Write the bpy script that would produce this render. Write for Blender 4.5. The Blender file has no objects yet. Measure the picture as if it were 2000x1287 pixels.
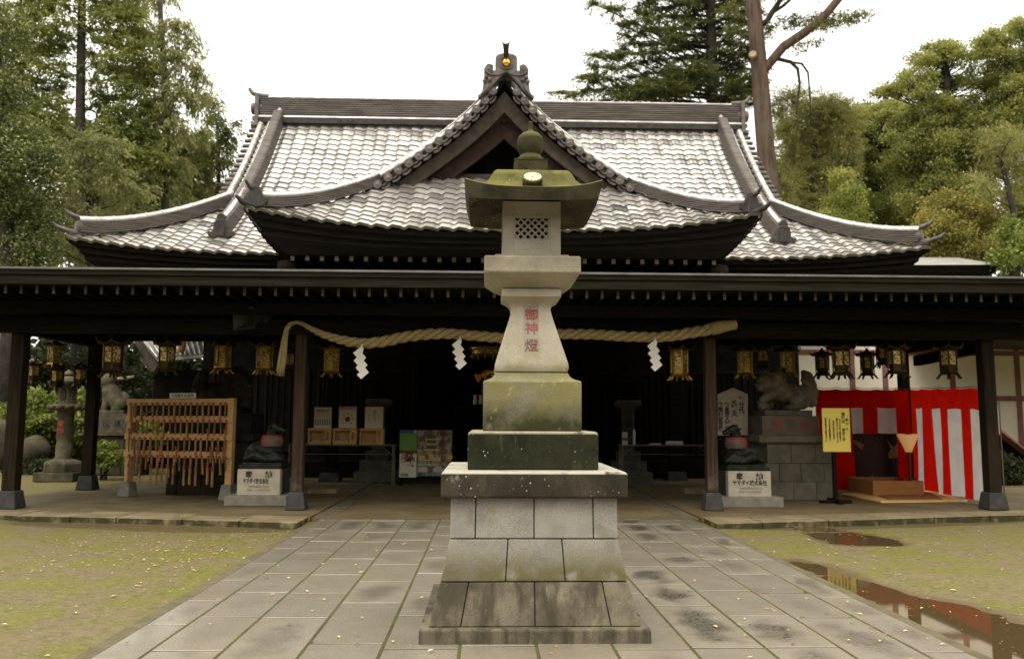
import bpy, math, random
import numpy as np
from mathutils import Vector, Matrix, noise

# ------------------------------------------------------------------ camera, sky, sun, exposure
random.seed(7); np.random.seed(7)
S = bpy.context.scene
COL = S.collection
F_PX, CX, CY, EYE = 1614.0, 1000.0, 643.5, 1.6
YAW, PITCH, ROLL = math.radians(1.8072), math.radians(6.2487), math.radians(0.25)
FWD = Vector((math.sin(YAW)*math.cos(PITCH), math.cos(YAW)*math.cos(PITCH), math.sin(PITCH)))
_R = Vector((math.cos(YAW), -math.sin(YAW), 0)); _U = _R.cross(FWD)
RGT = _R*math.cos(ROLL) + _U*math.sin(ROLL); UPV = _U*math.cos(ROLL) - _R*math.sin(ROLL)
CAM = Vector((0, 0, EYE))
cd = bpy.data.cameras.new('camera'); cam = bpy.data.objects.new('camera', cd); COL.objects.link(cam)
cam.matrix_world = Matrix.Translation(CAM) @ Matrix((RGT, UPV, -FWD)).transposed().to_4x4()
cd.sensor_width = 36; cd.lens = F_PX/2000*36; cd.clip_end = 2000; cd.clip_start = 0.05
cd.dof.use_dof = True; cd.dof.focus_distance = 6.4; cd.dof.aperture_fstop = 2.6
S.camera = cam
S.render.engine = 'CYCLES'
S.cycles.use_denoising = True
S.cycles.max_bounces = 6; S.cycles.diffuse_bounces = 3; S.cycles.glossy_bounces = 3
S.cycles.transmission_bounces = 3; S.cycles.transparent_max_bounces = 6
S.view_settings.view_transform = 'Standard'; S.view_settings.look = 'None'
S.view_settings.exposure = 0.58; S.view_settings.gamma = 1.0

SUN_EL, SUN_AZ = math.radians(56), math.radians(200)     # azimuth clockwise from +Y: behind the camera, a little left
w = bpy.data.worlds.new("World"); S.world = w; w.use_nodes = True
nt = w.node_tree; N = nt.nodes; L = nt.links
bg = N['Background']; bg.inputs['Strength'].default_value = 0.1
sky = N.new('ShaderNodeTexSky'); sky.sky_type = 'NISHITA'; sky.sun_disc = False
sky.sun_elevation = SUN_EL; sky.sun_rotation = SUN_AZ
tc = N.new('ShaderNodeTexCoord'); sp = N.new('ShaderNodeSeparateXYZ'); L.new(tc.outputs['Generated'], sp.inputs[0])
mr = N.new('ShaderNodeMapRange'); mr.inputs[1].default_value = 0.0; mr.inputs[2].default_value = 1.0
mr.inputs[3].default_value = 0.0; mr.inputs[4].default_value = 1.0; L.new(sp.outputs['Z'], mr.inputs[0])
rp = N.new('ShaderNodeValToRGB'); rp.color_ramp.elements[0].color = (0.50, 0.480, 0.435, 1)
rp.color_ramp.elements[0].position = 0.0
rp.color_ramp.elements[1].color = (1, .958, .875, 1); rp.color_ramp.elements[1].position = 1.0
e_ = rp.color_ramp.elements.new(0.42); e_.color = (0.545, 0.525, 0.480, 1)
L.new(mr.outputs[0], rp.inputs[0])
vm = N.new('ShaderNodeVectorMath'); vm.operation = 'SCALE'; vm.inputs['Scale'].default_value = 23.0; L.new(rp.outputs[0], vm.inputs[0])
mx = N.new('ShaderNodeMixRGB'); mx.inputs[0].default_value = 0.93   # a closed cloud layer over the clear sky
L.new(sky.outputs[0], mx.inputs[1]); L.new(vm.outputs[0], mx.inputs[2]); L.new(mx.outputs[0], bg.inputs['Color'])
sd = bpy.data.lights.new('sun', 'SUN'); sd.energy = 1.3; sd.angle = math.radians(30); sd.color = (1, .93, .82)
so = bpy.data.objects.new('sun', sd); COL.objects.link(so)
sdir = Vector((math.sin(SUN_AZ)*math.cos(SUN_EL), math.cos(SUN_AZ)*math.cos(SUN_EL), math.sin(SUN_EL)))
so.rotation_euler = sdir.to_track_quat('Z', 'Y').to_euler(); so.location = sdir*60

# ------------------------------------------------------------------ helpers
def ray(x, y): return RGT*((x-CX)/F_PX) - UPV*((y-CY)/F_PX) + FWD
def at(x, y, Y):
    d = ray(x, y); return CAM + d*(Y/d.y)
def gz(x, y, z=0.0):
    d = ray(x, y); return CAM + d*((z-EYE)/d.z)
PXM = lambda px, Y: px*Y/F_PX          # a length in photo pixels at distance Y, in metres

WLOC = {}
def V3(p): return Vector((p[0], p[1], p[2]))

class MB:
    def __init__(s): s.v = []; s.f = []; s.m = []; s.tone = []
    def add(s, vs, fs, mi=0):
        o = len(s.v); s.v.extend([tuple(v) for v in vs])
        for f in fs: s.f.append(tuple(i+o for i in f)); s.m.append(mi)
        return s
    def box(s, x0, x1, y0, y1, z0, z1, mi=0):
        if x0 > x1: x0, x1 = x1, x0
        vs = [(x, y, z) for z in (z0, z1) for y in (y0, y1) for x in (x0, x1)]
        return s.add(vs, [(0,2,3,1),(4,5,7,6),(0,1,5,4),(2,6,7,3),(0,4,6,2),(1,3,7,5)], mi)
    def obox(s, c, size, rot=None, mi=0):
        c = V3(c); hx, hy, hz = (q/2 for q in size); rot = rot or Matrix.Identity(3)
        vs = [c + rot @ Vector((x, y, z)) for z in (-hz, hz) for y in (-hy, hy) for x in (-hx, hx)]
        return s.add(vs, [(0,2,3,1),(4,5,7,6),(0,1,5,4),(2,6,7,3),(0,4,6,2),(1,3,7,5)], mi)
    def bar(s, p, q, w, h, mi=0, up=(0,0,1)):
        p, q = V3(p), V3(q); t = (q-p); l = t.length; t.normalize()
        u = Vector(up); sd_ = t.cross(u)
        if sd_.length < 1e-4: sd_ = t.cross(Vector((0,1,0)))
        sd_.normalize(); u = sd_.cross(t)
        return s.obox((p+q)/2, (w, l, h), Matrix((sd_, t, u)).transposed(), mi)
    def loft(s, rings, caps=True, mi=0, closed=True):
        n = len(rings[0]); vs = [p for r in rings for p in r]; fs = []
        for i in range(len(rings)-1):
            for j in range(n if closed else n-1):
                k = (j+1) % n
                fs.append((i*n+j, i*n+k, (i+1)*n+k, (i+1)*n+j))
        if caps and closed:
            fs.append(tuple(range(n-1, -1, -1))); fs.append(tuple((len(rings)-1)*n + j for j in range(n)))
        return s.add(vs, fs, mi)
    def sq(s, prof, cx, cy, ky=1.0, mi=0):
        return s.loft([[(cx-h, cy-h*ky, z), (cx+h, cy-h*ky, z), (cx+h, cy+h*ky, z), (cx-h, cy+h*ky, z)] for h, z in prof], True, mi)
    def lathe(s, prof, c, n=20, mi=0, ax=None, ph=0.0):
        c = V3(c); rot = Matrix.Identity(3) if ax is None else Vector(ax).to_track_quat('Z', 'Y').to_matrix()
        rings = [[c + rot @ Vector((r*math.cos(2*math.pi*j/n+ph), r*math.sin(2*math.pi*j/n+ph), z)) for j in range(n)] for r, z in prof]
        return s.loft(rings, True, mi)
    def tube(s, path, r, n=8, mi=0, caps=True):
        P = [V3(p) for p in path]; rs = r if hasattr(r, '__len__') else [r]*len(P)
        rings = []; u = None
        for i, p in enumerate(P):
            t = (P[min(i+1, len(P)-1)] - P[max(i-1, 0)]).normalized()
            if u is None:
                u = Vector((0,0,1)) if abs(t.z) < .9 else Vector((0,1,0))
            u = (u - t*u.dot(t)).normalized(); b = t.cross(u)
            rings.append([p + (u*math.cos(2*math.pi*j/n) + b*math.sin(2*math.pi*j/n))*rs[i] for j in range(n)])
        return s.loft(rings, caps, mi)
    def sweep(s, prof, path, mi=0, up=(0,0,1), scl=None):
        P = [V3(p) for p in path]; rings = []
        for i, p in enumerate(P):
            t = (P[min(i+1, len(P)-1)] - P[max(i-1, 0)]).normalized()
            sd_ = t.cross(Vector(up)).normalized(); u = sd_.cross(t); k = scl[i] if scl else 1.0
            rings.append([p + sd_*(a*k) + u*(b*k) for a, b in prof])
        return s.loft(rings, True, mi)
    def prism(s, poly, y0, y1, mi=0):
        n = len(poly); vs = [(x, y0, z) for x, z in poly] + [(x, y1, z) for x, z in poly]
        fs = [tuple(range(n)), tuple(range(2*n-1, n-1, -1))] + [(j, j+n, (j+1) % n + n, (j+1) % n) for j in range(n)]
        return s.add(vs, fs, mi)
    def sphere(s, c, r, nu=12, nv=8, rot=None, mi=0):
        c = V3(c); r = r if hasattr(r, '__len__') else (r, r, r); rot = rot or Matrix.Identity(3)
        vs = [c + rot @ Vector((0, 0, -r[2]))]
        for i in range(1, nv):
            a = -math.pi/2 + math.pi*i/nv
            for j in range(nu):
                b = 2*math.pi*j/nu
                vs.append(c + rot @ Vector((r[0]*math.cos(a)*math.cos(b), r[1]*math.cos(a)*math.sin(b), r[2]*math.sin(a))))
        vs.append(c + rot @ Vector((0, 0, r[2])))
        fs = [(0, 1+(j+1) % nu, 1+j) for j in range(nu)]
        for i in range(nv-2):
            for j in range(nu):
                fs.append((1+i*nu+j, 1+i*nu+(j+1) % nu, 1+(i+1)*nu+(j+1) % nu, 1+(i+1)*nu+j))
        e = len(vs)-1; b0 = 1+(nv-2)*nu
        fs += [(b0+j, b0+(j+1) % nu, e) for j in range(nu)]
        return s.add(vs, fs, mi)
    def build(s, name, mats, parent=None, smooth=False, bevel=0.0, local=False, origin=None, seg=2, flip=False):
        mats = mats if isinstance(mats, (list, tuple)) else [mats]
        v = np.array(s.v, dtype=float)
        if parent is not None:
            off = Vector((0,0,0)) if local else WLOC[parent.name]
        elif local: off = Vector((0,0,0))
        else:
            lo = v.min(0); hi = v.max(0)
            off = V3(origin) if origin is not None else Vector(((lo[0]+hi[0])/2, (lo[1]+hi[1])/2, lo[2]))
        v = v - np.array(off)
        me = bpy.data.meshes.new(name)
        me.from_pydata(v.tolist(), [], s.f)
        for m in mats: me.materials.append(m)
        if len(mats) > 1: me.polygons.foreach_set('material_index', s.m)
        if s.tone and len(s.tone) == len(s.f):
            a = me.attributes.new('tone', 'FLOAT', 'FACE'); a.data.foreach_set('value', s.tone)
        import bmesh
        bm = bmesh.new(); bm.from_mesh(me); bmesh.ops.recalc_face_normals(bm, faces=bm.faces); bm.to_mesh(me); bm.free()
        if smooth:
            me.polygons.foreach_set('use_smooth', [True]*len(me.polygons))
            if smooth is not True: me.set_sharp_from_angle(angle=math.radians(smooth))
        o = bpy.data.objects.new(name, me); COL.objects.link(o)
        if parent is not None:
            o.parent = parent; WLOC[o.name] = WLOC[parent.name].copy()
        else:
            o.location = off; WLOC[o.name] = off.copy()
        if bevel:
            b = o.modifiers.new('bevel', 'BEVEL'); b.width = bevel; b.segments = seg; b.limit_method = 'ANGLE'; b.angle_limit = .6
            b.harden_normals = False
        return o

def tag(o, label=None, cat=None, group=None, kind=None):
    if label: o['label'] = label
    if cat: o['category'] = cat
    if group: o['group'] = group
    if kind: o['kind'] = kind
    return o
def thing(name, label, cat, loc=(0,0,0), group=None):
    o = bpy.data.objects.new(name, None); COL.objects.link(o); o.empty_display_size = .1
    o.location = V3(loc); WLOC[o.name] = V3(loc)
    return tag(o, label, cat, group)
def dup(root, loc, rotz=0.0, label=None, scale=None):
    def rec(o, par):
        c = o.copy(); COL.objects.link(c)
        if par is not None: c.parent = par
        for ch in list(o.children): rec(ch, c)
        return c
    r = rec(root, None); r.location = V3(loc); r.rotation_euler = (0, 0, rotz)
    if scale: r.scale = (scale,)*3
    if label: r['label'] = label
    return r

# ------------------------------------------------------------------ materials
def nodes(name):
    m = bpy.data.materials.new(name); m.use_nodes = True
    t = m.node_tree; return m, t, t.nodes, t.links, t.nodes['Principled BSDF']
def c4(c): return (c[0], c[1], c[2], 1.0)
def noise_fac(N, L, co, scale, detail=5, rough=.55, lo=.4, hi=.6, stretch=None):
    src = co
    if stretch:
        mp = N.new('ShaderNodeMapping'); mp.inputs['Scale'].default_value = stretch; L.new(co, mp.inputs[0]); src = mp.outputs[0]
    n = N.new('ShaderNodeTexNoise'); n.inputs['Scale'].default_value = scale; n.inputs['Detail'].default_value = detail
    n.inputs['Roughness'].default_value = rough; L.new(src, n.inputs['Vector'])
    r = N.new('ShaderNodeMapRange'); r.inputs[1].default_value = lo; r.inputs[2].default_value = hi; L.new(n.outputs['Fac'], r.inputs[0])
    r.interpolation_type = 'SMOOTHSTEP'
    return r.outputs[0], n.outputs['Fac']
def mixc(N, L, fac, a, b):
    m = N.new('ShaderNodeMixRGB')
    for s, v in ((0, fac), (1, a), (2, b)):
        if isinstance(v, (int, float)): m.inputs[s].default_value = v
        elif isinstance(v, tuple): m.inputs[s].default_value = c4(v)
        else: L.new(v, m.inputs[s])
    return m.outputs[0]
def mathn(N, L, op, a, b):
    m = N.new('ShaderNodeMath'); m.operation = op
    for s, v in ((0, a), (1, b)):
        if isinstance(v, (int, float)): m.inputs[s].default_value = v
        else: L.new(v, m.inputs[s])
    return m.outputs[0]
def mat(name, c1, c2=None, scale=6, rough=.75, metal=0.0, bump=.15, bscale=60, stretch=None, layers=(), spec=.18, lo=.35, hi=.65, grain=0.0, rand=0.0, world=False):
    """layers: dicts with color and a mask: noise (scale, lo, hi), optionally limited to a height band z=(z0, z1) (fades from 0 at z0 to 1 at z1)."""
    m, t, N, L, B = nodes(name)
    if world:
        g = N.new('ShaderNodeNewGeometry'); co = g.outputs['Position']
    else:
        tc = N.new('ShaderNodeTexCoord'); co = tc.outputs['Object']
    c2 = c2 or tuple(x*.75 for x in c1)
    f, raw = noise_fac(N, L, co, scale, 6, .6, lo, hi, stretch)
    col = mixc(N, L, f, c1, c2)
    if rand:
        oi = N.new('ShaderNodeNewGeometry')
        r = N.new('ShaderNodeMapRange'); r.inputs[3].default_value = 1-rand; r.inputs[4].default_value = 1+rand; L.new(oi.outputs['Random Per Island'], r.inputs[0])
        vmn = N.new('ShaderNodeVectorMath'); vmn.operation = 'SCALE'; L.new(col, vmn.inputs[0]); L.new(r.outputs[0], vmn.inputs['Scale']); col = vmn.outputs[0]
    if grain:
        n2 = N.new('ShaderNodeTexNoise'); n2.inputs['Scale'].default_value = 170; n2.inputs['Detail'].default_value = 2; L.new(co, n2.inputs['Vector'])
        r = N.new('ShaderNodeMapRange'); r.inputs[1].default_value = .3; r.inputs[2].default_value = .7; r.inputs[3].default_value = 1-grain; r.inputs[4].default_value = 1+grain
        L.new(n2.outputs['Fac'], r.inputs[0])
        vmn = N.new('ShaderNodeVectorMath'); vmn.operation = 'SCALE'; L.new(col, vmn.inputs[0]); L.new(r.outputs[0], vmn.inputs['Scale']); col = vmn.outputs[0]
    for ly in layers:
        if 'vor' in ly:
            v = N.new('ShaderNodeTexVoronoi'); v.inputs['Scale'].default_value = ly['vor']; L.new(co, v.inputs['Vector'])
            r = N.new('ShaderNodeMapRange'); r.inputs[1].default_value = ly['hi']; r.inputs[2].default_value = ly['lo']; L.new(v.outputs['Distance'], r.inputs[0])
            f = r.outputs[0]
            if 'gate' in ly:
                g2, _ = noise_fac(N, L, co, ly['gate'], 3, .5, .48, .6); f = mathn(N, L, 'MULTIPLY', f, g2)
        else:
            f, _ = noise_fac(N, L, co, ly['scale'], 7, .62, ly['lo'], ly['hi'], ly.get('stretch'))
        if 'z' in ly:
            g = N.new('ShaderNodeNewGeometry'); sx = N.new('ShaderNodeSeparateXYZ'); L.new(g.outputs['Position'], sx.inputs[0])
            # the band's edge is broken up by the same noise
            zz = mathn(N, L, 'ADD', sx.outputs['Z'], mathn(N, L, 'MULTIPLY', mathn(N, L, 'SUBTRACT', raw, .5), ly.get('wob', .25)))
            r = N.new('ShaderNodeMapRange'); r.inputs[1].default_value = ly['z'][0]; r.inputs[2].default_value = ly['z'][1]; L.new(zz, r.inputs[0])
            f = mathn(N, L, 'MULTIPLY', f, r.outputs[0])
        if 'up' in ly:
            g = N.new('ShaderNodeNewGeometry'); sx = N.new('ShaderNodeSeparateXYZ'); L.new(g.outputs['Normal'], sx.inputs[0])
            r = N.new('ShaderNodeMapRange'); r.inputs[1].default_value = .2; r.inputs[2].default_value = .6; L.new(sx.outputs['Z'], r.inputs[0])
            f = mathn(N, L, 'MULTIPLY', f, r.outputs[0])
        if 'k' in ly: f = mathn(N, L, 'MULTIPLY', f, ly['k'])
        col = mixc(N, L, f, col, ly['color'])
    L.new(col, B.inputs['Base Color'])
    B.inputs['Metallic'].default_value = metal; B.inputs['Specular IOR Level'].default_value = spec
    n3 = N.new('ShaderNodeTexNoise'); n3.inputs['Scale'].default_value = bscale; n3.inputs['Detail'].default_value = 5
    if stretch:
        mp = N.new('ShaderNodeMapping'); mp.inputs['Scale'].default_value = stretch; L.new(co, mp.inputs[0]); L.new(mp.outputs[0], n3.inputs['Vector'])
    else: L.new(co, n3.inputs['Vector'])
    r = N.new('ShaderNodeMapRange'); r.inputs[1].default_value = .3; r.inputs[2].default_value = .7
    r.inputs[3].default_value = max(.03, rough-.12); r.inputs[4].default_value = min(1, rough+.12); L.new(raw, r.inputs[0]); L.new(r.outputs[0], B.inputs['Roughness'])
    if bump:
        b = N.new('ShaderNodeBump'); b.inputs['Strength'].default_value = bump; b.inputs['Distance'].default_value = .02
        L.new(n3.outputs['Fac'], b.inputs['Height']); L.new(b.outputs[0], B.inputs['Normal'])
    return m
def flat(name, c, rough=.6, metal=0.0, emit=None):
    m, t, N, L, B = nodes(name)
    B.inputs['Base Color'].default_value = c4(c); B.inputs['Roughness'].default_value = rough; B.inputs['Metallic'].default_value = metal
    if emit: B.inputs['Emission Color'].default_value = c4(emit[:3]); B.inputs['Emission Strength'].default_value = emit[3]
    return m
def tone_mat(name, dark, light, rough, metal, stain=None, bump=.1, spec=.5):
    """colour picked per tile from the face attribute «tone»"""
    m, t, N, L, B = nodes(name)
    a = N.new('ShaderNodeAttribute'); a.attribute_name = 'tone'
    col = mixc(N, L, a.outputs['Fac'], dark, light)
    g = N.new('ShaderNodeNewGeometry')
    f, raw = noise_fac(N, L, g.outputs['Position'], 2.2, 6, .65, .5, .72)
    if stain: col = mixc(N, L, mathn(N, L, 'MULTIPLY', f, .65), col, stain)
    L.new(col, B.inputs['Base Color']); B.inputs['Metallic'].default_value = metal; B.inputs['Specular IOR Level'].default_value = spec
    r = N.new('ShaderNodeMapRange'); r.inputs[3].default_value = rough-.1; r.inputs[4].default_value = rough+.12; L.new(a.outputs['Fac'], r.inputs[0]); L.new(r.outputs[0], B.inputs['Roughness'])
    n3 = N.new('ShaderNodeTexNoise'); n3.inputs['Scale'].default_value = 25; L.new(g.outputs['Position'], n3.inputs['Vector'])
    b = N.new('ShaderNodeBump'); b.inputs['Strength'].default_value = bump; b.inputs['Distance'].default_value = .02; L.new(n3.outputs['Fac'], b.inputs['Height']); L.new(b.outputs[0], B.inputs['Normal'])
    return m
def leaf_mat(name, dark, mid, light, scale=.6, trans=.48):
    m, t, N, L, B = nodes(name)
    g = N.new('ShaderNodeNewGeometry')
    f, _ = noise_fac(N, L, g.outputs['Position'], scale, 4, .6, .35, .65)
    c = mixc(N, L, f, dark, mid)
    r = N.new('ShaderNodeMapRange'); r.inputs[1].default_value = .55; r.inputs[2].default_value = 1.0; L.new(g.outputs['Random Per Island'], r.inputs[0])
    c = mixc(N, L, r.outputs[0], c, light)
    d = N.new('ShaderNodeBsdfDiffuse'); tr = N.new('ShaderNodeBsdfTranslucent'); gl = N.new('ShaderNodeBsdfGlossy'); gl.inputs['Roughness'].default_value = .45
    gl.inputs['Color'].default_value = (.9, .9, .85, 1)
    L.new(c, d.inputs['Color']); L.new(c, tr.inputs['Color'])
    ms = N.new('ShaderNodeMixShader'); ms.inputs[0].default_value = trans; L.new(d.outputs[0], ms.inputs[1]); L.new(tr.outputs[0], ms.inputs[2])
    m2 = N.new('ShaderNodeMixShader'); m2.inputs[0].default_value = .015; L.new(ms.outputs[0], m2.inputs[1]); L.new(gl.outputs[0], m2.inputs[2])
    L.new(m2.outputs[0], N['Material Output'].inputs['Surface']); N.remove(B)
    return m

OLIVE = (.105, .10, .028); BLACKISH = (.03, .028, .018)
m_gran = mat('granite', (.33, .30, .24), (.265, .24, .19), 4, .8, bump=.25, bscale=150, grain=.22,
             layers=[dict(scale=3.5, lo=.52, hi=.72, color=(.22, .20, .15), k=.55)])
m_block = mat('granite block', (.31, .29, .255), (.25, .235, .205), 5, .8, bump=.3, bscale=140, grain=.28, rand=.08,
             layers=[dict(scale=3, lo=.56, hi=.70, color=(.13, .12, .10), k=.6), dict(scale=6, lo=.55, hi=.68, color=(.25, .22, .15), k=.5)])
m_block2 = mat('moss stained block', (.285, .265, .225), (.22, .205, .17), 5, .8, bump=.3, bscale=140, grain=.28, rand=.08,
             layers=[dict(scale=5, lo=.24, hi=.5, z=(.68, .50), wob=.5, color=(.105, .088, .034), k=.9), dict(scale=3, lo=.56, hi=.68, color=(.14, .125, .10), k=.55),
                     dict(scale=9, lo=.45, hi=.6, z=(.47, .42), wob=.12, color=(.06, .05, .03), k=.7)])
m_block3 = mat('dark streaked block', (.175, .15, .105), (.12, .10, .07), 5, .8, bump=.35, bscale=120, grain=.28, rand=.12,
             layers=[dict(scale=6, lo=.42, hi=.60, stretch=(1, 1, .14), color=(.05, .04, .026), k=.85), dict(scale=2.4, lo=.52, hi=.66, color=(.06, .05, .035), k=.85),
                     dict(scale=8, lo=.60, hi=.72, stretch=(1, 1, .3), color=(.26, .23, .16), k=.5)])
m_slab = mat('weathered dark stone', (.060, .050, .032), (.028, .023, .015), 4, .8, bump=.35, bscale=90, grain=.3,
             layers=[dict(scale=7, lo=.48, hi=.62, stretch=(1, 1, .25), color=BLACKISH, k=.85),
                     dict(scale=2.7, lo=.63, hi=.70, color=(.30, .27, .21), k=.8),
                     dict(vor=26, lo=.10, hi=.20, gate=3, color=(.45, .43, .36)),
                     dict(scale=6, lo=.25, hi=.5, up=1, color=(.42, .40, .33), k=.9)])
m_mossdk = mat('mossy dark stone', (.028, .028, .010), (.013, .013, .007), 4, .85, bump=.4, bscale=80, grain=.3,
             layers=[dict(scale=2.0, lo=.52, hi=.70, color=(.105, .098, .022), k=.9),
                     dict(scale=9, lo=.58, hi=.70, stretch=(1, 1, .15), color=(.075, .072, .04), k=.6),
                     dict(vor=22, lo=.08, hi=.16, gate=4, color=(.42, .41, .33)),
                     dict(scale=6, lo=.25, hi=.5, up=1, color=(.40, .36, .25), k=.8)])
m_mossmd = mat('mossy stone', (.235, .215, .155), (.165, .15, .09), 4, .85, bump=.3, bscale=110, grain=.25,
             layers=[dict(scale=3.0, lo=.40, hi=.62, color=(.20, .18, .06), k=.7),
                     dict(scale=3, lo=.2, hi=.5, z=(1.80, 1.58), wob=.5, color=(.026, .027, .009), k=.95),
                     dict(scale=6, lo=.6, hi=.72, color=(.44, .41, .33), k=.6)])
m_shaft = mat('pale granite', (.355, .318, .245), (.295, .263, .198), 4, .8, bump=.2, bscale=150, grain=.2,
             layers=[dict(scale=3, lo=.44, hi=.62, z=(2.32, 2.02), wob=.6, color=(.22, .195, .08), k=.75)])
m_plat = mat('stained granite', (.30, .265, .19), (.235, .205, .145), 4, .8, bump=.2, bscale=150, grain=.22,
             layers=[dict(scale=5, lo=.36, hi=.54, z=(2.79, 2.91), wob=.15, color=(.16, .14, .10), k=.8),
                     dict(scale=3, lo=.5, hi=.66, z=(2.82, 2.70), wob=.2, color=(.33, .30, .14), k=.6)])
m_kasa = mat('lantern roof stone', (.062, .056, .030), (.030, .027, .014), 4, .85, bump=.35, bscale=90, grain=.3,
             layers=[dict(scale=2.2, lo=.3, hi=.55, up=1, color=(.155, .143, .036), k=.95),
                     dict(scale=5, lo=.55, hi=.70, up=1, color=(.16, .15, .05), k=.6),
                     dict(vor=28, lo=.10, hi=.22, gate=5, z=(3.26, 3.32), wob=0.02, color=(.34, .33, .22), k=.8)])
m_finial = mat('mossy finial stone', (.055, .05, .018), (.026, .024, .011), 6, .85, bump=.3, bscale=90, grain=.3,
             layers=[dict(scale=3, lo=.3, hi=.6, up=1, color=(.115, .108, .034), k=.9)])
m_crest = flat('crest face', (.62, .58, .40), .6)
m_groove = flat('joint shadow gap', (.03, .028, .02), .9)
m_redpaint = flat('red paint', (.24, .036, .022), .6)
m_ink = flat('black ink', (.02, .018, .016), .6)
m_paneltone = mat('dressed panel', (.275, .25, .205), (.235, .215, .175), 6, .7, grain=.2)

m_tile = tone_mat('silvered roof tile', (.32, .305, .30), (.70, .67, .635), .31, .74, stain=(.34, .31, .27))
m_tileedge = mat('tile edge', (.15, .135, .09), (.085, .08, .05), 3, .8, world=True)  # mossy joints, coloured darker to draw the shadow lines of the laps too
m_ridge = mat('ridge tile stack', (.135, .118, .10), (.075, .066, .057), 3, .55, .25, bump=.3, bscale=9, stretch=(.5, .5, 9), world=True)
m_ridgedk = mat('dark ridge tile', (.05, .045, .04), (.028, .025, .022), 5, .5, .2, world=True)
m_cap = mat('ridge cap tile', (.60, .575, .54), (.38, .36, .34), 2.5, .36, .55, world=True, bump=.1)
m_orna = mat('grey ornament tile', (.15, .13, .115), (.085, .075, .065), 6, .45, .3, world=True)
m_gold = flat('gold leaf', (.85, .48, .10), .3, .9)
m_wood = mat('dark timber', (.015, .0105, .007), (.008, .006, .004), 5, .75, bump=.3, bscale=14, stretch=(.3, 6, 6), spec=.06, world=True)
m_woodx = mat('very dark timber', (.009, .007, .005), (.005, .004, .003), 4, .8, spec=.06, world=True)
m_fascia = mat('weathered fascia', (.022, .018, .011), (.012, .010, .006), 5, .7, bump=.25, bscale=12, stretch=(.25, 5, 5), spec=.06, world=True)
m_post = mat('brown post timber', (.050, .032, .019), (.025, .016, .010), 5, .65, bump=.25, bscale=14, stretch=(6, 6, .3), spec=.06, world=True,
             layers=[dict(scale=5, lo=.4, hi=.6, z=(.9, .35), wob=.4, color=(.12, .10, .07), k=.7)])
m_postdk = mat('dark post timber', (.028, .020, .012), (.014, .010, .006), 5, .65, bump=.25, bscale=14, stretch=(6, 6, .3), world=True, spec=.08)
m_barge = mat('grey brown bargeboard', (.072, .060, .047), (.045, .037, .029), 4, .7, bump=.25, bscale=12, spec=.06, world=True)
m_redwood = mat('reddish timber', (.040, .026, .019), (.024, .016, .012), 4, .7, spec=.06, world=True)
m_rafter = mat('rafter end', (.10, .083, .058), (.06, .05, .034), 6, .7, spec=.06, world=True)
m_metalroof = mat('grey sheet roof', (.22, .21, .20), (.15, .145, .135), 3, .35, .5, world=True)
m_pedstone = mat('foot stone', (.058, .057, .053), (.036, .036, .034), 5, .7, bump=.25, bscale=60, grain=.2)
m_statue = mat('grey statue stone', (.19, .165, .115), (.10, .088, .06), 5, .85, bump=.4, bscale=60, grain=.2)
m_ped = mat('pedestal granite', (.145, .128, .092), (.10, .09, .064), 4, .8, bump=.3, bscale=90, grain=.25, rand=.12)
m_sign = mat('pale sign granite', (.43, .385, .295), (.37, .33, .25), 8, .65, grain=.12)
m_bronze = mat('dark bronze', (.026, .029, .022), (.015, .017, .012), 5, .45, .3)
m_bibred = flat('red cloth', (.27, .012, .008), .8); m_bibgrey = mat('faded pink cloth', (.15, .105, .085), (.10, .07, .055), 12, .85)
m_rackwood = mat('fresh cypress timber', (.56, .35, .15), (.46, .275, .11), 4, .6, bump=.1, bscale=10, stretch=(1, 6, 6))
m_tagwood = mat('tag timber', (.32, .18, .075), (.18, .085, .035), 3, .65, rand=.3, world=True)
m_conc = mat('concrete foot', (.215, .20, .165), (.165, .153, .125), 7, .85, grain=.2)
m_rope = mat('straw rope', (.38, .295, .145), (.24, .18, .08), 9, .8, bump=.5, bscale=60, stretch=(4, 4, 4))
m_paper = flat('white paper', (.62, .585, .52), .7)
m_brass = mat('aged brass', (.46, .30, .075), (.24, .15, .04), 7, .38, .85, bump=.1)
m_brassdk = mat('dark aged brass', (.065, .043, .014), (.03, .021, .009), 7, .42, .75, bump=.1)
m_lattice = mat('pierced brass panel', (.60, .44, .17), (.13, .09, .03), 34, .4, .6, lo=.47, hi=.53)
def cloth(name, c, tr=.5):
    m, t, N, L, B = nodes(name)
    g = N.new('ShaderNodeNewGeometry'); f, _ = noise_fac(N, L, g.outputs['Position'], 3.0, 5, .6, .35, .65)
    col = mixc(N, L, f, c, tuple(v*.86 for v in c))
    d = N.new('ShaderNodeBsdfDiffuse'); q = N.new('ShaderNodeBsdfTranslucent'); L.new(col, d.inputs[0]); L.new(col, q.inputs[0])
    ms = N.new('ShaderNodeMixShader'); ms.inputs[0].default_value = tr; L.new(d.outputs[0], ms.inputs[1]); L.new(q.outputs[0], ms.inputs[2])
    L.new(ms.outputs[0], N['Material Output'].inputs['Surface']); N.remove(B); return m
m_cred = cloth('curtain red', (.75, .014, .006)); m_cwhite = cloth('curtain white', (.88, .82, .80))
m_yellow = flat('yellow notice board', (.86, .68, .13), .55)
m_tan = mat('tan motif', (.26, .17, .08), (.18, .12, .06), 5, .7)
m_black = flat('black lacquer', (.008, .008, .009), .35)
m_tray = mat('tray timber', (.42, .205, .07), (.36, .17, .055), 3, .55, stretch=(1, 6, 6))
m_matc = mat('brown mat', (.34, .16, .07), (.28, .13, .06), 30, .9)
m_plaster = mat('cream plaster', (.86, .80, .64), (.80, .74, .58), 1.5, .85, world=True)
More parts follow.
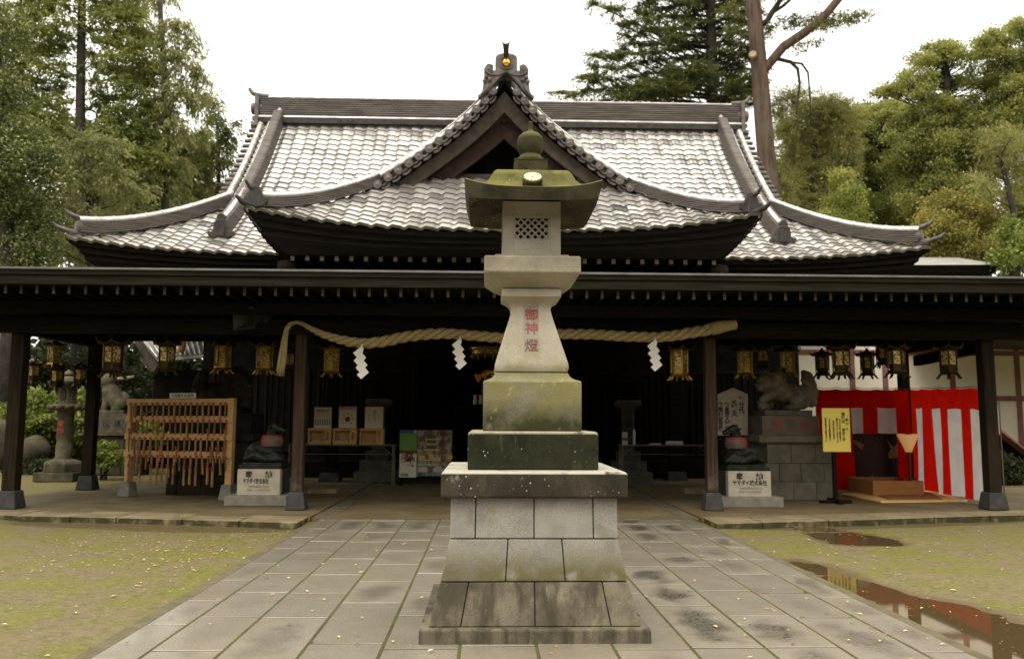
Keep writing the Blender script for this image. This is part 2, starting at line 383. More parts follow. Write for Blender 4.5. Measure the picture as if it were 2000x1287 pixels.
m_plum = mat('plum painted timber', (.25, .12, .11), (.20, .095, .085), 3, .7, world=True)
m_pale = mat('pale plywood', (.78, .50, .21), (.70, .43, .16), 4, .6)
m_print = flat('notice paper', (.86, .78, .64), .6)
m_glass = flat('box window backing', (.35, .24, .12), .25)
m_white2 = flat('white slips', (.85, .82, .78), .7); m_pink = flat('pink slips', (.82, .45, .40), .7)
m_green = flat('poster green', (.16, .40, .05), .5); m_blue = flat('poster blue', (.03, .12, .34), .5)
m_posterbg = mat('poster picture', (.50, .42, .28), (.17, .14, .09), 7, .5, lo=.42, hi=.58)
m_pyel = flat('poster yellow', (.75, .58, .06), .5); m_pgrey = flat('poster grey', (.60, .57, .52), .5); m_pteal = flat('poster teal', (.03, .12, .09), .5)
m_steel = flat('dark steel leg', (.20, .16, .10), .45, .6)
m_tabletop = flat('table top', (.12, .085, .055), .5)
m_horn = mat('grey horn metal', (.055, .05, .042), (.04, .036, .03), 5, .5, .2)
m_bark = mat('red brown bark', (.115, .076, .052), (.055, .040, .030), 3, .95, bump=1.0, bscale=9, stretch=(2.5, 2.5, .35), world=True,
             layers=[dict(scale=1.2, lo=.5, hi=.62, color=(.10, .08, .062), k=.8)])
m_barkdk = mat('dark bark', (.05, .042, .035), (.03, .026, .022), 5, .9, bump=.6, bscale=8, world=True)
m_rock = mat('mossy garden rock', (.105, .09, .06), (.045, .042, .025), 3, .9, bump=.6, bscale=20)
m_bgroof = mat('pale tiled roof', (.40, .39, .34), (.30, .29, .26), 2, .5, .3, world=True)
m_copper = mat('copper orange gutter', (.55, .30, .16), (.45, .25, .14), 4, .5, world=True)

lf_conif = leaf_mat('conifer foliage', (0.110, 0.139, 0.031), (0.235, 0.249, 0.062), (0.357, 0.356, 0.099))
lf_cedar = leaf_mat('cedar foliage', (0.060, 0.082, 0.024), (0.121, 0.136, 0.036), (0.202, 0.181, 0.045))
lf_drop = leaf_mat('drooping cypress foliage', (0.144, 0.169, 0.058), (0.272, 0.279, 0.106), (0.417, 0.391, 0.166))
lf_broad = leaf_mat('glossy broadleaf foliage', (0.060, 0.084, 0.021), (0.139, 0.161, 0.047), (0.403, 0.389, 0.172), trans=.2)
lf_layer = leaf_mat('layered foliage', (0.143, 0.172, 0.047), (0.287, 0.312, 0.082), (0.495, 0.460, 0.140))
lf_pine = leaf_mat('soft pine foliage', (0.152, 0.166, 0.054), (0.288, 0.290, 0.094), (0.439, 0.394, 0.136))
lf_light = leaf_mat('pale green foliage', (0.178, 0.217, 0.045), (0.304, 0.321, 0.073), (0.429, 0.418, 0.113))
lf_olive = leaf_mat('olive foliage', (0.189, 0.181, 0.039), (0.346, 0.299, 0.082), (0.500, 0.428, 0.128))
lf_bush = leaf_mat('bright shrub foliage', (0.107, 0.149, 0.025), (0.223, 0.262, 0.050), (0.425, 0.436, 0.131))
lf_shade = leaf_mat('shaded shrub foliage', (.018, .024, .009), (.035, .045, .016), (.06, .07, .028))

# ------------------------------------------------------------------ writing
def text(body, height, loc, mt, parent, name='inscription', vertical=False, bold=.015, spacing=1.0, rot=(math.pi/2, 0, 0), local=False, width=None):
    c = bpy.data.curves.new('writing', 'FONT'); c.body = '\n'.join(body) if vertical else body
    c.size = height; c.align_x = 'CENTER'; c.align_y = 'CENTER'; c.offset = bold*height; c.extrude = .0015
    c.space_line = spacing; c.resolution_u = 3
    if not vertical: c.space_character = spacing
    o = bpy.data.objects.new('writing', c); COL.objects.link(o)
    dg = bpy.context.evaluated_depsgraph_get(); dg.update()
    me = bpy.data.meshes.new_from_object(o.evaluated_get(dg), depsgraph=dg)
    bpy.data.objects.remove(o); bpy.data.curves.remove(c)
    n = len(me.vertices); a = np.empty(n*3); me.vertices.foreach_get('co', a); a = a.reshape(-1, 3)
    a[:, :2] -= (a[:, :2].max(0)+a[:, :2].min(0))/2
    if width:
        a[:, 0] *= width/(a[:, 0].max()-a[:, 0].min())
    me.vertices.foreach_set('co', a.ravel())
    me.materials.clear(); me.materials.append(mt); me.name = name
    t = bpy.data.objects.new(name, me); COL.objects.link(t); t.rotation_euler = rot
    t.parent = parent; t.location = V3(loc) - (Vector((0,0,0)) if local else WLOC[parent.name])
    WLOC[t.name] = V3(loc)
    return t

# ================================================================== SETTING: ground, path, platform
def sheet(name, pts, z0, z1, mt):
    mb = MB(); n = len(pts)
    vs = [(p[0], p[1], z1) for p in pts] + [(p[0], p[1], z0) for p in pts]
    mb.add(vs, [tuple(range(n)), tuple(range(2*n-1, n-1, -1))] + [(j, (j+1) % n, (j+1) % n+n, j+n) for j in range(n)])
    o = mb.build(name, mt); o['kind'] = 'structure'; return o

m_ground = mat('moss and mud ground', (.128, .121, .024), (.140, .112, .058), 1.6, .75, bump=.9, bscale=22, world=True, lo=.45, hi=.56, grain=.3, stretch=None,
               layers=[dict(scale=.55, lo=.50, hi=.64, color=(.155, .122, .066), k=.85),
                       dict(scale=5, lo=.56, hi=.66, stretch=(1, 2.2, 1), color=(.115, .088, .05), k=.75),
                       dict(scale=9, lo=.52, hi=.60, color=(.095, .09, .018), k=.65), dict(scale=16, lo=.56, hi=.62, color=(.20, .16, .085), k=.7), dict(scale=38, lo=.58, hi=.68, color=(.21, .18, .10), k=.6), dict(scale=30, lo=.61, hi=.67, color=(.06, .047, .02), k=.6),
                       dict(scale=24, lo=.66, hi=.76, color=(.10, .085, .06), k=.6)])
def smooth_closed(P, k=4):
    out = []; n = len(P)
    for i in range(n):
        p0, p1, p2, p3 = (Vector((P[(i+j) % n][0], P[(i+j) % n][1], 0)) for j in (-1, 0, 1, 2))
        for s_ in range(k):
            t = s_/k
            out.append(.5*((2*p1) + (p2-p0)*t + (2*p0-5*p1+4*p2-p3)*t*t + (3*p1-p0-3*p2+p3)*t**3))
    return out
PUD = [[(1546, 1096), (1608, 1108), (1672, 1134), (1720, 1150), (1776, 1166), (1856, 1180), (1920, 1195), (1968, 1214), (2010, 1228), (2100, 1262), (2200, 1330), (1990, 1340), (1945, 1292), (1880, 1258), (1800, 1217), (1720, 1180), (1650, 1147), (1590, 1117)],
       [(1568, 1031), (1600, 1031), (1640, 1037), (1690, 1046), (1735, 1055), (1742, 1063), (1700, 1064), (1650, 1063), (1620, 1056), (1600, 1044)],
       [(40, 1018), (180, 1022), (330, 1026), (480, 1029), (560, 1029), (575, 1034), (460, 1038), (330, 1036), (200, 1030), (80, 1026)],
       [(1440, 1030), (1560, 1028), (1700, 1024), (1850, 1018), (2010, 1012), (2010, 1017), (1850, 1024), (1700, 1029), (1560, 1033)]]
PUD = [[(q.x, q.y) for q in smooth_closed([gz(x, y, -.02) for x, y in P])] for P in PUD]
def poly_dist(P, pts):
    """signed distance (negative inside) of points to a closed polygon"""
    P = np.array(P); Q = np.roll(P, -1, 0); d = np.full(len(pts), 1e9); ins_ = np.zeros(len(pts), bool)
    for a, b in zip(P, Q):
        ab = b-a; t = np.clip(((pts-a)@ab)/(ab@ab+1e-12), 0, 1); d = np.minimum(d, np.linalg.norm(pts-(a+t[:, None]*ab), axis=1))
        c = ((a[1] > pts[:, 1]) != (b[1] > pts[:, 1])) & (pts[:, 0] < (b[0]-a[0])*(pts[:, 1]-a[1])/(b[1]-a[1]+1e-12)+a[0]); ins_ ^= c
    return np.where(ins_, -d, d)
mb = MB()
gx = np.linspace(-14, 16, 241); gy = np.concatenate([np.linspace(-6, 4, 24), np.linspace(4.1, 14.2, 102), np.linspace(14.6, 34, 24)])
XY = np.array([(x, y) for y in gy for x in gx]); wet = np.full(len(XY), 9.0)
for P in PUD: wet = np.minimum(wet, poly_dist(P, XY))
vs = []
for (x, y), d in zip(XY, wet):
    z = .010*noise.noise((x*.8, y*.8, 0)) + .006*noise.noise((x*3, y*3, 1)) + .004*noise.noise((x*7, y*7, 2)) - .012
    d2 = d + .10*noise.noise((x*2.3, y*2.3, 4)) + .05*noise.noise((x*6, y*6, 4))
    z -= .030*min(1.0, max(0.0, (.25-d2)/.45)); vs.append((x, y, z))
nx = len(gx); ny = len(gy)
fs = [(j*nx+i, j*nx+i+1, (j+1)*nx+i+1, (j+1)*nx+i) for j in range(ny-1) for i in range(nx-1)]
mb.add(vs, fs)
R = 300
mb.add([(-R, -R, -.012), (R, -R, -.012), (R, R, -.012), (-R, R, -.012), (-14, -6, -.012), (16, -6, -.012), (16, 34, -.012), (-14, 34, -.012)],
       [(0, 1, 5, 4), (1, 2, 6, 5), (2, 3, 7, 6), (3, 0, 4, 7)])
g = mb.build('ground', m_ground, origin=(0, 0, 0), smooth=True); g['kind'] = 'structure'
wa = g.data.attributes.new('wet', 'FLOAT', 'POINT'); wa.data.foreach_set('value', list(np.clip(1-(wet-.02)/.42, 0, 1))+[0.0]*8)
def add_wet(m):
    N, L = m.node_tree.nodes, m.node_tree.links; B = N['Principled BSDF']
    a_ = N.new('ShaderNodeAttribute'); a_.attribute_name = 'wet'
    g_ = N.new('ShaderNodeNewGeometry'); _, raw = noise_fac(N, L, g_.outputs['Position'], 4, 6, .6)
    f = N.new('ShaderNodeMapRange'); f.interpolation_type = 'SMOOTHSTEP'; f.inputs[1].default_value = .35; f.inputs[2].default_value = .85
    L.new(mathn(N, L, 'ADD', a_.outputs['Fac'], mathn(N, L, 'MULTIPLY', mathn(N, L, 'SUBTRACT', raw, .5), .8)), f.inputs[0])
    old = B.inputs['Base Color'].links[0].from_socket
    L.new(mixc(N, L, mathn(N, L, 'MULTIPLY', f.outputs[0], .8), old, (.10, .072, .036)), B.inputs['Base Color'])
    ro = B.inputs['Roughness'].links[0].from_socket
    L.new(mathn(N, L, 'SUBTRACT', ro, mathn(N, L, 'MULTIPLY', f.outputs[0], .38)), B.inputs['Roughness'])
    nz = N.new('ShaderNodeTexNoise'); nz.inputs['Scale'].default_value = 90; nz.inputs['Detail'].default_value = 4; L.new(g_.outputs['Position'], nz.inputs['Vector'])
    b2 = N.new('ShaderNodeBump'); b2.inputs['Strength'].default_value = .45; b2.inputs['Distance'].default_value = .012; L.new(nz.outputs['Fac'], b2.inputs['Height'])
    L.new(B.inputs['Normal'].links[0].from_socket, b2.inputs['Normal']); L.new(b2.outputs[0], B.inputs['Normal'])
add_wet(m_ground)

m_path = mat('wet paving stone', (.255, .228, .190), (.175, .15, .112), 2.0, .42, bump=.6, bscale=55, world=True, grain=.35, rand=.2, spec=.5,
             layers=[dict(scale=1.5, lo=.56, hi=.70, color=(.19, .15, .09), k=.5),
                     dict(scale=7, lo=.60, hi=.72, color=(.12, .092, .058), k=.6),
                     dict(scale=1.2, lo=.2, hi=.6, stretch=(.4, .12, .4), color=(.29, .245, .165), k=.45)])
def add_hollows(m):
    N, L = m.node_tree.nodes, m.node_tree.links; B = N['Principled BSDF']
    uv = N.new('ShaderNodeUVMap'); uv.uv_map = 'slab'
    g = N.new('ShaderNodeNewGeometry'); nz = N.new('ShaderNodeTexNoise'); nz.inputs['Scale'].default_value = 3.2; nz.inputs['Detail'].default_value = 6; L.new(g.outputs['Position'], nz.inputs['Vector'])
    ln = N.new('ShaderNodeVectorMath'); ln.operation = 'LENGTH'; L.new(uv.outputs[0], ln.inputs[0])
    d = mathn(N, L, 'ADD', ln.outputs['Value'], mathn(N, L, 'MULTIPLY', mathn(N, L, 'SUBTRACT', nz.outputs['Fac'], .5), 1.9))
    r = N.new('ShaderNodeMapRange'); r.interpolation_type = 'SMOOTHSTEP'; r.inputs[1].default_value = 1.0; r.inputs[2].default_value = .2; L.new(d, r.inputs[0])
    k = N.new('ShaderNodeMapRange'); k.inputs[1].default_value = .38; k.inputs[2].default_value = .85; L.new(g.outputs['Random Per Island'], k.inputs[0])
    sx = N.new('ShaderNodeSeparateXYZ'); L.new(g.outputs['Position'], sx.inputs[0])
    side = N.new('ShaderNodeMapRange'); side.inputs[1].default_value = -1.5; side.inputs[2].default_value = 1.5; side.inputs[3].default_value = .6; side.inputs[4].default_value = 1.0; L.new(sx.outputs['X'], side.inputs[0])
    sp = N.new('ShaderNodeTexNoise'); sp.inputs['Scale'].default_value = 45; sp.inputs['Detail'].default_value = 3; L.new(g.outputs['Position'], sp.inputs['Vector'])
    spk = N.new('ShaderNodeMapRange'); spk.inputs[1].default_value = .35; spk.inputs[2].default_value = .6; spk.inputs[3].default_value = .35; L.new(sp.outputs['Fac'], spk.inputs[0])
    f = mathn(N, L, 'MULTIPLY', mathn(N, L, 'MULTIPLY', mathn(N, L, 'MULTIPLY', r.outputs[0], k.outputs[0]), side.outputs[0]), spk.outputs[0])
    old = B.inputs['Base Color'].links[0].from_socket
    L.new(mixc(N, L, mathn(N, L, 'MINIMUM', f, .92), old, (.036, .027, .015)), B.inputs['Base Color'])
    ro = B.inputs['Roughness'].links[0].from_socket
    L.new(mathn(N, L, 'SUBTRACT', ro, mathn(N, L, 'MULTIPLY', f, .12)), B.inputs['Roughness'])
add_hollows(m_path)
B_ = m_path.node_tree.nodes['Principled BSDF']; B_.inputs['Coat Weight'].default_value = .85; B_.inputs['Coat Roughness'].default_value = .16; B_.inputs['Coat IOR'].default_value = 1.45
# the wet hollows worn into the slabs
m_joint = mat('mossy joint', (.075, .075, .022), (.06, .05, .026), 3, .9, world=True)
XJ = [-2.27, -1.775, -1.233, -.70, -.165, .37, .905, 1.446, 1.967, 2.494, 3.0]
mb = MB()
def slab(x0, x1, y0, y1, z):
    g_ = .011; dz = random.uniform(-.0015, .0015); bv = .003
    a = [(x0+g_, y0+g_), (x1-g_, y0+g_), (x1-g_, y1-g_), (x0+g_, y1-g_)]
    cx_, cy_ = (x0+x1)/2, (y0+y1)/2
    top = [(x+(bv if x < cx_ else -bv), y+(bv if y < cy_ else -bv), z+dz+random.uniform(-.0015, .0015)) for x, y in a]
    mid = [(x, y, z+dz-.003) for x, y in a]; bot = [(x, y, z-.06) for x, y in a]
    mb.add(top+mid+bot, [(0,1,2,3)] + [(4+j, 4+(j+1) % 4, (j+1) % 4, j) for j in range(4)] + [(8+j, 8+(j+1) % 4, 4+(j+1) % 4, 4+j) for j in range(4)])
YEND = 13.42
for i in range(len(XJ)-1):
    y = -1.0 + (.47 if i % 2 else 0) + random.uniform(-.1, .1)
    y0 = -2.0
    while y0 < YEND-.05:
        y1 = min(y, YEND)
        if y1 - y0 > .1: slab(XJ[i], XJ[i+1], y0, y1, .03)
        y0 = max(y1, y0); y = y0 + random.choice((.94, .94, .98, .9, 1.3))
for x0, x1 in ((-2.59, -2.27), (3.0, 3.32)):
    y0 = -2.0
    while y0 < YEND:
        y1 = min(y0+random.uniform(.85, 1.1), YEND); slab(x0, x1, y0, y1, .031); y0 = y1
o = mb.build('path', m_path, origin=(.365, 4, 0)); o['kind'] = 'structure'
uvl = o.data.uv_layers.new(name='slab')
for p in o.data.polygons:
    c = p.center
    top = p.normal.z > .9
    for li in p.loop_indices:
        v = o.data.vertices[o.data.loops[li].vertex_index].co
        uvl.data[li].uv = ((1 if v.x > c.x else -1), (1 if v.y > c.y else -1)) if top else (3, 3)
o = sheet('path_bed', [(-2.59, -2), (3.32, -2), (3.32, YEND), (-2.59, YEND)], -.02, .0275, m_joint)
o = sheet('path_kerb', [(-2.72, -2), (-2.60, -2), (-2.60, 12.6), (-2.72, 12.6)], -.05, .018, mat('kerb', (.125, .105, .062), (.09, .078, .04), 5, .8, world=True))
o = sheet('path_kerb', [(3.33, -2), (3.43, -2), (3.43, 12.5), (3.33, 12.5)], -.05, .018, bpy.data.materials['kerb'])

# platform under the shelter and its kerb stones
m_floor = mat('damp concrete floor', (.135, .104, .054), (.10, .075, .038), 1.3, .6, bump=.25, bscale=40, world=True, grain=.12,
              layers=[dict(scale=.8, lo=.5, hi=.66, color=(.17, .14, .085), k=.6)])
m_kerbst = mat('kerb stone', (.235, .19, .11), (.165, .132, .075), 2.5, .65, bump=.35, bscale=45, world=True, grain=.18, rand=.14,
               layers=[dict(scale=2.2, lo=.52, hi=.64, color=(.12, .098, .05), k=.7), dict(scale=5, lo=.3, hi=.55, z=(.066, .058), wob=.012, color=(.035, .034, .012), k=.9)])
K = [gz(-260, 1002, .07), gz(0, 1005, .07), gz(300, 1012, .07), gz(610, 1021, .07)]
K2 = [gz(1388, 1022, .07), gz(1690, 1014, .07), gz(2000, 1004, .07), gz(2240, 1001, .07)]
ZF = .07
def lerp(a, b, t): return a + (b-a)*t
def poly_at(P, X):
    for a, b in zip(P, P[1:]):
        if X <= b.x: return lerp(a.y, b.y, (X-a.x)/(b.x-a.x))
    a, b = P[-2:]; return lerp(a.y, b.y, (X-a.x)/(b.x-a.x))
sheet('shelter_floor', [(K[0].x, K[0].y+.8), (K[1].x, K[1].y+.8), (K[2].x, K[2].y+.78), (-2.75, K[3].y+.76), (-2.75, 24)] + [(q.x, q.y) for q in (gz(455, 918, ZF), gz(330, 930, ZF), gz(205, 944, ZF), gz(90, 963, ZF), gz(-30, 975, ZF), gz(-300, 978, ZF))], -.05, ZF-.004, m_floor)
sheet('shelter_floor', [(3.45, K2[0].y+.72), (K2[1].x, K2[1].y+.78), (K2[2].x, K2[2].y+.8), (K2[3].x, K2[3].y+.8), (14, 22), (10.5, 24), (3.45, 24)], -.05, ZF-.004, m_floor)
sheet('shelter_floor', [(-2.75+.006, YEND+.01), (3.45-.006, YEND+.01), (3.45-.006, 24), (-2.75+.006, 24)], -.05, .045, m_floor)
m_strip = mat('dark stone strip', (.13, .11, .075), (.09, .078, .05), 4, .6, world=True)
for x0, x1 in ((-2.72, -2.44), (3.14, 3.42)):
    sheet('floor_strip', [(x0, YEND+.02), (x1, YEND+.02), (x1, 20.5), (x0, 20.5)], 0, .049, m_strip)
mb = MB()
for P, xe in ((K, (-12.4, -2.78)), (K2, (3.48, 13.5))):
    x = xe[0]
    while x < xe[1]-.05:
        x1 = min(x+random.uniform(.75, 1.15), xe[1]); 
        if xe[1]-x1 < .3: x1 = xe[1]
        for r_, (d0, d1) in enumerate(((0, .50), (.505, .80))):
            if r_ == 1:
                pass
            j = random.uniform(-.02, .02) if r_ == 0 else 0
            a0, a1 = poly_at(P, x)+d0+j, poly_at(P, x1)+d0+j; b0_, b1_ = poly_at(P, x)+d1, poly_at(P, x1)+d1
            zz = ZF+random.uniform(-.004, .006)-(.0 if r_ == 0 else .006)
            g_ = .008
            pts = [(x+g_, a0), (x1-g_, a1), (x1-g_, b1_), (x+g_, b0_)]
            mb.add([(q[0], q[1], zz-.012) for q in pts] + [(q[0]+(.012 if k in (0, 3) else -.012), q[1]+(.015 if k < 2 else -.01), zz) for k, q in enumerate(pts)] + [(q[0], q[1]+(.01 if k < 2 else 0), -.06) for k, q in enumerate(pts)],
                   [(4,5,6,7)] + [(j_, (j_+1) % 4, 4+(j_+1) % 4, 4+j_) for j_ in range(4)] + [(8+j_, 8+(j_+1) % 4, (j_+1) % 4, j_) for j_ in range(4)])
        x = x1
o = mb.build('kerb_stones', m_kerbst, origin=(.3, 13, 0)); o['kind'] = 'structure'
# inner low kerb stones beside the middle lane
for (xa, xb, y0) in ((600, 656, 965), (1338, 1396, 965)):
    a = gz(xa, y0, .05); b = gz(xb, y0, .05)
    o = sheet('inner_step', [(a.x, a.y), (b.x, b.y), (b.x, b.y+.5), (a.x, a.y+.5)], 0, .15, m_kerbst)

# puddles: thin sheets of still water
def water_mat():
    m, t, N, L, B = nodes('puddle water')
    B.inputs['Base Color'].default_value = (.075, .05, .022, 1); B.inputs['Roughness'].default_value = .03
    B.inputs['Specular IOR Level'].default_value = 1.0; B.inputs['IOR'].default_value = 1.6
    return m
m_water = water_mat()
for P in PUD[:2]:
    c_ = np.mean(P, 0); n_ = len(P); A_ = np.array(P); tn = np.roll(A_, -1, 0)-np.roll(A_, 1, 0); nr_ = np.stack([tn[:, 1], -tn[:, 0]], 1); nr_ /= np.linalg.norm(nr_, axis=1)[:, None]+1e-9
    ar = .5*np.sum(A_[:, 0]*np.roll(A_[:, 1], -1)-np.roll(A_[:, 0], -1)*A_[:, 1]); A_ = A_ + nr_*(.14 if ar > 0 else -.14)
    keep = [(x if not (3.0 < x < 3.46 and y < 12) else 3.44, min(y, 13.2)) for x, y in A_]
    mb = MB(); mb.add([(x, y, -.024) for x, y in keep], [tuple(range(n_))]); o = mb.build('puddle', m_water); o['kind'] = 'structure'

# fallen leaves, scattered
mb = MB(); cols = [flat('fallen leaf yellow', (.62, .50, .16), .6), flat('fallen leaf pale', (.60, .58, .30), .6), flat('fallen leaf orange', (.50, .24, .05), .6), flat('fallen leaf brown', (.13, .08, .04), .7), flat('fallen leaf green', (.12, .20, .03), .6)]
for k in range(1700):
    if k < 1300:
        x = random.uniform(-9, 11); y = 5.0 + 8*random.random()**.8
        if -2.6 < x < 3.3 and random.random() < .35: continue
    else:
        x = random.uniform(-3.6, -2.75)-random.random()**2*2; y = random.uniform(9, 12.4)
    z = -.004 if not -2.6 < x < 3.32 else .041
    if y > 12.3: continue
    if k < 1300 and random.random() > .25+1.3*max(0, .5+noise.noise((x*.6, y*.6, 8))-.2): continue
    if abs(x-.37) < .9 and 6.1 < y < 7.8: continue
    s_ = random.uniform(.007, .022)*(1.3 if random.random() < .15 else 1); a = random.uniform(0, 6.28); tl = random.uniform(-.4, .4)
    ca, sa = math.cos(a), math.sin(a)
    q = [(-1.3, 0, 0), (0, -.6, .25*tl+.15), (1.3, 0, tl*.3), (0, .6, .2)]
    mb.add([(x+s_*(u*ca-v*sa), y+s_*(u*sa+v*ca), z+s_*(wz+.25)) for u, v, wz in q], [(0, 1, 2), (0, 2, 3)], random.choices(range(5), (3.2, 3.2, 1.3, 5, 1.3))[0])
for k in range(230):
    x = random.uniform(-2.5, 3.25); y = 5.2+7.6*random.random()
    if x < .4 and random.random() < .55 or (abs(x-.37) < .9 and 6.0 < y < 7.8): continue
    s_ = random.uniform(.010, .024); a = random.uniform(0, 6.28); ca, sa = math.cos(a), math.sin(a)
    mb.add([(x+s_*(u*ca-v*sa), y+s_*(u*sa+v*ca), .036+s_*(wz+.1)) for u, v, wz in ((-1.3, 0, 0), (0, -.6, .3), (1.3, 0, .1), (0, .6, .25))], [(0, 1, 2), (0, 2, 3)], random.choices(range(5), (4, 2, 4, 4, 2))[0])
for k in range(2600):
    x = random.uniform(-8, 10); y = 5.0+7.6*random.random()
    if -2.75 < x < 3.5 or y > 12.4 or noise.noise((x*.9, y*.9, 3)) < -.1+random.uniform(-.3, .3): continue
    s_ = random.uniform(.004, .011); a = random.uniform(0, 6.28); ca, sa = math.cos(a), math.sin(a); e_ = random.choice((1, 1, 3.5))
    mb.add([(x+s_*(u*ca-v*sa), y+s_*(u*sa+v*ca), .0+s_*wz) for u, v, wz in ((-e_, -.5, .1), (e_, -.4, .5), (e_, .5, .2), (-e_, .4, .6))], [(0, 1, 2, 3)], random.choice((3, 3, 3, 0)))
o = mb.build('fallen_leaves', cols, origin=(0, 8, 0)); o['kind'] = 'stuff'

# ================================================================== THE STONE LANTERN
LX, LY = .367, 6.86
lan = thing('stone_lantern', 'tall pale granite votive lantern with mossy stone roof standing on the path', 'stone lantern', (LX, LY, .03))
mb = MB(); mb.sq([(.825, .0), (.825, .125), (.815, .13)], LX, LY); mb.build('base_slab', m_block3, lan, bevel=.012)
def course(z0, z1, h0, h1, seams, ys, name, mt):
    """a course of dressed blocks, sloping faces, open joints round a dark core"""
    mb = MB(); g_ = .004
    ss = [-1.0]+[s_ for s_ in seams]+[1.0]; tt = [-1.0]+ys+[1.0]
    for i in range(len(ss)-1):
        for j in range(len(tt)-1):
            jz = random.uniform(-.002, .002); jo = random.uniform(0, .004)
            def P(u, v, z, h):
                return (LX+u*h, LY+v*(h+ (jo if abs(v) > .99 else 0)), z)
            e0, e1 = g_/h0, g_/h1
            q0 = [(ss[i]+(e0 if i else 0), tt[j]+(e0 if j else 0)), (ss[i+1]-(e0 if i < len(ss)-2 else 0), tt[j]+(e0 if j else 0)),
                  (ss[i+1]-(e0 if i < len(ss)-2 else 0), tt[j+1]-(e0 if j < len(tt)-2 else 0)), (ss[i]+(e0 if i else 0), tt[j+1]-(e0 if j < len(tt)-2 else 0))]
            mb.loft([[P(u, v, z0+g_, h0) for u, v in q0], [P(u, v, z1-g_, h1) for u, v in q0]])
    o = mb.build(name, mt, lan, bevel=.006)
    k = MB(); k.sq([(h0-.02, z0), (h1-.02, z1)], LX, LY); k.build('joint_core', m_groove, o)
    return o
course(.13, .43, .76, .685, [-.70, -.0, .72], [-.4, .35], 'stone_course', m_block3)
course(.43, .728, .682, .622, [-.31, .33], [-.3, .3], 'stone_course', m_block2)
course(.728, 1.03, .622, .618, [-.70, 0.0, .71], [-.45, .2], 'stone_course', m_block)
mb = MB(); mb.sq([(.683, 1.03), (.69, 1.04), (.69, 1.205), (.672, 1.222)], LX, LY); mb.build('cap_slab', m_slab, lan, bevel=.014)
mb = MB(); mb.sq([(.50, 1.222), (.50, 1.495), (.485, 1.514)], LX, LY); mb.build('lower_tier', m_mossdk, lan, bevel=.014)
mb = MB(); mb.sq([(.386, 1.514), (.386, 1.893), (.383, 1.905), (.35, 1.915), (.318, 1.931), (.30, 1.951), (.29, 1.974)], LX, LY); mb.build('upper_tier', m_mossmd, lan, bevel=.008)
prof = [(.27, 1.974), (.288, 1.986), (.296, 2.015), (.293, 2.045), (.288, 2.065), (.262, 2.15), (.237, 2.23), (.21, 2.32), (.185, 2.40), (.166, 2.465), (.160, 2.50), (.165, 2.53), (.181, 2.555), (.206, 2.575), (.228, 2.588), (.240, 2.597), (.242, 2.645), (.236, 2.658), (.226, 2.664)]
mb = MB()
def sqr(h, z, c=.07):
    e = h*(1-c); return [(LX-e, LY-h, z), (LX+e, LY-h, z), (LX+h, LY-e, z), (LX+h, LY+e, z), (LX+e, LY+h, z), (LX-e, LY+h, z), (LX-h, LY+e, z), (LX-h, LY-e, z)]
mb.loft([sqr(h, z) for h, z in prof]); shaft = mb.build('shaft', m_shaft, lan, smooth=40)
# writing strip that follows the sloping front face
def fy(z):
    zs = [p[1] for p in prof]; hs = [p[0] for p in prof]
    return LY - float(np.interp(z, zs, hs))
mb = MB(); zz = np.linspace(2.15, 2.55, 12)
mb.loft([[(LX-.062, fy(z)-.0015, z), (LX+.062, fy(z)-.0015, z), (LX+.062, fy(z)+.01, z), (LX-.062, fy(z)+.01, z)] for z in zz]); mb.build('inscription_panel', m_paneltone, shaft)
for ch, z in (('御', 2.478), ('神', 2.342), ('燈', 2.20)):
    sl = math.atan2(fy(z-.04)-fy(z+.04), -.08)   # lean of the face
    lean = math.atan((fy(z+.04)-fy(z-.04))/.08)
    text(ch, .112, (LX, fy(z)-(.010 if ch == '御' else .0035), z), m_redpaint if ch != '燈' else flat('worn red paint', (.16, .05, .035), .7), shaft, rot=(math.pi/2-lean, 0, 0), bold=.012)
mb = MB(); mb.sq([(.218, 2.666), (.24, 2.672), (.268, 2.684), (.305, 2.704), (.345, 2.735), (.382, 2.768), (.386, 2.778), (.386, 2.893), (.376, 2.903), (.30, 2.912), (.30, 2.93)], LX, LY); mb.build('platform', m_plat, lan, bevel=.008)
# fire box with pierced lattice windows
fb = MB(); h = .237; z0, z1 = 2.93, 3.385
for sx in (-1, 1):
    for sy in (-1, 1): fb.box(LX+sx*h-sx*.085, LX+sx*h, LY+sy*(h-.085), LY+sy*h, z0, z1) if sy > 0 else fb.box(LX+sx*h-sx*.085, LX+sx*h, LY-h, LY-h+.085, z0, z1)
for za, zb in ((z0, z0+.131), (z1-.127, z1)):
    fb.box(LX-h+.085, LX+h-.085, LY-h, LY-h+.06, za, zb); fb.box(LX-h+.085, LX+h-.085, LY+h-.06, LY+h, za, zb)
    fb.box(LX-h, LX-h+.06, LY-h+.085, LY+h-.085, za, zb); fb.box(LX+h-.06, LX+h, LY-h+.085, LY+h-.085, za, zb)
fire = fb.build('fire_box', m_gran, lan, bevel=.003)
k = MB(); k.box(LX-.12, LX+.12, LY-.12, LY+.12, z0, z1-.02); k.build('hollow', m_groove, fire)
lat = MB(); xa, xb, za, zb = LX-.148, LX+.148, z0+.131, z1-.127; yl = LY-h+.022
n = 5; hgt = zb-za; wid = xb-xa; st = wid/n
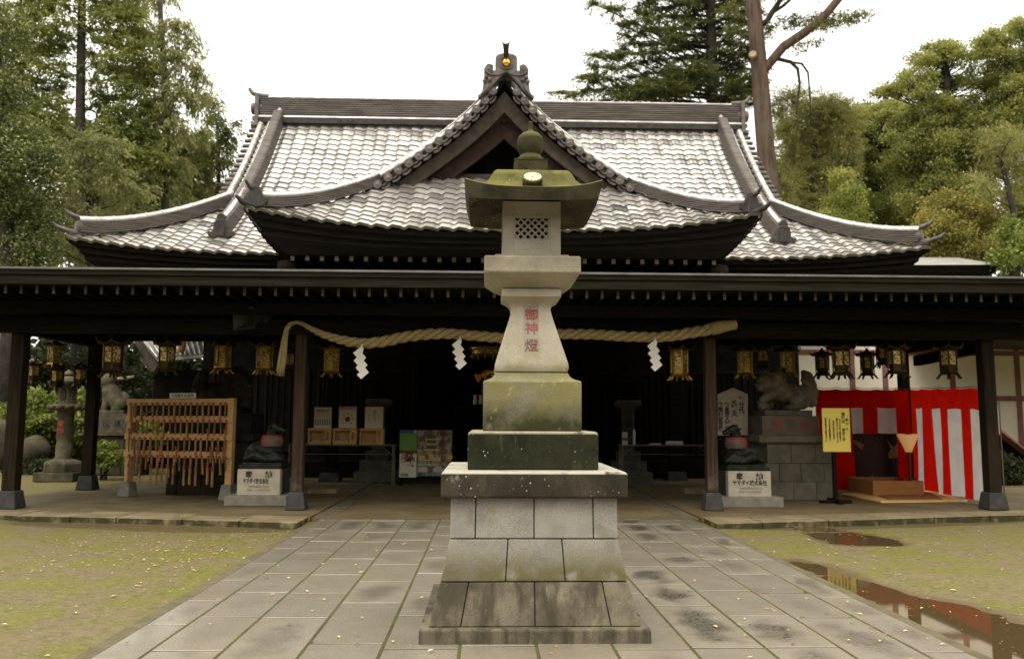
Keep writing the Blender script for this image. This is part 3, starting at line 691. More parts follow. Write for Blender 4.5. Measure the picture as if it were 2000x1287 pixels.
for i in range(-4, n+5):
    for sgn in (1, -1):
        pa = Vector((xa+i*st, yl, za)); pb = Vector((xa+i*st+sgn*hgt*1.0, yl, zb))
        # clip to the opening
        t0, t1 = 0.0, 1.0; dx = pb.x-pa.x
        ta, tb = sorted(((xa-pa.x)/dx, (xb-pa.x)/dx)); t0, t1 = max(t0, ta), min(t1, tb)
        if t1-t0 > .03: lat.bar(pa.lerp(pb, t0)+Vector((0, .001*sgn, 0)), pa.lerp(pb, t1)+Vector((0, .001*sgn, 0)), .0135, .019, up=(0, 1, 0))
lat.build('lattice_window', m_gran, fire)
fr = MB()
for (a, b, c, d) in ((xa-.012, xb+.012, zb-.012, zb+.012), (xa-.012, xb+.012, za-.012, za+.012), (xa-.012, xa+.012, za+.012, zb-.012), (xb-.012, xb+.012, za+.012, zb-.012)):
    fr.box(a, b, LY-h+.006, LY-h+.03, c, d)
fr.build('window_frame', m_gran, fire)
for sg in (-1, 1):
    lt = MB(); xs_ = LX+sg*(h-.022); ya, yb_ = LY-.148, LY+.148
    for i in range(-4, n+5):
        for sgn in (1, -1):
            pa = Vector((xs_, ya+i*st, za)); pb = Vector((xs_, ya+i*st+sgn*hgt, zb)); dy = pb.y-pa.y
            ta, tb = sorted(((ya-pa.y)/dy, (yb_-pa.y)/dy)); t0, t1 = max(0.0, ta), min(1.0, tb)
            if t1-t0 > .03: lt.bar(pa.lerp(pb, t0)+Vector((.001*sgn, 0, 0)), pa.lerp(pb, t1)+Vector((.001*sgn, 0, 0)), .0135, .019, up=(1, 0, 0))
    lt.build('lattice_window', m_gran, fire)
# the roof: concave top, upturned corners
kr = MB(); n = 24
def roofring(h, z, lift, cut=0):
    pts = []
    for sd_ in range(4):
        for i in range(n):
            u = -1+2*i/n
            x, y = ((u, -1), (1, u), (-u, 1), (-1, -u))[sd_]
            l = lift*(abs(u)**3.2)
            pts.append((LX+x*h, LY+y*h, z+l))
    return pts
rings = [roofring(.25, 3.40, 0), roofring(.505, 3.325, .015), roofring(.513, 3.322, .02), roofring(.543, 3.412, .055), roofring(.546, 3.42, .06), roofring(.536, 3.425, .06),
         roofring(.49, 3.428, .033), roofring(.437, 3.445, .013), roofring(.39, 3.478, .005), roofring(.352, 3.53, 0), roofring(.328, 3.582, 0), roofring(.308, 3.615, 0), roofring(.285, 3.634, 0), roofring(.24, 3.642, 0)]
kr.loft(rings); kr.build('roof', m_kasa, lan, smooth=38)
# chrysanthemum crest on the roof's front slope
ax = Vector((0, -math.cos(math.radians(46)), math.sin(math.radians(46))))
cc = Vector((LX-.005, LY-.415, 3.495))
cb = MB(); cb.lathe([(.070, -.06), (.080, -.045), (.082, .035), (.075, .045)], cc, 32, ax=ax); crest = cb.build('crest', m_kasa, lan, smooth=35)
pt = MB(); rot = ax.to_track_quat('Z', 'Y').to_matrix()
for i in range(16):
    a = 2*math.pi*i/16
    d = rot @ Vector((math.cos(a), math.sin(a), 0)); t_ = rot @ Vector((-math.sin(a), math.cos(a), 0))
    base = cc+ax*.046
    ring = [base+d*.016-t_*.003, base+d*.06-t_*.0105, base+d*.071-t_*.007, base+d*.074, base+d*.071+t_*.007, base+d*.06+t_*.0105, base+d*.016+t_*.003]
    top = [p+ax*.006+(base+d*.05-p)*.12 for p in ring]
    pt.loft([ring, top])
pt.lathe([(.015, .045), (.013, .055)], cc, 12, ax=ax)
pt.build('chrysanthemum_petals', m_crest, crest)
fn = MB()
fn.sq([(.17, 3.64), (.17, 3.66)], LX, LY); fn.sq([(.138, 3.66), (.138, 3.765), (.142, 3.768), (.142, 3.778)], LX, LY)
fn.lathe([(.115, 3.778), (.123, 3.79), (.118, 3.812), (.095, 3.83), (.09, 3.842), (.088, 3.85), (.094, 3.862), (.106, 3.89), (.112, 3.93), (.111, 3.975), (.100, 4.012), (.072, 4.038), (.035, 4.052), (.022, 4.066), (.018, 4.09), (.019, 4.125), (.021, 4.138), (.012, 4.146)], (LX, LY, 0), 28)
fn.build('finial', m_finial, lan, smooth=40)

# ================================================================== THE SHRINE HALL
XC = .5; HALF = 11.28; VERGE = 8.2
hall = thing('shrine_hall', 'wide wooden worship hall with silvery pantile roof and a front gable behind the long canopy', 'shrine hall', (XC, 25, 0))
def prof_main(Y):
    d = Y-21.0; return 5.82 + .469*d + .058*d*d
def lift_main(ax_): return .36*max(0.0, (ax_-6.3)/4.98)**2
def z_main(X, Y):
    d = max(0.0, Y-21.0); return prof_main(Y) + lift_main(abs(X-XC))*max(0.0, 1-d/4.0)**1.5
def pantile(p):
    p = p % 1.0
    return .5*math.sin(2*math.pi*p) + .22*math.sin(4*math.pi*p+.6)
def tile_field(fn, u0, u1, tu, vs, inside, amp=.047, step=.030, seg=8, tone_seed=0, edge_drop=.07):
    """fn(u, v) -> point on the roof plane; rows between consecutive vs (v grows up the slope); every row laps over the one below it"""
    mb = MB(); nu = int(round((u1-u0)/tu)); tu = (u1-u0)/nu
    us = [u0 + tu*k/seg for k in range(nu*seg+1)]
    rnd = random.Random(tone_seed); e = .02
    for i in range(len(vs)-1):
        va, vb = vs[i], vs[i+1]
        tones = [min(1, max(0, rnd.gauss(.68, .22))) if rnd.random() < .95 else rnd.uniform(.1, .35) for _ in range(nu)]
        jit = [rnd.uniform(-.006, .006) for _ in range(nu)]
        rowpts = {}
        def pt(k, v, h):
            u = us[k]; p = fn(u, v)
            du = fn(u+e, v)-fn(u-e, v); dv = fn(u, v+e)-fn(u, v-e); nn = du.cross(dv).normalized()
            if nn.z < 0: nn = -nn
            ti = min(nu-1, k//seg)
            return p + nn*(h + amp*pantile((k % seg)/seg) + jit[ti]*0.5)
        cache = {}
        def idx(k, w_):
            if (k, w_) not in cache:
                if w_ == 0: p = pt(k, va, step)
                elif w_ == 1: p = pt(k, vb+.0, .0)
                else: p = pt(k, va, step - (edge_drop if i == 0 else step+.012))
                cache[(k, w_)] = len(mb.v); mb.v.append(tuple(p))
            return cache[(k, w_)]
        for k in range(nu*seg):
            um = (us[k]+us[k+1])/2
            if not inside(um, (va+vb)/2): continue
            t_ = tones[k//seg]
            mb.f.append((idx(k, 0), idx(k+1, 0), idx(k+1, 1), idx(k, 1))); mb.m.append(0); mb.tone.append(t_)
            mb.f.append((idx(k, 2), idx(k+1, 2), idx(k+1, 0), idx(k, 0))); mb.m.append(1); mb.tone.append(0)
    return mb
TM = [m_tile, m_tileedge]
# main front slope (rows .33 m along the slope)
def rows(fz, a, b, stp):
    out = [a]; 
    while out[-1] < b-1e-6:
        y = out[-1]; sl = (fz(y+.01)-fz(y))/.01
        out.append(min(b, y + stp/math.sqrt(1+sl*sl)))
    return out
def hipx(Y): return HALF - (Y-21.0)*((HALF-VERGE)/3.0)
ins = lambda X, Y: abs(X-XC) < (hipx(Y)+.05 if Y < 24 else VERGE)
mb = tile_field(lambda u, v: Vector((u, v, z_main(u, v))), XC-HALF, XC+HALF, .39, rows(prof_main, 21.0, 28.0, .31), ins, tone_seed=3)
mb.build('front_roof_slope', TM, hall)
# side skirts and the back slope
for sg in (-1, 1):
    f_ = lambda u, v, sg=sg: Vector((XC+sg*(HALF-(v-21.0)*((HALF-VERGE)/3.0)), u, prof_main(v)+.36*max(0, (abs(u-28)-2.2)/4.8)**2*max(0, 1-(v-21)/4)**1.5))
    mb = tile_field(f_, 21.0, 35.0, .42, rows(prof_main, 21.0, 24.2, .36), lambda u, v: 21+(v-21) < u < 35-(v-21), tone_seed=5+sg, seg=6)
    mb.build('side_roof_slope', TM, hall)
mb = tile_field(lambda u, v: Vector((u, 56-v, prof_main(v))), XC-HALF, XC+HALF, .6, rows(prof_main, 21.0, 28.0, .5), ins, tone_seed=9, seg=4)
mb.build('back_roof_slope', TM, hall)
# main ridge
def stack_prof(w0, h, n, tap=.9):
    """stepped side of a ridge made of thin courses of tile"""
    r = []; 
    for i in range(n):
        ww = w0*(1-(1-tap)*i/n); r += [(ww, h*i/n), (ww, h*(i+.62)/n), (ww-.035, h*(i+.66)/n), (ww-.035, h*(i+.98)/n)]
    return [(-a, b) for a, b in r] + [(a, b) for a, b in reversed(r)]
def cap_path(path, r, parent, name='ridge_cap', up=.0, seglen=.42, mt=None):
    """round cap tiles laid end to end"""
    P = [V3(p) for p in path]; L_ = [0]
    for a, b in zip(P, P[1:]): L_.append(L_[-1]+(b-a).length)
    tot = L_[-1]; nseg = max(1, int(tot/seglen)); pts = []; rs = []
    def pos(s):
        for i in range(len(P)-1):
            if s <= L_[i+1]+1e-6: return P[i].lerp(P[i+1], (s-L_[i])/max(1e-6, L_[i+1]-L_[i]))
        return P[-1]
    for k in range(nseg):
        s0, s1 = tot*k/nseg, tot*(k+1)/nseg
        pts += [pos(s0+.002), pos(s0+.05), pos(s0+.06), pos(s1-.002)]; rs += [r*1.13, r*1.13, r, r]
    mb = MB(); mb.tube([p+Vector((0, 0, up)) for p in pts], rs, 10); return mb.build(name, mt or m_cap, parent, smooth=50)
zr = prof_main(28)-.12
mb = MB(); mb.sweep(stack_prof(.26, .84, 11), [(XC-8.35, 28, zr), (XC-4, 28, zr), (XC+4, 28, zr), (XC+8.35, 28, zr)]); ridge = mb.build('main_ridge', m_ridge, hall)
mb = MB(); mb.tube([(XC-8.4, 27.74, zr+.10), (XC+8.4, 27.74, zr+.10)], .06, 8); mb.build('ridge_rib', m_cap, ridge, smooth=50)
mb = MB(); mb.box(XC-8.3, XC+8.3, 27.60, 27.73, zr-.14, zr+.05); mb.build('ridge_base', m_ridgedk, ridge)
cap_path([(XC-8.5, 28, zr+.86), (XC+8.5, 28, zr+.86)], .085, ridge)
for sg in (-1, 1):
    xe = XC+sg*8.38
    mb = MB(); mb.lathe([(.20, -.10), (.20, .28), (.16, .30)], (xe, 27.93, zr+.45), 16, ax=(sg, 0, 0))
    mb.box(min(xe, xe+sg*.13), max(xe, xe+sg*.13), 27.66, 28.4, zr-.5, zr+.92)
    mb.box(min(xe, xe+sg*.26), max(xe, xe+sg*.26), 27.72, 28.3, zr-.28, zr-.10); mb.box(min(xe, xe+sg*.22), max(xe, xe+sg*.22), 27.72, 28.3, zr+.0, zr+.12)
    mb.tube([(xe-sg*.25, 27.98, zr+.93), (xe+sg*.1, 27.98, zr+.95), (xe+sg*.3, 27.98, zr+1.03), (xe+sg*.42, 27.98, zr+1.2)], [.09, .09, .075, .06], 10)
    mb.build('ridge_end_tile', m_orna, hall, smooth=40)
    # descending ridge, the two cap rows beside it, and the verge tile ends
    def dl(off, ya, yb, h=0): return [(XC+sg*off, lerp(ya, yb, k/14), z_main(XC+sg*off, lerp(ya, yb, k/14))+h) for k in range(15)]
    mb = MB(); mb.sweep(stack_prof(.16, .46, 7), dl(7.68, 27.9, 22.3)); dr = mb.build('descending_ridge', m_ridge, hall)
    cap_path(dl(7.68, 28.0, 22.25, .47), .10, dr)
    cap_path(dl(7.95, 27.9, 23.6, .14), .095, dr); cap_path(dl(8.27, 27.9, 23.95, .10), .10, dr)
    mb = MB()
    for k in range(19):
        Y = 27.75-k*.213; z = z_main(XC+sg*8.2, Y)
        mb.lathe([(.065, 0), (.065, .50), (.05, .51)], (XC+sg*8.12, Y, z+.02), 10, ax=(sg, 0, -.06))
        mb.obox((XC+sg*8.33, Y-.1, z-.04), (.4, .16, .05))
    mb.build('verge_tiles', m_orna, hall, smooth=45)
    # gable triangle at the end, under the verge
    mb = MB(); pts = [(24.0+k*.4, prof_main(24.0+k*.4)-.1) for k in range(11)]; pts = pts+[(56-a, b) for a, b in reversed(pts[:-1])]
    mb.loft([[(XC+sg*7.7, a, b) for a, b in pts], [(XC+sg*7.55, a, b) for a, b in pts]]); mb.build('end_gable', m_wood, hall)
    # demon tile at the foot of the descending ridge
    cx_, cz_, cy_ = XC+sg*7.68, z_main(XC+7.68, 22.2)+.02, 22.2
    half = [(0, .62), (.07, .60), (.115, .54), (.12, .47), (.10, .42), (.17, .38), (.20, .28), (.20, .16), (.25, .10), (.33, .13), (.36, .08), (.33, .0), (.24, -.05), (.12, -.06), (.09, -.18), (0, -.18)]
    poly = [(cx_+a, cz_+b) for a, b in half]+[(cx_-a, cz_+b) for a, b in reversed(half[1:-1])]
    mb = MB(); mb.prism(poly, cy_-.12, cy_+.10); dt = mb.build('demon_tile', m_ridgedk, hall, bevel=.02)
    mb = MB(); mb.prism([(cx_+a, cz_+b) for a, b in ((-.12, -.02), (.12, -.02), (.12, .25), (.06, .33), (-.06, .33), (-.12, .25))], cy_-.15, cy_-.118); mb.build('boss', m_ridgedk, dt, bevel=.01)
    # hip ridge sweeping to the corner
    hp = []
    for k in range(19):
        t = k/18; Y = lerp(24.15, 21.25, t); X = XC+sg*hipx(Y); hp.append((X, Y, z_main(X, Y)+.02+.10*t**3))
    mb = MB(); mb.sweep(stack_prof(.16, .30, 6), hp); hr = mb.build('hip_ridge', m_ridge, hall)
    cap_path([(a, b, c+.33) for a, b, c in hp], .10, hr)
    a, b, c = hp[-1]
    mb = MB()
    mb.lathe([(.16, -.05), (.17, .03), (.12, .07)], (a, b, c+.16), 14, ax=(sg*.7, -.7, 0))
    mb.tube([(a-sg*.1, b+.1, c+.36), (a+sg*.09, b-.09, c+.40), (a+sg*.2, b-.2, c+.47), (a+sg*.26, b-.26, c+.54)], [.075, .07, .05, .025], 8)
    mb.tube([(a-sg*.1, b+.1, c-.02), (a+sg*.2, b-.2, c+.0), (a+sg*.38, b-.38, c+.07), (a+sg*.44, b-.44, c+.15)], [.075, .07, .055, .03], 8)
    mb.build('corner_tile', m_orna, hr, smooth=45)
# fascia and soffit under the main eave
def eave_band(zf, xc, half, y0, ysd, mt, parent, d1=.40, ins1=.55, name='eave_fascia', lf=None):
    mb = MB(); n = 48; ra = []; rb = []; rc = []; r0 = []; rx = []; rz_ = []; ry_ = []; rw = []
    for k in range(n+1):
        u = -1+2*k/n; x = xc+u*half
        z = zf(u)
        r0.append((xc+u*(half-.10), y0+.10, z-.02)); ra.append((xc+u*(half-.12), y0+.12, z-.13))
        rb.append((xc+u*(half-.16-ins1*.3), y0+.2, lerp(z, zf(0), .35)-d1*.75)); rx.append((xc+u*(half-.26), y0+.13, z-.16)); rz_.append((xc+u*(half-.30), y0+.24, lerp(z, zf(0), .1)-.175)); ry_.append((xc+u*(half-.32), y0+.25, lerp(z, zf(0), .2)-.255)); rw.append((xc+u*(half-.38), y0+.36, lerp(z, zf(0), .3)-.27)); rb[-1] = (xc+u*(half-.40), y0+.37, lerp(z, zf(0), .4)-d1*.86); rc.append((xc+u*(half-ins1*1.6), y0+ins1*1.1, zf(0)-d1-.06))
    # side returns
    mb.loft([r0, ra, rz_, ry_, rw, rb, rc], caps=False, closed=False)
    for sg in (-1, 1):
        col = [r[0 if sg < 0 else -1] for r in (r0, ra, rz_, ry_, rw, rb, rc)]
        back = [(x, y0+ysd, zf(0)-(.02, .13, .175, .255, .27, d1*.86, d1+.06)[q]) for q, (x, y, z) in enumerate(col)]
        mb.loft([col, back], caps=False, closed=False)
    sl = MB()
    return mb.build(name, mt, parent, smooth=25)
eave_band(lambda u: 5.80+lift_main(abs(u)*HALF), XC, HALF, 21.0, 14, m_wood, hall)
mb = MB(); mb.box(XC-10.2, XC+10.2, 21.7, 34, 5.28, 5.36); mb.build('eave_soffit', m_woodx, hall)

# ---- the front gable porch
XP = .42; PH = 5.82; GY = 20.0
_disc = [(988, 148), (972, 170), (954.5, 190), (935, 210), (915, 231), (893, 250), (873, 267), (850, 286), (826, 301), (803, 317), (780, 333), (756, 349), (733, 364.5)]
_dp = [at(x, y, 19.72) for x, y in _disc]
SP_OFF = [_dp[0].x-p.x for p in _dp] + [3.75, 4.35, 4.9, 5.4, PH]
SP_Z = [p.z+.02 for p in _dp] + [6.84, 6.5, 6.22, 6.0, 5.80]
_co = np.polyfit(SP_OFF, SP_Z, 5)
def zs(off): return float(np.polyval(_co, off))
def zf(Y): d = Y-18.0; return 5.80 + .66*d + .06*d*d
_o = np.linspace(0, PH, 300); _z = np.array([zs(o_) for o_ in _o])
def off_hip(Y): return float(np.interp(-zf(Y), -_z, _o))
def lift_p(ax_): return .46*(max(0.0, ax_)/PH)**2.8
def z_pf(X, Y): d = max(0, Y-18); return zf(Y)+lift_p(min(PH, abs(X-XP)))*max(0, 1-d/1.9)**1.5
mb = tile_field(lambda u, v: Vector((u, v, z_pf(u, v))), XP-PH, XP+PH, .36, rows(zf, 18.0, 20.3, .29), lambda X, Y: abs(X-XP) < off_hip(Y)+.08, tone_seed=21)
mb.build('porch_front_slope', TM, hall)
def z_ps(off, Y):
    d = PH-off; return zs(off) + lift_p(PH-max(0, (Y-18.0)))*max(0, 1-d/1.9)**1.5*(1 if Y < 24 else 0)
offr = [PH]
while offr[-1] > .05: offr.append(max(.0, offr[-1]-.27))
for sg in (-1, 1):
    def fs_(u, v, sg=sg): return Vector((XP+sg*(PH-v), u, z_ps(PH-v, u)))
    def in_(u, v):
        off = PH-v
        if u < 20.0 and off < off_hip(u): return False
        return u > 18.0 and zs(off) > prof_main(max(21.0, u))-.25 or u < 21.3
    mb = tile_field(fs_, 18.0, 27.0, .36, [PH-o_ for o_ in offr], in_, tone_seed=31+sg, seg=6)
    mb.build('porch_side_slope', TM, hall)
# ridge of the porch and its hips
zpr = zs(0)-.1
mb = MB(); mb.sweep(stack_prof(.17, .42, 6), [(XP, 19.85, zpr), (XP, 23, zpr), (XP, 26.4, zpr)]); pr_ = mb.build('porch_ridge', m_ridge, hall)
cap_path([(XP, 19.8, zpr+.45), (XP, 26.4, zpr+.45)], .095, pr_)
for sg in (-1, 1):
    hp = []
    for k in range(25):
        Y = lerp(19.93, 18.18, k/24); X = XP+sg*off_hip(Y)
        if k == 0: pass
        hp.append((X, Y, z_pf(X, Y)+.03))
    # extend the hip ridge up beside the gable verge, as the descending ridge
    vp = []
    for k in range(22):
        o_ = lerp(.12, off_hip(19.93)-.05, k/21); vp.append((XP+sg*o_, 20.22-.29*(k/21)**4, zs(o_)+.02))
    path = vp+hp
    mb = MB(); mb.sweep(stack_prof(.13, .24, 5), vp[1:]+hp); hr = mb.build('porch_hip_ridge', m_ridge, hall)
    cap_path([(a, b, c+.27) for k, (a, b, c) in enumerate(path)], .085, hr, seglen=.36)
    cap_path([(a, b-.17, c+.17) for a, b, c in vp], .06, hr, seglen=.30)
    a, b, c = hp[-1]
    half = [(0, .38), (.09, .36), (.13, .26), (.17, .12), (.24, .14), (.26, .04), (.16, -.06), (0, -.08)]
    mb = MB()
    mb.prism([(a+p, c+.06+q) for p, q in half]+[(a-p, c+.06+q) for p, q in reversed(half[1:-1])], b-.10, b+.06)
    mb.tube([(a-sg*.1, b+.1, c+.32), (a+sg*.03, b-.03, c+.36), (a+sg*.14, b-.10, c+.43), (a+sg*.22, b-.14, c+.56)], [.08, .075, .055, .03], 8)
    mb.tube([(a-sg*.1, b+.1, c-.02), (a+sg*.12, b-.1, c+.0), (a+sg*.28, b-.2, c+.07), (a+sg*.38, b-.26, c+.18)], [.08, .075, .065, .035], 8)
    mb.build('corner_tile', m_ridgedk, hr, smooth=45)
    # verge tiles: round ended tiles looking forward, curved pendants between them
    mb = MB(); o_ = .22; s_acc = []; ofs = np.linspace(.30, off_hip(19.93)-.0, 300)
    zz_ = [zs(q) for q in ofs]; L_ = np.concatenate([[0], np.cumsum(np.hypot(np.diff(ofs), np.diff(zz_)))])
    nd = 12; front = 19.72
    for k in range(nd+1):
        q = float(np.interp(L_[-1]*k/nd, L_, ofs)); z = zs(q)-.02
        mb.lathe([(.08, .42), (.085, 0), (.106, -.01), (.106, -.05), (.088, -.055), (.083, -.045), (.045, -.045), (.03, -.055)], (XP+sg*q, front, z), 16, ax=(0, 1, .0))
        if k < nd:
            q2 = float(np.interp(L_[-1]*(k+1)/nd, L_, ofs)); z2 = zs(q2)-.02
            A = Vector((XP+sg*q, front+.05, z)); Bq = Vector((XP+sg*q2, front+.05, z2)); dn = Vector((-(Bq-A).z*sg, 0, (Bq-A).x*sg)).normalized()
            if dn.z > 0: dn = -dn
            for (dep, rr) in ((.10, .028), (.02, .03)):
                pts = [A.lerp(Bq, t)+dn*(dep+.06*math.sin(math.pi*t)) for t in np.linspace(.12, .88, 7)]
                mb.tube(pts, rr, 6)
    mb.build('verge_tiles', m_orna, hall, smooth=50)
    # underside of the verge
    mb = MB(); qs = np.linspace(.0, off_hip(19.93)+.1, 24)
    mb.loft([[(XP+sg*q, 19.80, zs(q)-.06), (XP+sg*q, 19.80, zs(q)-.16), (XP+sg*q, 20.9, zs(q)-.16), (XP+sg*q, 20.9, zs(q)-.06)] for q in qs]); mb.build('verge_board', m_wood, hall)
    # bargeboards: outer and inner
    def barge(y0, y1, d0, d1, qa, qb, mt, name):
        mb = MB(); rr = []
        for q in np.linspace(qa, qb, 22):
            sl = (zs(q+.02)-zs(q-.02))/.04; k = math.sqrt(1+sl*sl)
            rr.append([(XP+sg*q, y0, zs(q)-d0*k), (XP+sg*q, y0, zs(q)-d1*k), (XP+sg*q, y1, zs(q)-d1*k), (XP+sg*q, y1, zs(q)-d0*k)])
        mb.loft(rr); return mb.build(name, mt, hall)
    barge(19.98, 20.10, .17, .47, .0, off_hip(19.93)+.05, m_barge, 'bargeboard')
    barge(20.24, 20.36, .46, .80, .0, 2.6, m_redwood, 'inner_bargeboard')
mb = MB(); pts = [(q, zs(q)-.1) for q in np.linspace(0, 3.0, 14)]
mb.prism([(XP+a, b) for a, b in pts]+[(XP-a, b) for a, b in reversed(pts[1:])], 20.95, 21.05); mb.build('gable_wall', m_woodx, hall)
mb = MB()
for k in range(-9, 10): mb.box(XP+k*.16-.02, XP+k*.16+.02, 20.90, 20.948, 7.3, zs(abs(k)*.16)-.9)
mb.build('gable_lattice', m_woodx, hall)
mb = MB(); mb.box(XP-2.35, XP+2.35, 20.45, 20.62, 7.45, 7.80); mb.box(XP-2.7, XP+2.7, 20.38, 20.62, 7.30, 7.44); mb.build('gable_sill', m_barge, hall)
# pendant under the apex
mb = MB(); gpz = zs(0)
half = [(0, -.60), (.10, -.62), (.17, -.74), (.20, -.90), (.30, -1.02), (.42, -1.10), (.44, -1.20), (.32, -1.20), (.18, -1.10), (.08, -1.02), (0, -1.10)]
mb.prism([(XP+a, gpz+b) for a, b in half]+[(XP-a, gpz+b) for a, b in reversed(half[1:-1])], 20.14, 20.26)
mb.lathe([(.10, 0), (.10, .05), (.05, .08)], (XP, 20.14, gpz-.84), 8, ax=(0, -1, 0)); mb.build('gable_pendant', m_redwood, hall, bevel=.015)
# big ornament tile at the apex
oz = at(988, 103, 19.6).z; ox = XP+.03; k_ = 19.6/F_PX; OY = 19.62
half = [(0, 0), (8, .4), (16, 2.5), (20, 5.5), (22, 8.5), (22.5, 20), (22, 36), (25.5, 37.5), (28.5, 34.5), (28.5, 29), (29.5, 24.5), (33.5, 22.5), (38.5, 23.5), (43, 28.5), (45.5, 36), (45, 44), (43, 50), (46.5, 55), (47, 66), (48, 78), (51.5, 86), (57.5, 90), (56, 94), (51, 94), (44, 88.5), (36, 80), (20, 61), (6, 44), (0, 40)]
mb = MB(); mb.prism([(ox+a*k_, oz-b*k_) for a, b in half]+[(ox-a*k_, oz-b*k_) for a, b in reversed(half[1:-1])], OY, OY+.22); orn = mb.build('apex_ornament', m_orna, hall, bevel=.02)
mb = MB()
hexo = [(-11, 15), (-7, 11), (7, 11), (11, 15), (11, 29), (7, 33), (-7, 33), (-11, 29)]
for i in range(8):
    a, b = hexo[i], hexo[(i+1) % 8]; mb.bar((ox+a[0]*k_, OY-.01, oz-a[1]*k_), (ox+b[0]*k_, OY-.01, oz-b[1]*k_), .05, .035, up=(0, 1, 0))
for sg in (-1, 1):
    for rr in (4.5, 9, 13.5):
        mb.tube([(ox+sg*(36-rr*.6*math.cos(t)+ (0))*k_, OY-.015, oz-(32+rr*math.sin(t))*k_) for t in np.linspace(-.4, 2.4, 9)], .02, 6)
    for a, b in ((41, 52), (44, 61), (34, 58)): mb.sphere((ox+sg*a*k_, OY-.02, oz-b*k_), 4.6*k_, 10, 8)
    mb.tube([(ox+sg*a*k_, OY-.02, oz-b*k_) for a, b in ((6, 43), (16, 47), (26, 48), (34, 46), (41, 41), (44, 34))], .025, 6)
    mb.tube([(ox+sg*a*k_, OY-.02, oz-b*k_) for a, b in ((36, 70), (42, 80), (50, 89))], .03, 6)
mb.build('carving', m_orna, orn, smooth=50)
mb = MB(); mb.sphere((ox, OY-.02, oz-22*k_), 8.2*k_, 16, 12); mb.build('gilt_ball', m_gold, orn, smooth=True)
pd = at(988, 79, 18.95); pb_ = Vector((ox, OY+.12, pd.z-.10)); pax = (pd-pb_); pl__ = pax.length
mb = MB(); mb.lathe([(.062, -.1), (.066, pl__*.5), (.082, pl__*.8), (.108, pl__*.97), (.108, pl__)], pb_, 20, ax=tuple(pax)); mb.build('bird_perch_tile', m_ridgedk, orn, smooth=40)
mb = MB(); mb.lathe([(.106, pl__+.001), (.104, pl__+.008)], pb_, 20, ax=tuple(pax)); mb.build('perch_disc', m_cap, orn)
mb = MB(); mb.box(ox-.07, ox+.07, OY+.02, OY+.2, oz-.05, pb_.z); mb.build('perch_stem', m_orna, orn)
# porch eave
eave_band(lambda u: 5.78+lift_p(abs(u)*PH), XP, PH, 18.0, 4, m_wood, hall, d1=.42, ins1=.55, name='porch_fascia')
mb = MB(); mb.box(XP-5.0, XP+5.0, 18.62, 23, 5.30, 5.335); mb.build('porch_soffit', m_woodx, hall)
for k in range(30):
    x = XP-5.0+10.0*(k+.5)/30
    mb = MB(); mb.box(x-.045, x+.045, 18.66, 21.0, 5.17, 5.297); mb.box(x-.045, x+.045, 18.65, 18.658, 5.18, 5.287, 1); r = mb.build('rafter', [m_woodx, m_rafter], hall)
mb = MB(); mb.box(XP-5.2, XP+5.2, 19.3, 19.6, 4.5, 5.15); mb.box(XP-5.0, XP+5.0, 19.2, 19.7, 3.95, 4.25); mb.build('porch_beam', m_woodx, hall)
for x in (-5.0, 5.0):
    # carved beam nose under the corner
    mb = MB(); mb.box(XP+x-.2, XP+x+.2, 18.75, 19.5, 4.95, 5.2); mb.sphere((XP+x, 18.8, 5.02), (.2, .28, .2), 10, 8); mb.build('beam_nose', m_wood, hall, smooth=40)
# body of the hall: dark timber walls with panels, an open middle bay with the altar behind
mb = MB(); W0, W1, WY = -7.9, 8.9, 23.3
for a, b in ((W0, -1.9), (2.7, W1)):
    mb.box(a, b, WY, WY+.2, .05, 5.25)
mb.box(-1.9, 2.7, WY, WY+.2, 3.3, 5.25); mb.box(W0, W0+.2, WY+.2, 33, 0, 5.25); mb.box(W1-.2, W1, WY+.2, 33, 0, 5.25); mb.box(W0, W1, 33, 33.2, 0, 5.25)
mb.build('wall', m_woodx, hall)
for a, b in ((W0+.2, -1.9), (2.7, W1-.2)):
    n = 4
    for k in range(n):
        x0 = lerp(a, b, k/n)+.1; x1 = lerp(a, b, (k+1)/n)-.1
        mb = MB(); mb.box(x0, x0+.07, WY-.07, WY-.003, .7, 3.0); mb.box(x1-.07, x1, WY-.07, WY-.003, .7, 3.0); mb.box(x0+.07, x1-.07, WY-.07, WY-.003, .7, .78); mb.box(x0+.07, x1-.07, WY-.07, WY-.003, 2.92, 3.0)
        for q in range(1, 7): mb.box(lerp(x0, x1, q/7)-.012, lerp(x0, x1, q/7)+.012, WY-.05, WY-.003, .78, 2.92)
        mb.build('lattice_shutter', m_wood, hall)
mb = MB(); mb.box(-5.4, 6.3, 22.2, WY-.003, .04, .5); mb.box(-2.4, 3.2, 21.7, 22.197, .04, .28); mb.build('veranda', m_woodx, hall)
mb = MB(); mb.box(-1.9, 2.7, 26.0, 26.1, 0, 5.2); mb.build('inner_wall', m_woodx, hall)
for px, py, yy in ((645, 936, 20.9), (1319, 931, 21.6)):
    p = at(px, py, yy)
    q = MB(); q.sq([(.15, .29), (.15, 5.1)], p.x, yy); po = q.build('porch_post', m_wood, hall, bevel=.02)
    q = MB(); q.sq([(.28, .0), (.22, .29)], p.x, yy); q.build('post_base', m_pedstone, po, bevel=.015)

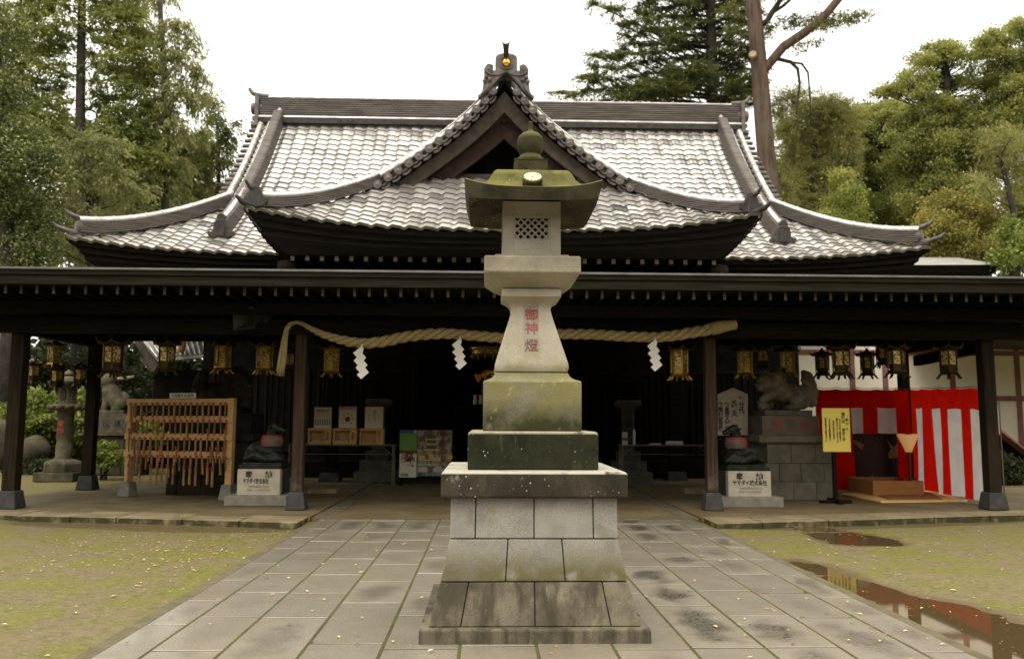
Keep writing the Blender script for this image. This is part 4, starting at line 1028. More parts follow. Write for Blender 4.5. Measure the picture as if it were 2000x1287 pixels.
# ================================================================== THE LONG CANOPY
can = thing('worship_canopy', 'long low dark timber canopy on square posts in front of the hall', 'canopy', (.4, 14.5, ZF))
CXa, CXb = -9.9, 10.9; CFY = 12.95
mb = MB()
mb.loft([[(x, CFY-.06, 3.905), (x, CFY-.06, 3.935), (x, 19.6, 4.42), (x, 19.6, 4.36), (x, CFY+.05, 3.87)] for x in np.linspace(CXa, CXb, 12)]); mb.build('roof', m_metalroof, can)
mb = MB(); mb.box(CXa, CXb, CFY-.03, CFY+.03, 3.825, 3.903); mb.box(CXa, CXb, CFY-.0, CFY+.05, 3.675, 3.822); mb.build('fascia', m_fascia, can)
mb = MB(); mb.box(CXa, CXb, CFY+.055, 19.5, 3.675, 3.70); mb.build('ceiling_boards', m_wood, can)
nr = 84
for k in range(nr):
    x = lerp(CXa+.1, CXb-.1, k/(nr-1)) + random.uniform(-.008, .008)
    mb = MB(); mb.box(x-.022, x+.022, CFY+.16, 19.4, 3.545, 3.672); mb.box(x-.022, x+.022, CFY+.150, CFY+.158, 3.545, 3.672, 1); mb.build('rafter', [m_woodx, m_rafter], can)
mb = MB(); mb.box(CXa, CXb, 13.9, 14.1, 3.36, 3.54); mb.build('eave_purlin', m_wood, can)
PY = 14.45
mb = MB(); mb.box(CXa+.3, CXb-.3, PY-.11, PY+.11, 3.06, 3.315); mb.build('beam', m_wood, can)
mb = MB(); mb.box(CXa+.3, CXb-.3, PY-.09, PY+.09, 3.39, 3.54); mb.build('upper_beam', m_woodx, can)
mb = MB(); mb.box(CXa+.3, CXb-.3, 18.3, 18.52, 3.30, 3.54); mb.build('rear_beam', m_woodx, can)
posts = [(at(30, 970, 14.75).x, 14.6, .22), (at(580, 990, PY).x, PY, .19), (at(1391, 990, PY).x, PY, .19), (at(1930, 975, 14.75).x, 14.6, .22)]
rear = [(at(171, 950, 18.4).x, 18.4, .22), (at(1772, 900, 18.4).x, 18.4, .2)]
for x, y, wd in posts+rear:
    h_ = wd/2
    mb = MB(); mb.sq([(h_, ZF+.30), (h_, 3.055 if y < 16 else 3.295)], x, y); po = mb.build('post', (m_post if wd < .2 else m_postdk), can, bevel=.012)
    mb = MB(); mb.sq([(h_+.075, ZF), (h_+.03, ZF+.30)], x, y); mb.build('post_base', m_pedstone, po, bevel=.02)
for x, y, wd in posts:
    mb = MB(); mb.box(x-.09, x+.09, y+wd/2+.003, 18.3, 3.06, 3.26); mb.build('cross_beam', m_woodx, can)
# sloping braces on the right bay
a = at(1790, 705, 18.2); b = at(1915, 678, 15.0)
mb = MB(); mb.bar(a, b, .14, .22); mb.build('side_beam', m_woodx, can)

# ================================================================== ROPE AND PAPER STREAMERS
RY = 14.12
rope = thing('straw_rope', 'thick twisted straw rope strung along the canopy beam with a tassel at one end', 'rope', at(980, 655, RY))
ctl = [(577, 629, 3.5), (590, 632, 4), (606, 641, 5.5), (630, 653, 7.5), (655, 661, 9), (685, 668, 10.5), (715, 671, 11), (750, 667, 11.5), (790, 658, 11.5), (830, 653, 11.5), (870, 651, 11.5), (920, 655, 11), (980, 660, 11), (1040, 657, 11), (1100, 652, 11), (1160, 653, 11), (1220, 657, 11), (1280, 659, 11), (1320, 655, 11.5), (1360, 648, 12), (1392, 642, 12.5)]
cp = [(at(x, y, RY), PXM(r, RY)*.92) for x, y, r in ctl]
L_ = [0]
for (a, _), (b, __) in zip(cp, cp[1:]): L_.append(L_[-1]+(b-a).length)
nn = 520; ss = np.linspace(0, L_[-1], nn)
cen = [Vector([float(np.interp(s_, L_, [p[0][i] for p in cp])) for i in range(3)]) for s_ in ss]
for _ in range(6): cen = [cen[0]]+[(cen[i-1]+cen[i]*2+cen[i+1])/4 for i in range(1, nn-1)]+[cen[-1]]
rad = np.interp(ss, L_, [p[1] for p in cp])
ph = np.cumsum(np.gradient(ss)/(rad*6.2))*2*math.pi
for k in range(3):
    path = []
    for i in range(nn):
        t = (cen[min(i+1, nn-1)]-cen[max(i-1, 0)]).normalized(); u = Vector((0, 0, 1)); u = (u-t*u.dot(t)).normalized(); b = t.cross(u)
        a = -ph[i] + 2*math.pi*k/3
        path.append(cen[i]+(u*math.cos(a)+b*math.sin(a))*float(rad[i])*.54)
    mb = MB(); mb.tube(path, [float(r)*.53 for r in rad], 10); mb.build('strand', m_rope, rope, smooth=True)
mb = MB(); mb.tube([at(x, y, RY) for x, y in ((1388, 643), (1402, 639), (1420, 635.5), (1437, 633))], [PXM(12.5, RY), PXM(13.5, RY), PXM(11.5, RY), PXM(10.5, RY)], 14); mb.build('rope_end', m_rope, rope, smooth=45)
mb = MB(); rnd = random.Random(4)
for k in range(60):
    dx = rnd.uniform(-1, 1); dy = rnd.uniform(-1, 1)
    base = [(577, 629.5), (567, 633), (560, 643), (556, 662), (553, 690), (549.5, 715), (547, 735)]
    wid_ = [3, 3.5, 4.5, 6, 8, 8.5, 8]
    ln = rnd.uniform(.86, 1.0); pts = []
    for i, ((x, y), wv) in enumerate(zip(base, wid_)):
        yy = y if i < 4 else 662+(y-662)*ln
        pts.append(at(x+dx*wv*.8, yy+ (dy*2 if i < 3 else 0), RY-.0+dy*PXM(wv, RY)*.8))
    mb.tube(pts, .012, 4)
mb.build('tassel', m_rope, rope, smooth=True)

zig = [(0, 0), (5.5, 3), (3, 14), (10.5, 23), (5.5, 29), (13.5, 38.5), (8.5, 44), (16, 54), (0.5, 68), (-8.5, 59), (-3, 53.5), (-11, 44), (-6.5, 39), (-15, 29), (-8.5, 22.5), (-16, 13)]
def streamer(px, py, flip, label, k=1.0):
    root = thing('paper_streamer', label, 'paper streamer', at(px, py-10, RY-.12), 'folded paper streamers hanging from the rope')
    pcs = [[(0, 0), (5.5, 3), (3, 14), (-8.5, 22.5), (-16, 13)], [(3, 14), (10.5, 23), (-6.5, 39), (-15, 29), (-8.5, 22.5)][:5], [(5.5, 29), (13.5, 38.5), (-3, 53.5), (-11, 44), (-6.5, 39)], [(8.5, 44), (16, 54), (.5, 68), (-8.5, 59), (-3, 53.5)]]
    pcs[1] = [(3, 14), (10.5, 23), (5.5, 29), (-6.5, 39), (-15, 29), (-8.5, 22.5)]
    pcs[2] = [(5.5, 29), (13.5, 38.5), (8.5, 44), (-3, 53.5), (-11, 44), (-6.5, 39)]
    for i, pl in enumerate(pcs):
        mb = MB(); poly = []
        for x, y in pl:
            q = at(px+flip*x*.95*k, py+y*.93*k, RY-.12-.012*i); poly.append((q.x, q.z))
        mb.prism(poly, RY-.121-.012*i, RY-.118-.012*i); mb.build('paper_fold', m_paper, root)
    mb = MB(); q = at(px+flip*1.5, py+2, RY-.118); mb.bar(q, q+Vector((0, .02, .06)), .02, .004); mb.build('hanging_tab', m_paper, root)
streamer(705, 677, 1, 'white zigzag paper streamer hanging from the rope nearest the straw tassel')
streamer(897, 662, 1, 'white zigzag paper streamer hanging from the rope close beside the stone lantern', .95)
streamer(1279, 664, 1, 'white zigzag paper streamer hanging from the rope beside the thick cut rope end', .97)

# ================================================================== HANGING BRASS LANTERNS
def hexring(r, z, ph=0.0, n=6): return [Vector((r*math.cos(math.pi*2*j/n+ph), r*math.sin(math.pi*2*j/n+ph), z)) for j in range(n)]
def make_lantern(mb_, md_):
    root = thing('hanging_lantern', None, 'hanging lantern')
    mb = MB(); n = 24
    def rr(r, z, up):
        return [Vector(((r*(1+.16*up*abs(math.cos(3*a))**4))*math.cos(a), (r*(1+.16*up*abs(math.cos(3*a))**4))*math.sin(a), z+.05*up*abs(math.cos(3*a))**5)) for a in [2*math.pi*j/n for j in range(n)]]
    mb.loft([rr(.14, .24, 0), rr(.24, .232, 1), rr(.245, .25, 1), rr(.19, .275, .6), rr(.12, .315, .3), rr(.06, .355, 0), rr(.03, .37, 0)])
    mb.lathe([(.03, .365), (.045, .385), (.03, .405), (.012, .43)], (0, 0, 0), 10); roof = mb.build('roof', md_, root, local=True, smooth=35)
    for j in range(6):
        a = math.pi/3*j; c, s_ = math.cos(a), math.sin(a); mb = MB()
        mb.tube([(.225*c, .225*s_, .27), (.27*c, .27*s_, .285), (.295*c, .295*s_, .32), (.28*c, .28*s_, .345), (.262*c, .262*s_, .335)], .012, 5); mb.build('roof_curl', md_, roof, local=True)
    mb = MB()
    for j in range(6):
        a = math.pi/3*j; mb.bar((.15*math.cos(a), .15*math.sin(a), -.2), (.155*math.cos(a), .155*math.sin(a), .24), .022, .022, up=(math.cos(a), math.sin(a), 0))
    for z, r in ((-.205, .165), (-.10, .15), (.20, .155)): mb.loft([hexring(r, z), hexring(r, z+.028)])
    mb.loft([hexring(.13, -.2), hexring(.13, .238)]); body = mb.build('body', mb_, root, local=True)
    for j in range(6):
        a0, a1 = math.pi/3*j, math.pi/3*(j+1); am = (a0+a1)/2; d = .1275
        t_ = Vector((-math.sin(am), math.cos(am), 0)); nrm = Vector((math.cos(am), math.sin(am), 0))
        mb = MB(); mb.obox(nrm*d+Vector((0, 0, .062)), (.118, .006, .25), Matrix((t_, nrm, (0, 0, 1))).transposed()); mb.build('panel', m_lattice, body, local=True)
    mb = MB(); mb.loft([hexring(.165, -.245), hexring(.185, -.235), hexring(.165, -.205)]); mb.build('base', mb_, root, local=True)
    for j in range(6):
        a = math.pi/3*j; c, s_ = math.cos(a), math.sin(a)
        mb = MB(); mb.tube([(.15*c, .15*s_, -.235), (.18*c, .18*s_, -.26), (.20*c, .20*s_, -.30), (.225*c, .225*s_, -.315), (.235*c, .235*s_, -.295)], [.024, .024, .02, .018, .014], 6); mb.build('foot', mb_, root, local=True, smooth=True)
    mb = MB(); mb.tube([(.05*math.cos(t), 0, .465+.045*math.sin(t)) for t in np.linspace(0, 2*math.pi, 13)], .006, 5); mb.tube([(0, 0, .51), (0, 0, .72)], .006, 5); mb.build('hanging_ring', md_, root, local=True)
    root['group'] = 'brass lanterns hanging under the canopy'
    return root
protoA = make_lantern(m_brass, m_brassdk); protoB = make_lantern(m_brassdk, m_brassdk)
HL = [(68, 729, 23, 'B', 'dull brass hanging lantern hung lowest, just inside the outer canopy post by the tiled outbuilding'),
      (107, 694, 24, 'A', 'yellow brass lantern hung high above the garden stone lantern'),
      (112, 739, 24, 'B', 'dark brass lantern hanging low directly under the yellow one by the garden'),
      (156, 736, 22, 'B', 'dark brass lantern hanging low against the rear post above the garden'),
      (221, 700, 37, 'B', 'large dark brass lantern hanging above the seated stone lion on its pedestal'),
      (326, 699, 33, 'B', 'dark brass lantern hanging in front of the bright tiled roof'),
      (435, 699, 30, 'A', 'bright brass lantern hanging above the end of the wooden tag rack'),
      (517, 700, 31, 'A', 'brass lantern hanging next to the straw tassel, on the tag rack side'),
      (563, 707, 25, 'B', 'small dim lantern hanging half behind the straw tassel'),
      (648, 705, 31, 'A', 'brass lantern hanging between the tassel post and the nearest paper streamer'),
      (1327, 709, 34, 'A', 'brass lantern hanging between the last paper streamer and the rope end post'),
      (1455, 709, 30, 'A', 'bright gold lantern hanging above the pentagonal votive board'),
      (1490, 700, 24, 'B', 'small dark lantern hanging behind and between two bright gold ones'),
      (1538, 709, 29, 'A', 'bright gold lantern hanging directly over the head of the big guardian lion'),
      (1606, 714, 26, 'B', 'small dark lantern hanging by the tail of the big guardian lion'),
      (1643, 707, 34, 'B', 'large dark lantern hanging above the yellow notice board'),
      (1694, 714, 26, 'B', 'small dark lantern hanging low over the red curtain opening'),
      (1724, 694, 25, 'B', 'dark lantern hung highest among those before the cream wall'),
      (1751, 705, 33, 'B', 'large brass lantern hanging in front of the rear post above the curtains'),
      (1852, 706, 34, 'B', 'brass lantern hanging alone above the striped curtain beside the end post')]
usedl = {'A': False, 'B': False}
for i, (px, py, wpx, kind, lab) in enumerate(HL):
    Y = min(18.0, max(14.75, .30*F_PX/wpx)); pr_ = protoA if kind == 'A' else protoB
    k = wpx*Y/F_PX/.30*.94
    r = pr_ if not usedl[kind] else dup(pr_, (0, 0, 0))
    usedl[kind] = True; r['label'] = lab; r.location = at(px, py, Y); r.scale = (k, k, k); r.rotation_euler = (0, 0, random.Random(i*3+1).uniform(-.5, .5))

# horn loudspeaker on the beam
hp_ = at(494, 622, 14.15)
sp_ = thing('horn_loudspeaker', 'grey square horn loudspeaker fixed to the canopy beam', 'loudspeaker', hp_)
d = Vector((-.55, -.80, -.12)).normalized(); s_ = d.cross(Vector((0, 0, 1))).normalized(); u_ = s_.cross(d)
mb = MB(); rings = []
for t, hw, hh in ((0, .05, .05), (.12, .08, .06), (.28, .16, .11), (.40, .25, .17), (.42, .265, .185), (.405, .24, .16), (.28, .14, .09), (.14, .06, .04)):
    c = hp_-d*.22+d*t; rings.append([c+s_*a*hw+u_*b*hh for a, b in ((-1, -1), (1, -1), (1, 1), (-1, 1))])
mb.loft(rings); mb.build('horn', m_horn, sp_)
mb = MB(); mb.lathe([(.06, 0), (.085, .02), (.085, .14), (.06, .16)], hp_-d*.38, 14, ax=tuple(d)); mb.build('driver', m_ridgedk, sp_, smooth=40)
mb = MB(); mb.bar(hp_-d*.3+Vector((0, 0, .08)), hp_-d*.3+Vector((.05, .1, .42)), .05, .02); mb.build('bracket', m_ridgedk, sp_)

# ================================================================== TAG RACK
rl, rr_ = gz(249, 969, ZF), gz(446, 976, ZF)
ex = (rr_-rl).normalized(); ey = Vector((-ex.y, ex.x, 0)); RW = (rr_-rl).length
rack = thing('tag_rack', 'light wooden rack of rails with rows of hanging wooden tags on concrete feet', 'rack', (rl+rr_)/2)
def rk(u, v, z): return rl + ex*u + ey*v + Vector((0, 0, z-ZF))
rot_r = Matrix((ex, ey, Vector((0, 0, 1)))).transposed()
def rz(py, px=300): return at(px, py, lerp(rl.y, rr_.y, .3)).z
ztop = rz(778)
for u in (0, RW):
    mb = MB(); mb.obox(rk(u, 0, (ztop+.36)/2), (.135, .10, ztop-.36), rot_r); po = mb.build('post', m_rackwood, rack, bevel=.006)
    mb = MB(); mb.loft([[rk(u+a*h_, b*h_, z) for a, b in ((-1, -1), (1, -1), (1, 1), (-1, 1))] for h_, z in ((.14, ZF), (.10, .36))]); mb.build('concrete_foot', m_conc, po, bevel=.01)
rails = [rz(y, 250) for y in (785, 818, 852, 886)]
for z in rails:
    mb = MB(); mb.obox(rk(RW/2, -.065, z), (RW+.16, .028, .125), rot_r); mb.build('rail', m_rackwood, rack, bevel=.004)
sg_ = thing('rack_sign', 'small white lettered sign standing on top of the wooden tag rack', 'sign', rk(RW*.53, -.06, ztop+.002))
mb = MB(); mb.obox(rk(RW*.53, -.06, ztop+.052), (.60, .012, .10), rot_r); mb.build('sign_board', m_paper, sg_)
text('大宝願叶札納所', .072, rk(RW*.53, -.0685, ztop+.052), m_ink, sg_, rot=(math.pi/2, 0, math.atan2(ex.y, ex.x)), spacing=1.08)
def tag_proto(ln, wd):
    mb = MB(); mb.obox((0, 0, -ln/2-.03), (wd, .03, ln)); o = mb.build('wooden_tag', m_tagwood, local=True)
    q = MB(); q.tube([(0, .02, .0), (0, -.012, .002), (0, -.02, -.015), (0, -.01, -.04)], .012, 5); q.box(-.02, .02, -.026, -.012, -.02, .02); q.build('red_cord', m_redpaint, o, local=True)
    o['category'] = 'wooden tag'; o['group'] = 'wooden tags hanging on the rack'; o['label'] = 'narrow wooden prayer tag on a red cord hanging from the wooden rack'
    return o
tp = [tag_proto(.25, .018), tag_proto(.31, .034), tag_proto(.24, .015)]
used = [False]*3; rnd = random.Random(12); za_ = math.atan2(ex.y, ex.x)
for ri, z in enumerate(rails):
    for k in range(18):
        j = rnd.choices((0, 1, 2), (4, 2, 4))[0] if ri < 2 else rnd.choices((0, 1, 2), (3, 4, 2))[0]
        u = lerp(.02, RW-.02, (k+.25+.5*(ri % 2)*.6)/17.6)+rnd.uniform(-.01, .01)
        o = tp[j] if not used[j] else dup(tp[j], (0, 0, 0)); used[j] = True
        o.location = rk(u, -.105-.006*(k % 2), z-.03); o.rotation_euler = (rnd.uniform(-.03, .03), rnd.uniform(-.05, .05)*(2 if ri == 3 else 1), za_+rnd.uniform(-.2, .2))
        if ri == 3 and rnd.random() < .6:
            o2 = dup(tp[1], rk(u+.01, -.13, z-.19-rnd.uniform(0, .08)), za_+rnd.uniform(-.4, .4))
        elif ri > 0 and rnd.random() < .25:
            dup(tp[0], rk(u-.012, -.135, z-.20), za_+rnd.uniform(-.5, .5))

# ================================================================== STATUES
def blob(name, parts, mt, parent=None, voxel=.022, local=False, origin=None, smooth_it=3, **kw):
    mb = MB()
    for p in parts:
        if p[0] == 's': mb.sphere(p[1], p[2], 14, 10, p[3] if len(p) > 3 else None)
        else:
            P = p[1]
            for (a, ra), (b, rb) in zip(P, P[1:]):
                a, b = V3(a), V3(b); n = max(2, int((b-a).length/(min(ra, rb)*.45))+1)
                for i in range(n+1):
                    mb.sphere(a.lerp(b, i/n), lerp(ra, rb, i/n), 12, 8)
    o = mb.build(name, mt, parent, smooth=True, local=local, origin=origin, **kw)
    m = o.modifiers.new('remesh', 'REMESH'); m.mode = 'VOXEL'; m.voxel_size = voxel; m.use_smooth_shade = True
    s = o.modifiers.new('smooth', 'SMOOTH'); s.iterations = smooth_it; s.factor = .5
    return o
def courses(mb, x0, x1, y0, y1, z0, z1, nrow, nc, seed=1, batter=0.0):
    rnd = random.Random(seed)
    for r in range(nrow):
        za, zb = lerp(z0, z1, r/nrow), lerp(z0, z1, (r+1)/nrow)
        cuts = [0]+sorted([(k+(.5 if r % 2 else .15)+rnd.uniform(-.1, .1))/nc for k in range(nc if r % 2 == 0 else nc)])+[1]
        cuts = [c for i, c in enumerate(cuts) if 0 <= c <= 1]
        for a, b in zip(cuts, cuts[1:]):
            if b-a < .05: continue
            bt = batter*(1-r/nrow)
            mb.box(lerp(x0, x1, a)+.004-(bt if a == 0 else 0), lerp(x0, x1, b)-.004+(bt if b == 1 else 0), y0-bt, y1, za+.003, zb-.003)
m_pedshade = mat('shade toned pedestal stone', (.030, .026, .019), (.018, .016, .012), 4, .85, bump=.3, bscale=90, grain=.25, rand=.12)  # pedestal stone with the shadow behind the rack put into its colour
m_statshade = mat('shade toned statue stone', (.055, .048, .036), (.032, .028, .02), 5, .85, bump=.4, bscale=60, grain=.2)  # lion stone darkened in its colour to stand for the same shadow
def guardian(px_l, px_r, mirror, label_s, label_p, Y0=16.2):
    m_ped, m_statue = (m_pedshade, m_statshade) if mirror else (globals()['m_ped'], globals()['m_statue'])
    """a crouching guardian lion with one paw on a ball, on a stone pedestal"""
    xa, xb = at(px_l, 900, Y0).x, at(px_r, 900, Y0).x
    W_ = xb-xa; k = Y0/F_PX
    ped = thing('lion_pedestal', label_p, 'pedestal', ((xa+xb)/2, Y0+.5, ZF))
    zA, zB, zC, zD = at(1545, 868, Y0).z, at(1545, 849, Y0).z, at(1545, 812, Y0).z, at(1545, 801, Y0).z
    inn = .10
    mb = MB(); courses(mb, xa+(inn if not mirror else .02), xb-(inn if mirror else .02), Y0, Y0+1.1, ZF, zA, 3, 3, 5+mirror, .12 if mirror else .03); mb.build('stone_courses', m_ped, ped, bevel=.006)
    xl, xr = (xa-.02, xb-.22) if not mirror else (xa+.22, xb+.02)
    mb = MB(); mb.loft([[(x0_, y0_, z) for x0_, y0_ in ((xl-e, Y0-.06-e), (xr+e, Y0-.06-e), (xr+e, Y0+1.1+e), (xl-e, Y0+1.1+e))] for e, z in ((-.05, zA), (.03, zA+.05), (.03, zB-.03), (-.02, zB))]); mb.build('cornice', m_ped, ped, bevel=.006)
    mb = MB(); mb.box(xl+.06, xr-.04, Y0-.02, Y0+1.0, zB, zC); blk = mb.build('inscribed_block', m_ped, ped, bevel=.008)
    xm = (xl+xr)/2
    for ch, dx in (() if mirror else (('奉', -.25), ('納', .25))): text(ch, .20, (xm+dx+.02, Y0-.0235, (zB+zC)/2), m_redpaint, blk, bold=.02)
    fr_ = MB(); a, b, c, d_ = xm-.48, xm+.52, zB+.05, zC-.05
    for q in ((a, b, c, c+.012), (a, b, d_-.012, d_), (a, a+.012, c+.012, d_-.012), (b-.012, b, c+.012, d_-.012)): fr_.box(q[0], q[1], Y0-.024, Y0-.0203, q[2], q[3])
    if not mirror: fr_.build('red_border', m_redpaint, blk)
    sx = -1 if mirror else 1
    lx = (xl+xr)/2 + (.04 if not mirror else -.04)
    lion = thing('guardian_lion', label_s, 'lion statue', (lx, Y0+.45, zC))
    mb = MB(); mb.box(lx-.50, lx+.45, Y0+.08, Y0+.85, zC, zD); mb.build('plinth', m_ped, lion, bevel=.01)
    def q(x, y, z): return (lx+sx*x, Y0+.45+y, zD+z)
    T = [('c', [(q(-.22, -.02, .40), .21), (q(.10, .02, .36), .20), (q(.34, .03, .30), .23)]),          # trunk
         ('s', q(-.33, -.05, .55), (.21, .21, .22)), ('s', q(-.24, 0, .58), (.24, .26, .27)),              # head, mane
         ('s', q(-.47, -.07, .49), (.11, .13, .09)), ('s', q(-.45, -.07, .42), (.09, .10, .05)),
         ('c', [(q(-.28, -.16, .36), .12), (q(-.42, -.18, .24), .085), (q(-.47, -.18, .21), .08)]),       # paw on the ball
         ('c', [(q(-.16, .15, .36), .12), (q(-.22, .15, .14), .085), (q(-.28, .14, .06), .085)]),
         ('s', q(.30, -.14, .22), (.22, .14, .21)), ('c', [(q(.34, -.18, .12), .10), (q(.14, -.2, .06), .075), (q(.06, -.2, .05), .07)]),
         ('s', q(.30, .2, .20), (.2, .12, .19)), ('c', [(q(.32, .2, .1), .09), (q(.12, .2, .05), .07)]),
         ('c', [(q(.50, .02, .32), .11), (q(.56, .02, .50), .15), (q(.52, .02, .68), .12), (q(.44, .02, .78), .05)]),   # tail
         ('s', q(.60, -.03, .36), (.12, .12, .14)), ('s', q(.58, 0, .2), (.12, .14, .14))]
    rnd = random.Random(3)
    for i in range(40):
        a = rnd.uniform(-1.0, 2.2); b = rnd.uniform(-1.2, 1.2)
        T.append(('s', q(-.22+.265*math.cos(a)*math.cos(b), .285*math.sin(b)*1.0-.0, .56+.275*math.sin(a)*math.cos(b)), (.058, .058, .058)))
    for yy in (-.15, .12): T.append(('s', q(-.30, yy, .72), (.05, .05, .07)))
    T += [('s', q(-.46, -.17, .635), (.06, .05, .022)), ('s', q(-.49, .04, .635), (.05, .05, .022)), ('s', q(-.56, -.08, .515), (.04, .06, .04))]
    for i in range(5): T.append(('s', q(.50+.11*math.cos(i*1.25), -.06, .52+.15*math.sin(i*1.25)), (.06, .06, .06)))
    for i in range(4): T.append(('s', q(-.50-.02*i, -.20+.03*i, .155), (.022, .03, .03)))
    o = blob('body', T, m_statue, lion, voxel=.014, smooth_it=1)
    mb = MB(); mb.sphere(q(-.47, -.16, .095), .105, 16, 12); mb.build('ball', m_statue, lion, smooth=True)
    mb = MB(); mb.sphere(q(-.505, -.09, .455), (.075, .09, .026), 12, 8); mb.build('mouth', flat('lion mouth red', (.30, .02, .015), .6), lion, smooth=True)
    for ee in ((-.46, -.20), (-.50, .03)):
        mb = MB(); mb.sphere(q(ee[0], ee[1], .585), (.02, .022, .02), 10, 8); mb.build('eye', m_ped, lion, smooth=True)
guardian(1486, 1628, 0, 'grey stone guardian lion with one paw on a ball beside the yellow notice board', 'tall block pedestal with red lettering under the guardian lion beside the yellow board')
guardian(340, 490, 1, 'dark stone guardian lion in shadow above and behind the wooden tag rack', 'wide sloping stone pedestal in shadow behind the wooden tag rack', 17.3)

def sign_block(pxl, pxr, pyt, pyb, sxl, sxr, syb, lab_b, lab_o, mirror, lines):
    p0 = gz((sxl+sxr)/2, syb, ZF); Y0 = p0.y
    sx0, sx1 = at(sxl, syb, Y0).x, at(sxr, syb, Y0).x; Yb = Y0+.12
    x0, x1 = at(pxl, pyb, Yb).x, at(pxr, pyb, Yb).x; zt, zb = at(pxl, pyt, Yb).z, at(pxl, pyb, Yb).z
    root = thing('dedication_stone', lab_b, 'inscribed stone', ((sx0+sx1)/2, Y0+.4, ZF), 'inscribed stones with bronze oxen behind')
    mb = MB(); mb.box(sx0, sx1, Y0, Y0+.95, ZF, zb); mb.build('foot_slab', m_conc, root, bevel=.01)
    mb = MB(); mb.box(x0, x1, Yb, Yb+.16, zb, zt); bl = mb.build('face_stone', m_sign, root, bevel=.008)
    xm = (x0+x1)/2; hgt = zt-zb
    for ch, dx in (('奉', -.23), ('納', .23)): text(ch, .135, (xm+dx*(x1-x0), Yb-.0025, zt-.20*hgt), m_ink, bl, bold=.03)
    text('ヤマダイ株式会社', .098, (xm-(.05 if mirror else 0), Yb-.0025, zt-.45*hgt), m_ink, bl, bold=.03, spacing=1.0, width=(x1-x0)*(.60 if mirror else .80))
    fnt = flat('faded ink', (.26, .23, .19), .7)
    for i, ln in enumerate(lines): text(ln, .045, (xm+(.02 if i < 1 else 0), Yb-.0025, zt-(.66+.14*i)*hgt), fnt, bl, bold=.02, width=(x1-x0)*.52)
    st = MB(); st.box(x0+.02, x1-.02, Yb+.163, Y0+.93, zb, zb+hgt*.55); st.box(x0+.0, x1+.0, Yb+.163, Y0+.93, zb+hgt*.56, zt-.01); st.build('core_stones', m_pedstone, root, bevel=.01)
    # the ox, lying down, head raised and turned to the middle lane
    cx_ = xm; cy_ = Yb+.42; s = 1 if mirror else -1
    ox_ = thing('ox_statue', lab_o, 'ox statue', (cx_, cy_, zt+.0))
    mb = MB(); mb.box(x0-.0, x1+.0, Yb+.05, Y0+.9, zt+.002, zt+.075); mb.sq([(.36, zt+.075), (.35, zt+.11)], cx_, cy_, ky=.8); mb.build('plinth', m_bronze, ox_, bevel=.012)
    B_ = zt+.11
    def q(x, y, z): return (cx_+s*x, cy_+y, B_+z)
    T = [('c', [(q(.10, -.02, .24), .20), (q(-.14, .05, .19), .20), (q(-.26, .08, .15), .15)]), ('s', q(.02, -.05, .10), (.36, .24, .12)),
         ('c', [(q(.12, -.06, .34), .15), (q(.13, -.08, .50), .11), (q(.16, -.1, .60), .095)]), ('s', q(.18, -.11, .635), (.11, .09, .085)),
         ('c', [(q(.2, -.12, .62), .075), (q(.32, -.15, .585), .052), (q(.36, -.155, .575), .05)]),
         ('c', [(q(.16, -.03, .70), .022), (q(.12, .04, .74), .014)]), ('c', [(q(.16, -.18, .70), .022), (q(.13, -.24, .73), .014)]),
         ('s', q(.10, -.20, .64), (.05, .045, .025)), ('s', q(.1, .02, .64), (.05, .045, .025)),
         ('c', [(q(.20, -.20, .14), .075), (q(.34, -.22, .06), .055), (q(.18, -.26, .05), .05)]), ('c', [(q(-.12, -.2, .12), .10), (q(.08, -.27, .05), .055)]),
         ('c', [(q(-.28, -.02, .14), .10), (q(-.33, -.12, .06), .05)])]
    blob('body', T, m_bronze, ox_, voxel=.018, smooth_it=2)
    # bib tied round the neck: a cloth patch over the chest with a red edge
    def patch(y_off, rz_, ry_, rx_, mt, nm, t0, t1, a0, a1):
        mb = MB(); rows_ = []
        for i in range(9):
            th = lerp(t0, t1, i/8); row = []
            for j in range(13):
                ph_ = lerp(a0, a1, j/12)
                row.append(Vector(q(.13+rx_*math.cos(th)*math.cos(ph_)*1.0, -.07+ry_*math.cos(th)*math.sin(ph_), .38+rz_*math.sin(th))))
            rows_.append(row)
        mb.loft(rows_, caps=False, closed=False); o = mb.build(nm, mt, ox_, smooth=True)
        sm = o.modifiers.new('thickness', 'SOLIDIFY'); sm.thickness = .008; return o
    patch(0, .22, .205, .20, m_bibgrey, 'bib', -.5, .40, -2.5, .9)
    patch(0, .225, .21, .205, m_bibred, 'bib_edge', .40, .52, -2.6, 1.2)
    patch(0, .226, .212, .207, m_bibred, 'bib_side', -.5, .4, -2.62, -2.25)
sign_block(462, 546, 916, 967, 437, 559, 988, 'pale stone block with black lettering beside the foot of the wooden tag rack', 'dark bronze reclining ox in a red bib beside the wooden tag rack', True, ['代表取締役大久保一', '平成二十六年十月吉日'])
sign_block(1423, 1507, 920, 970, 1405, 1531, 991, 'pale stone block with black lettering in front of the big lion pedestal', 'dark bronze reclining ox in a red bib in front of the pentagonal votive board', False, ['代表取締役社長大木直', '平成十六年九月吉日'])

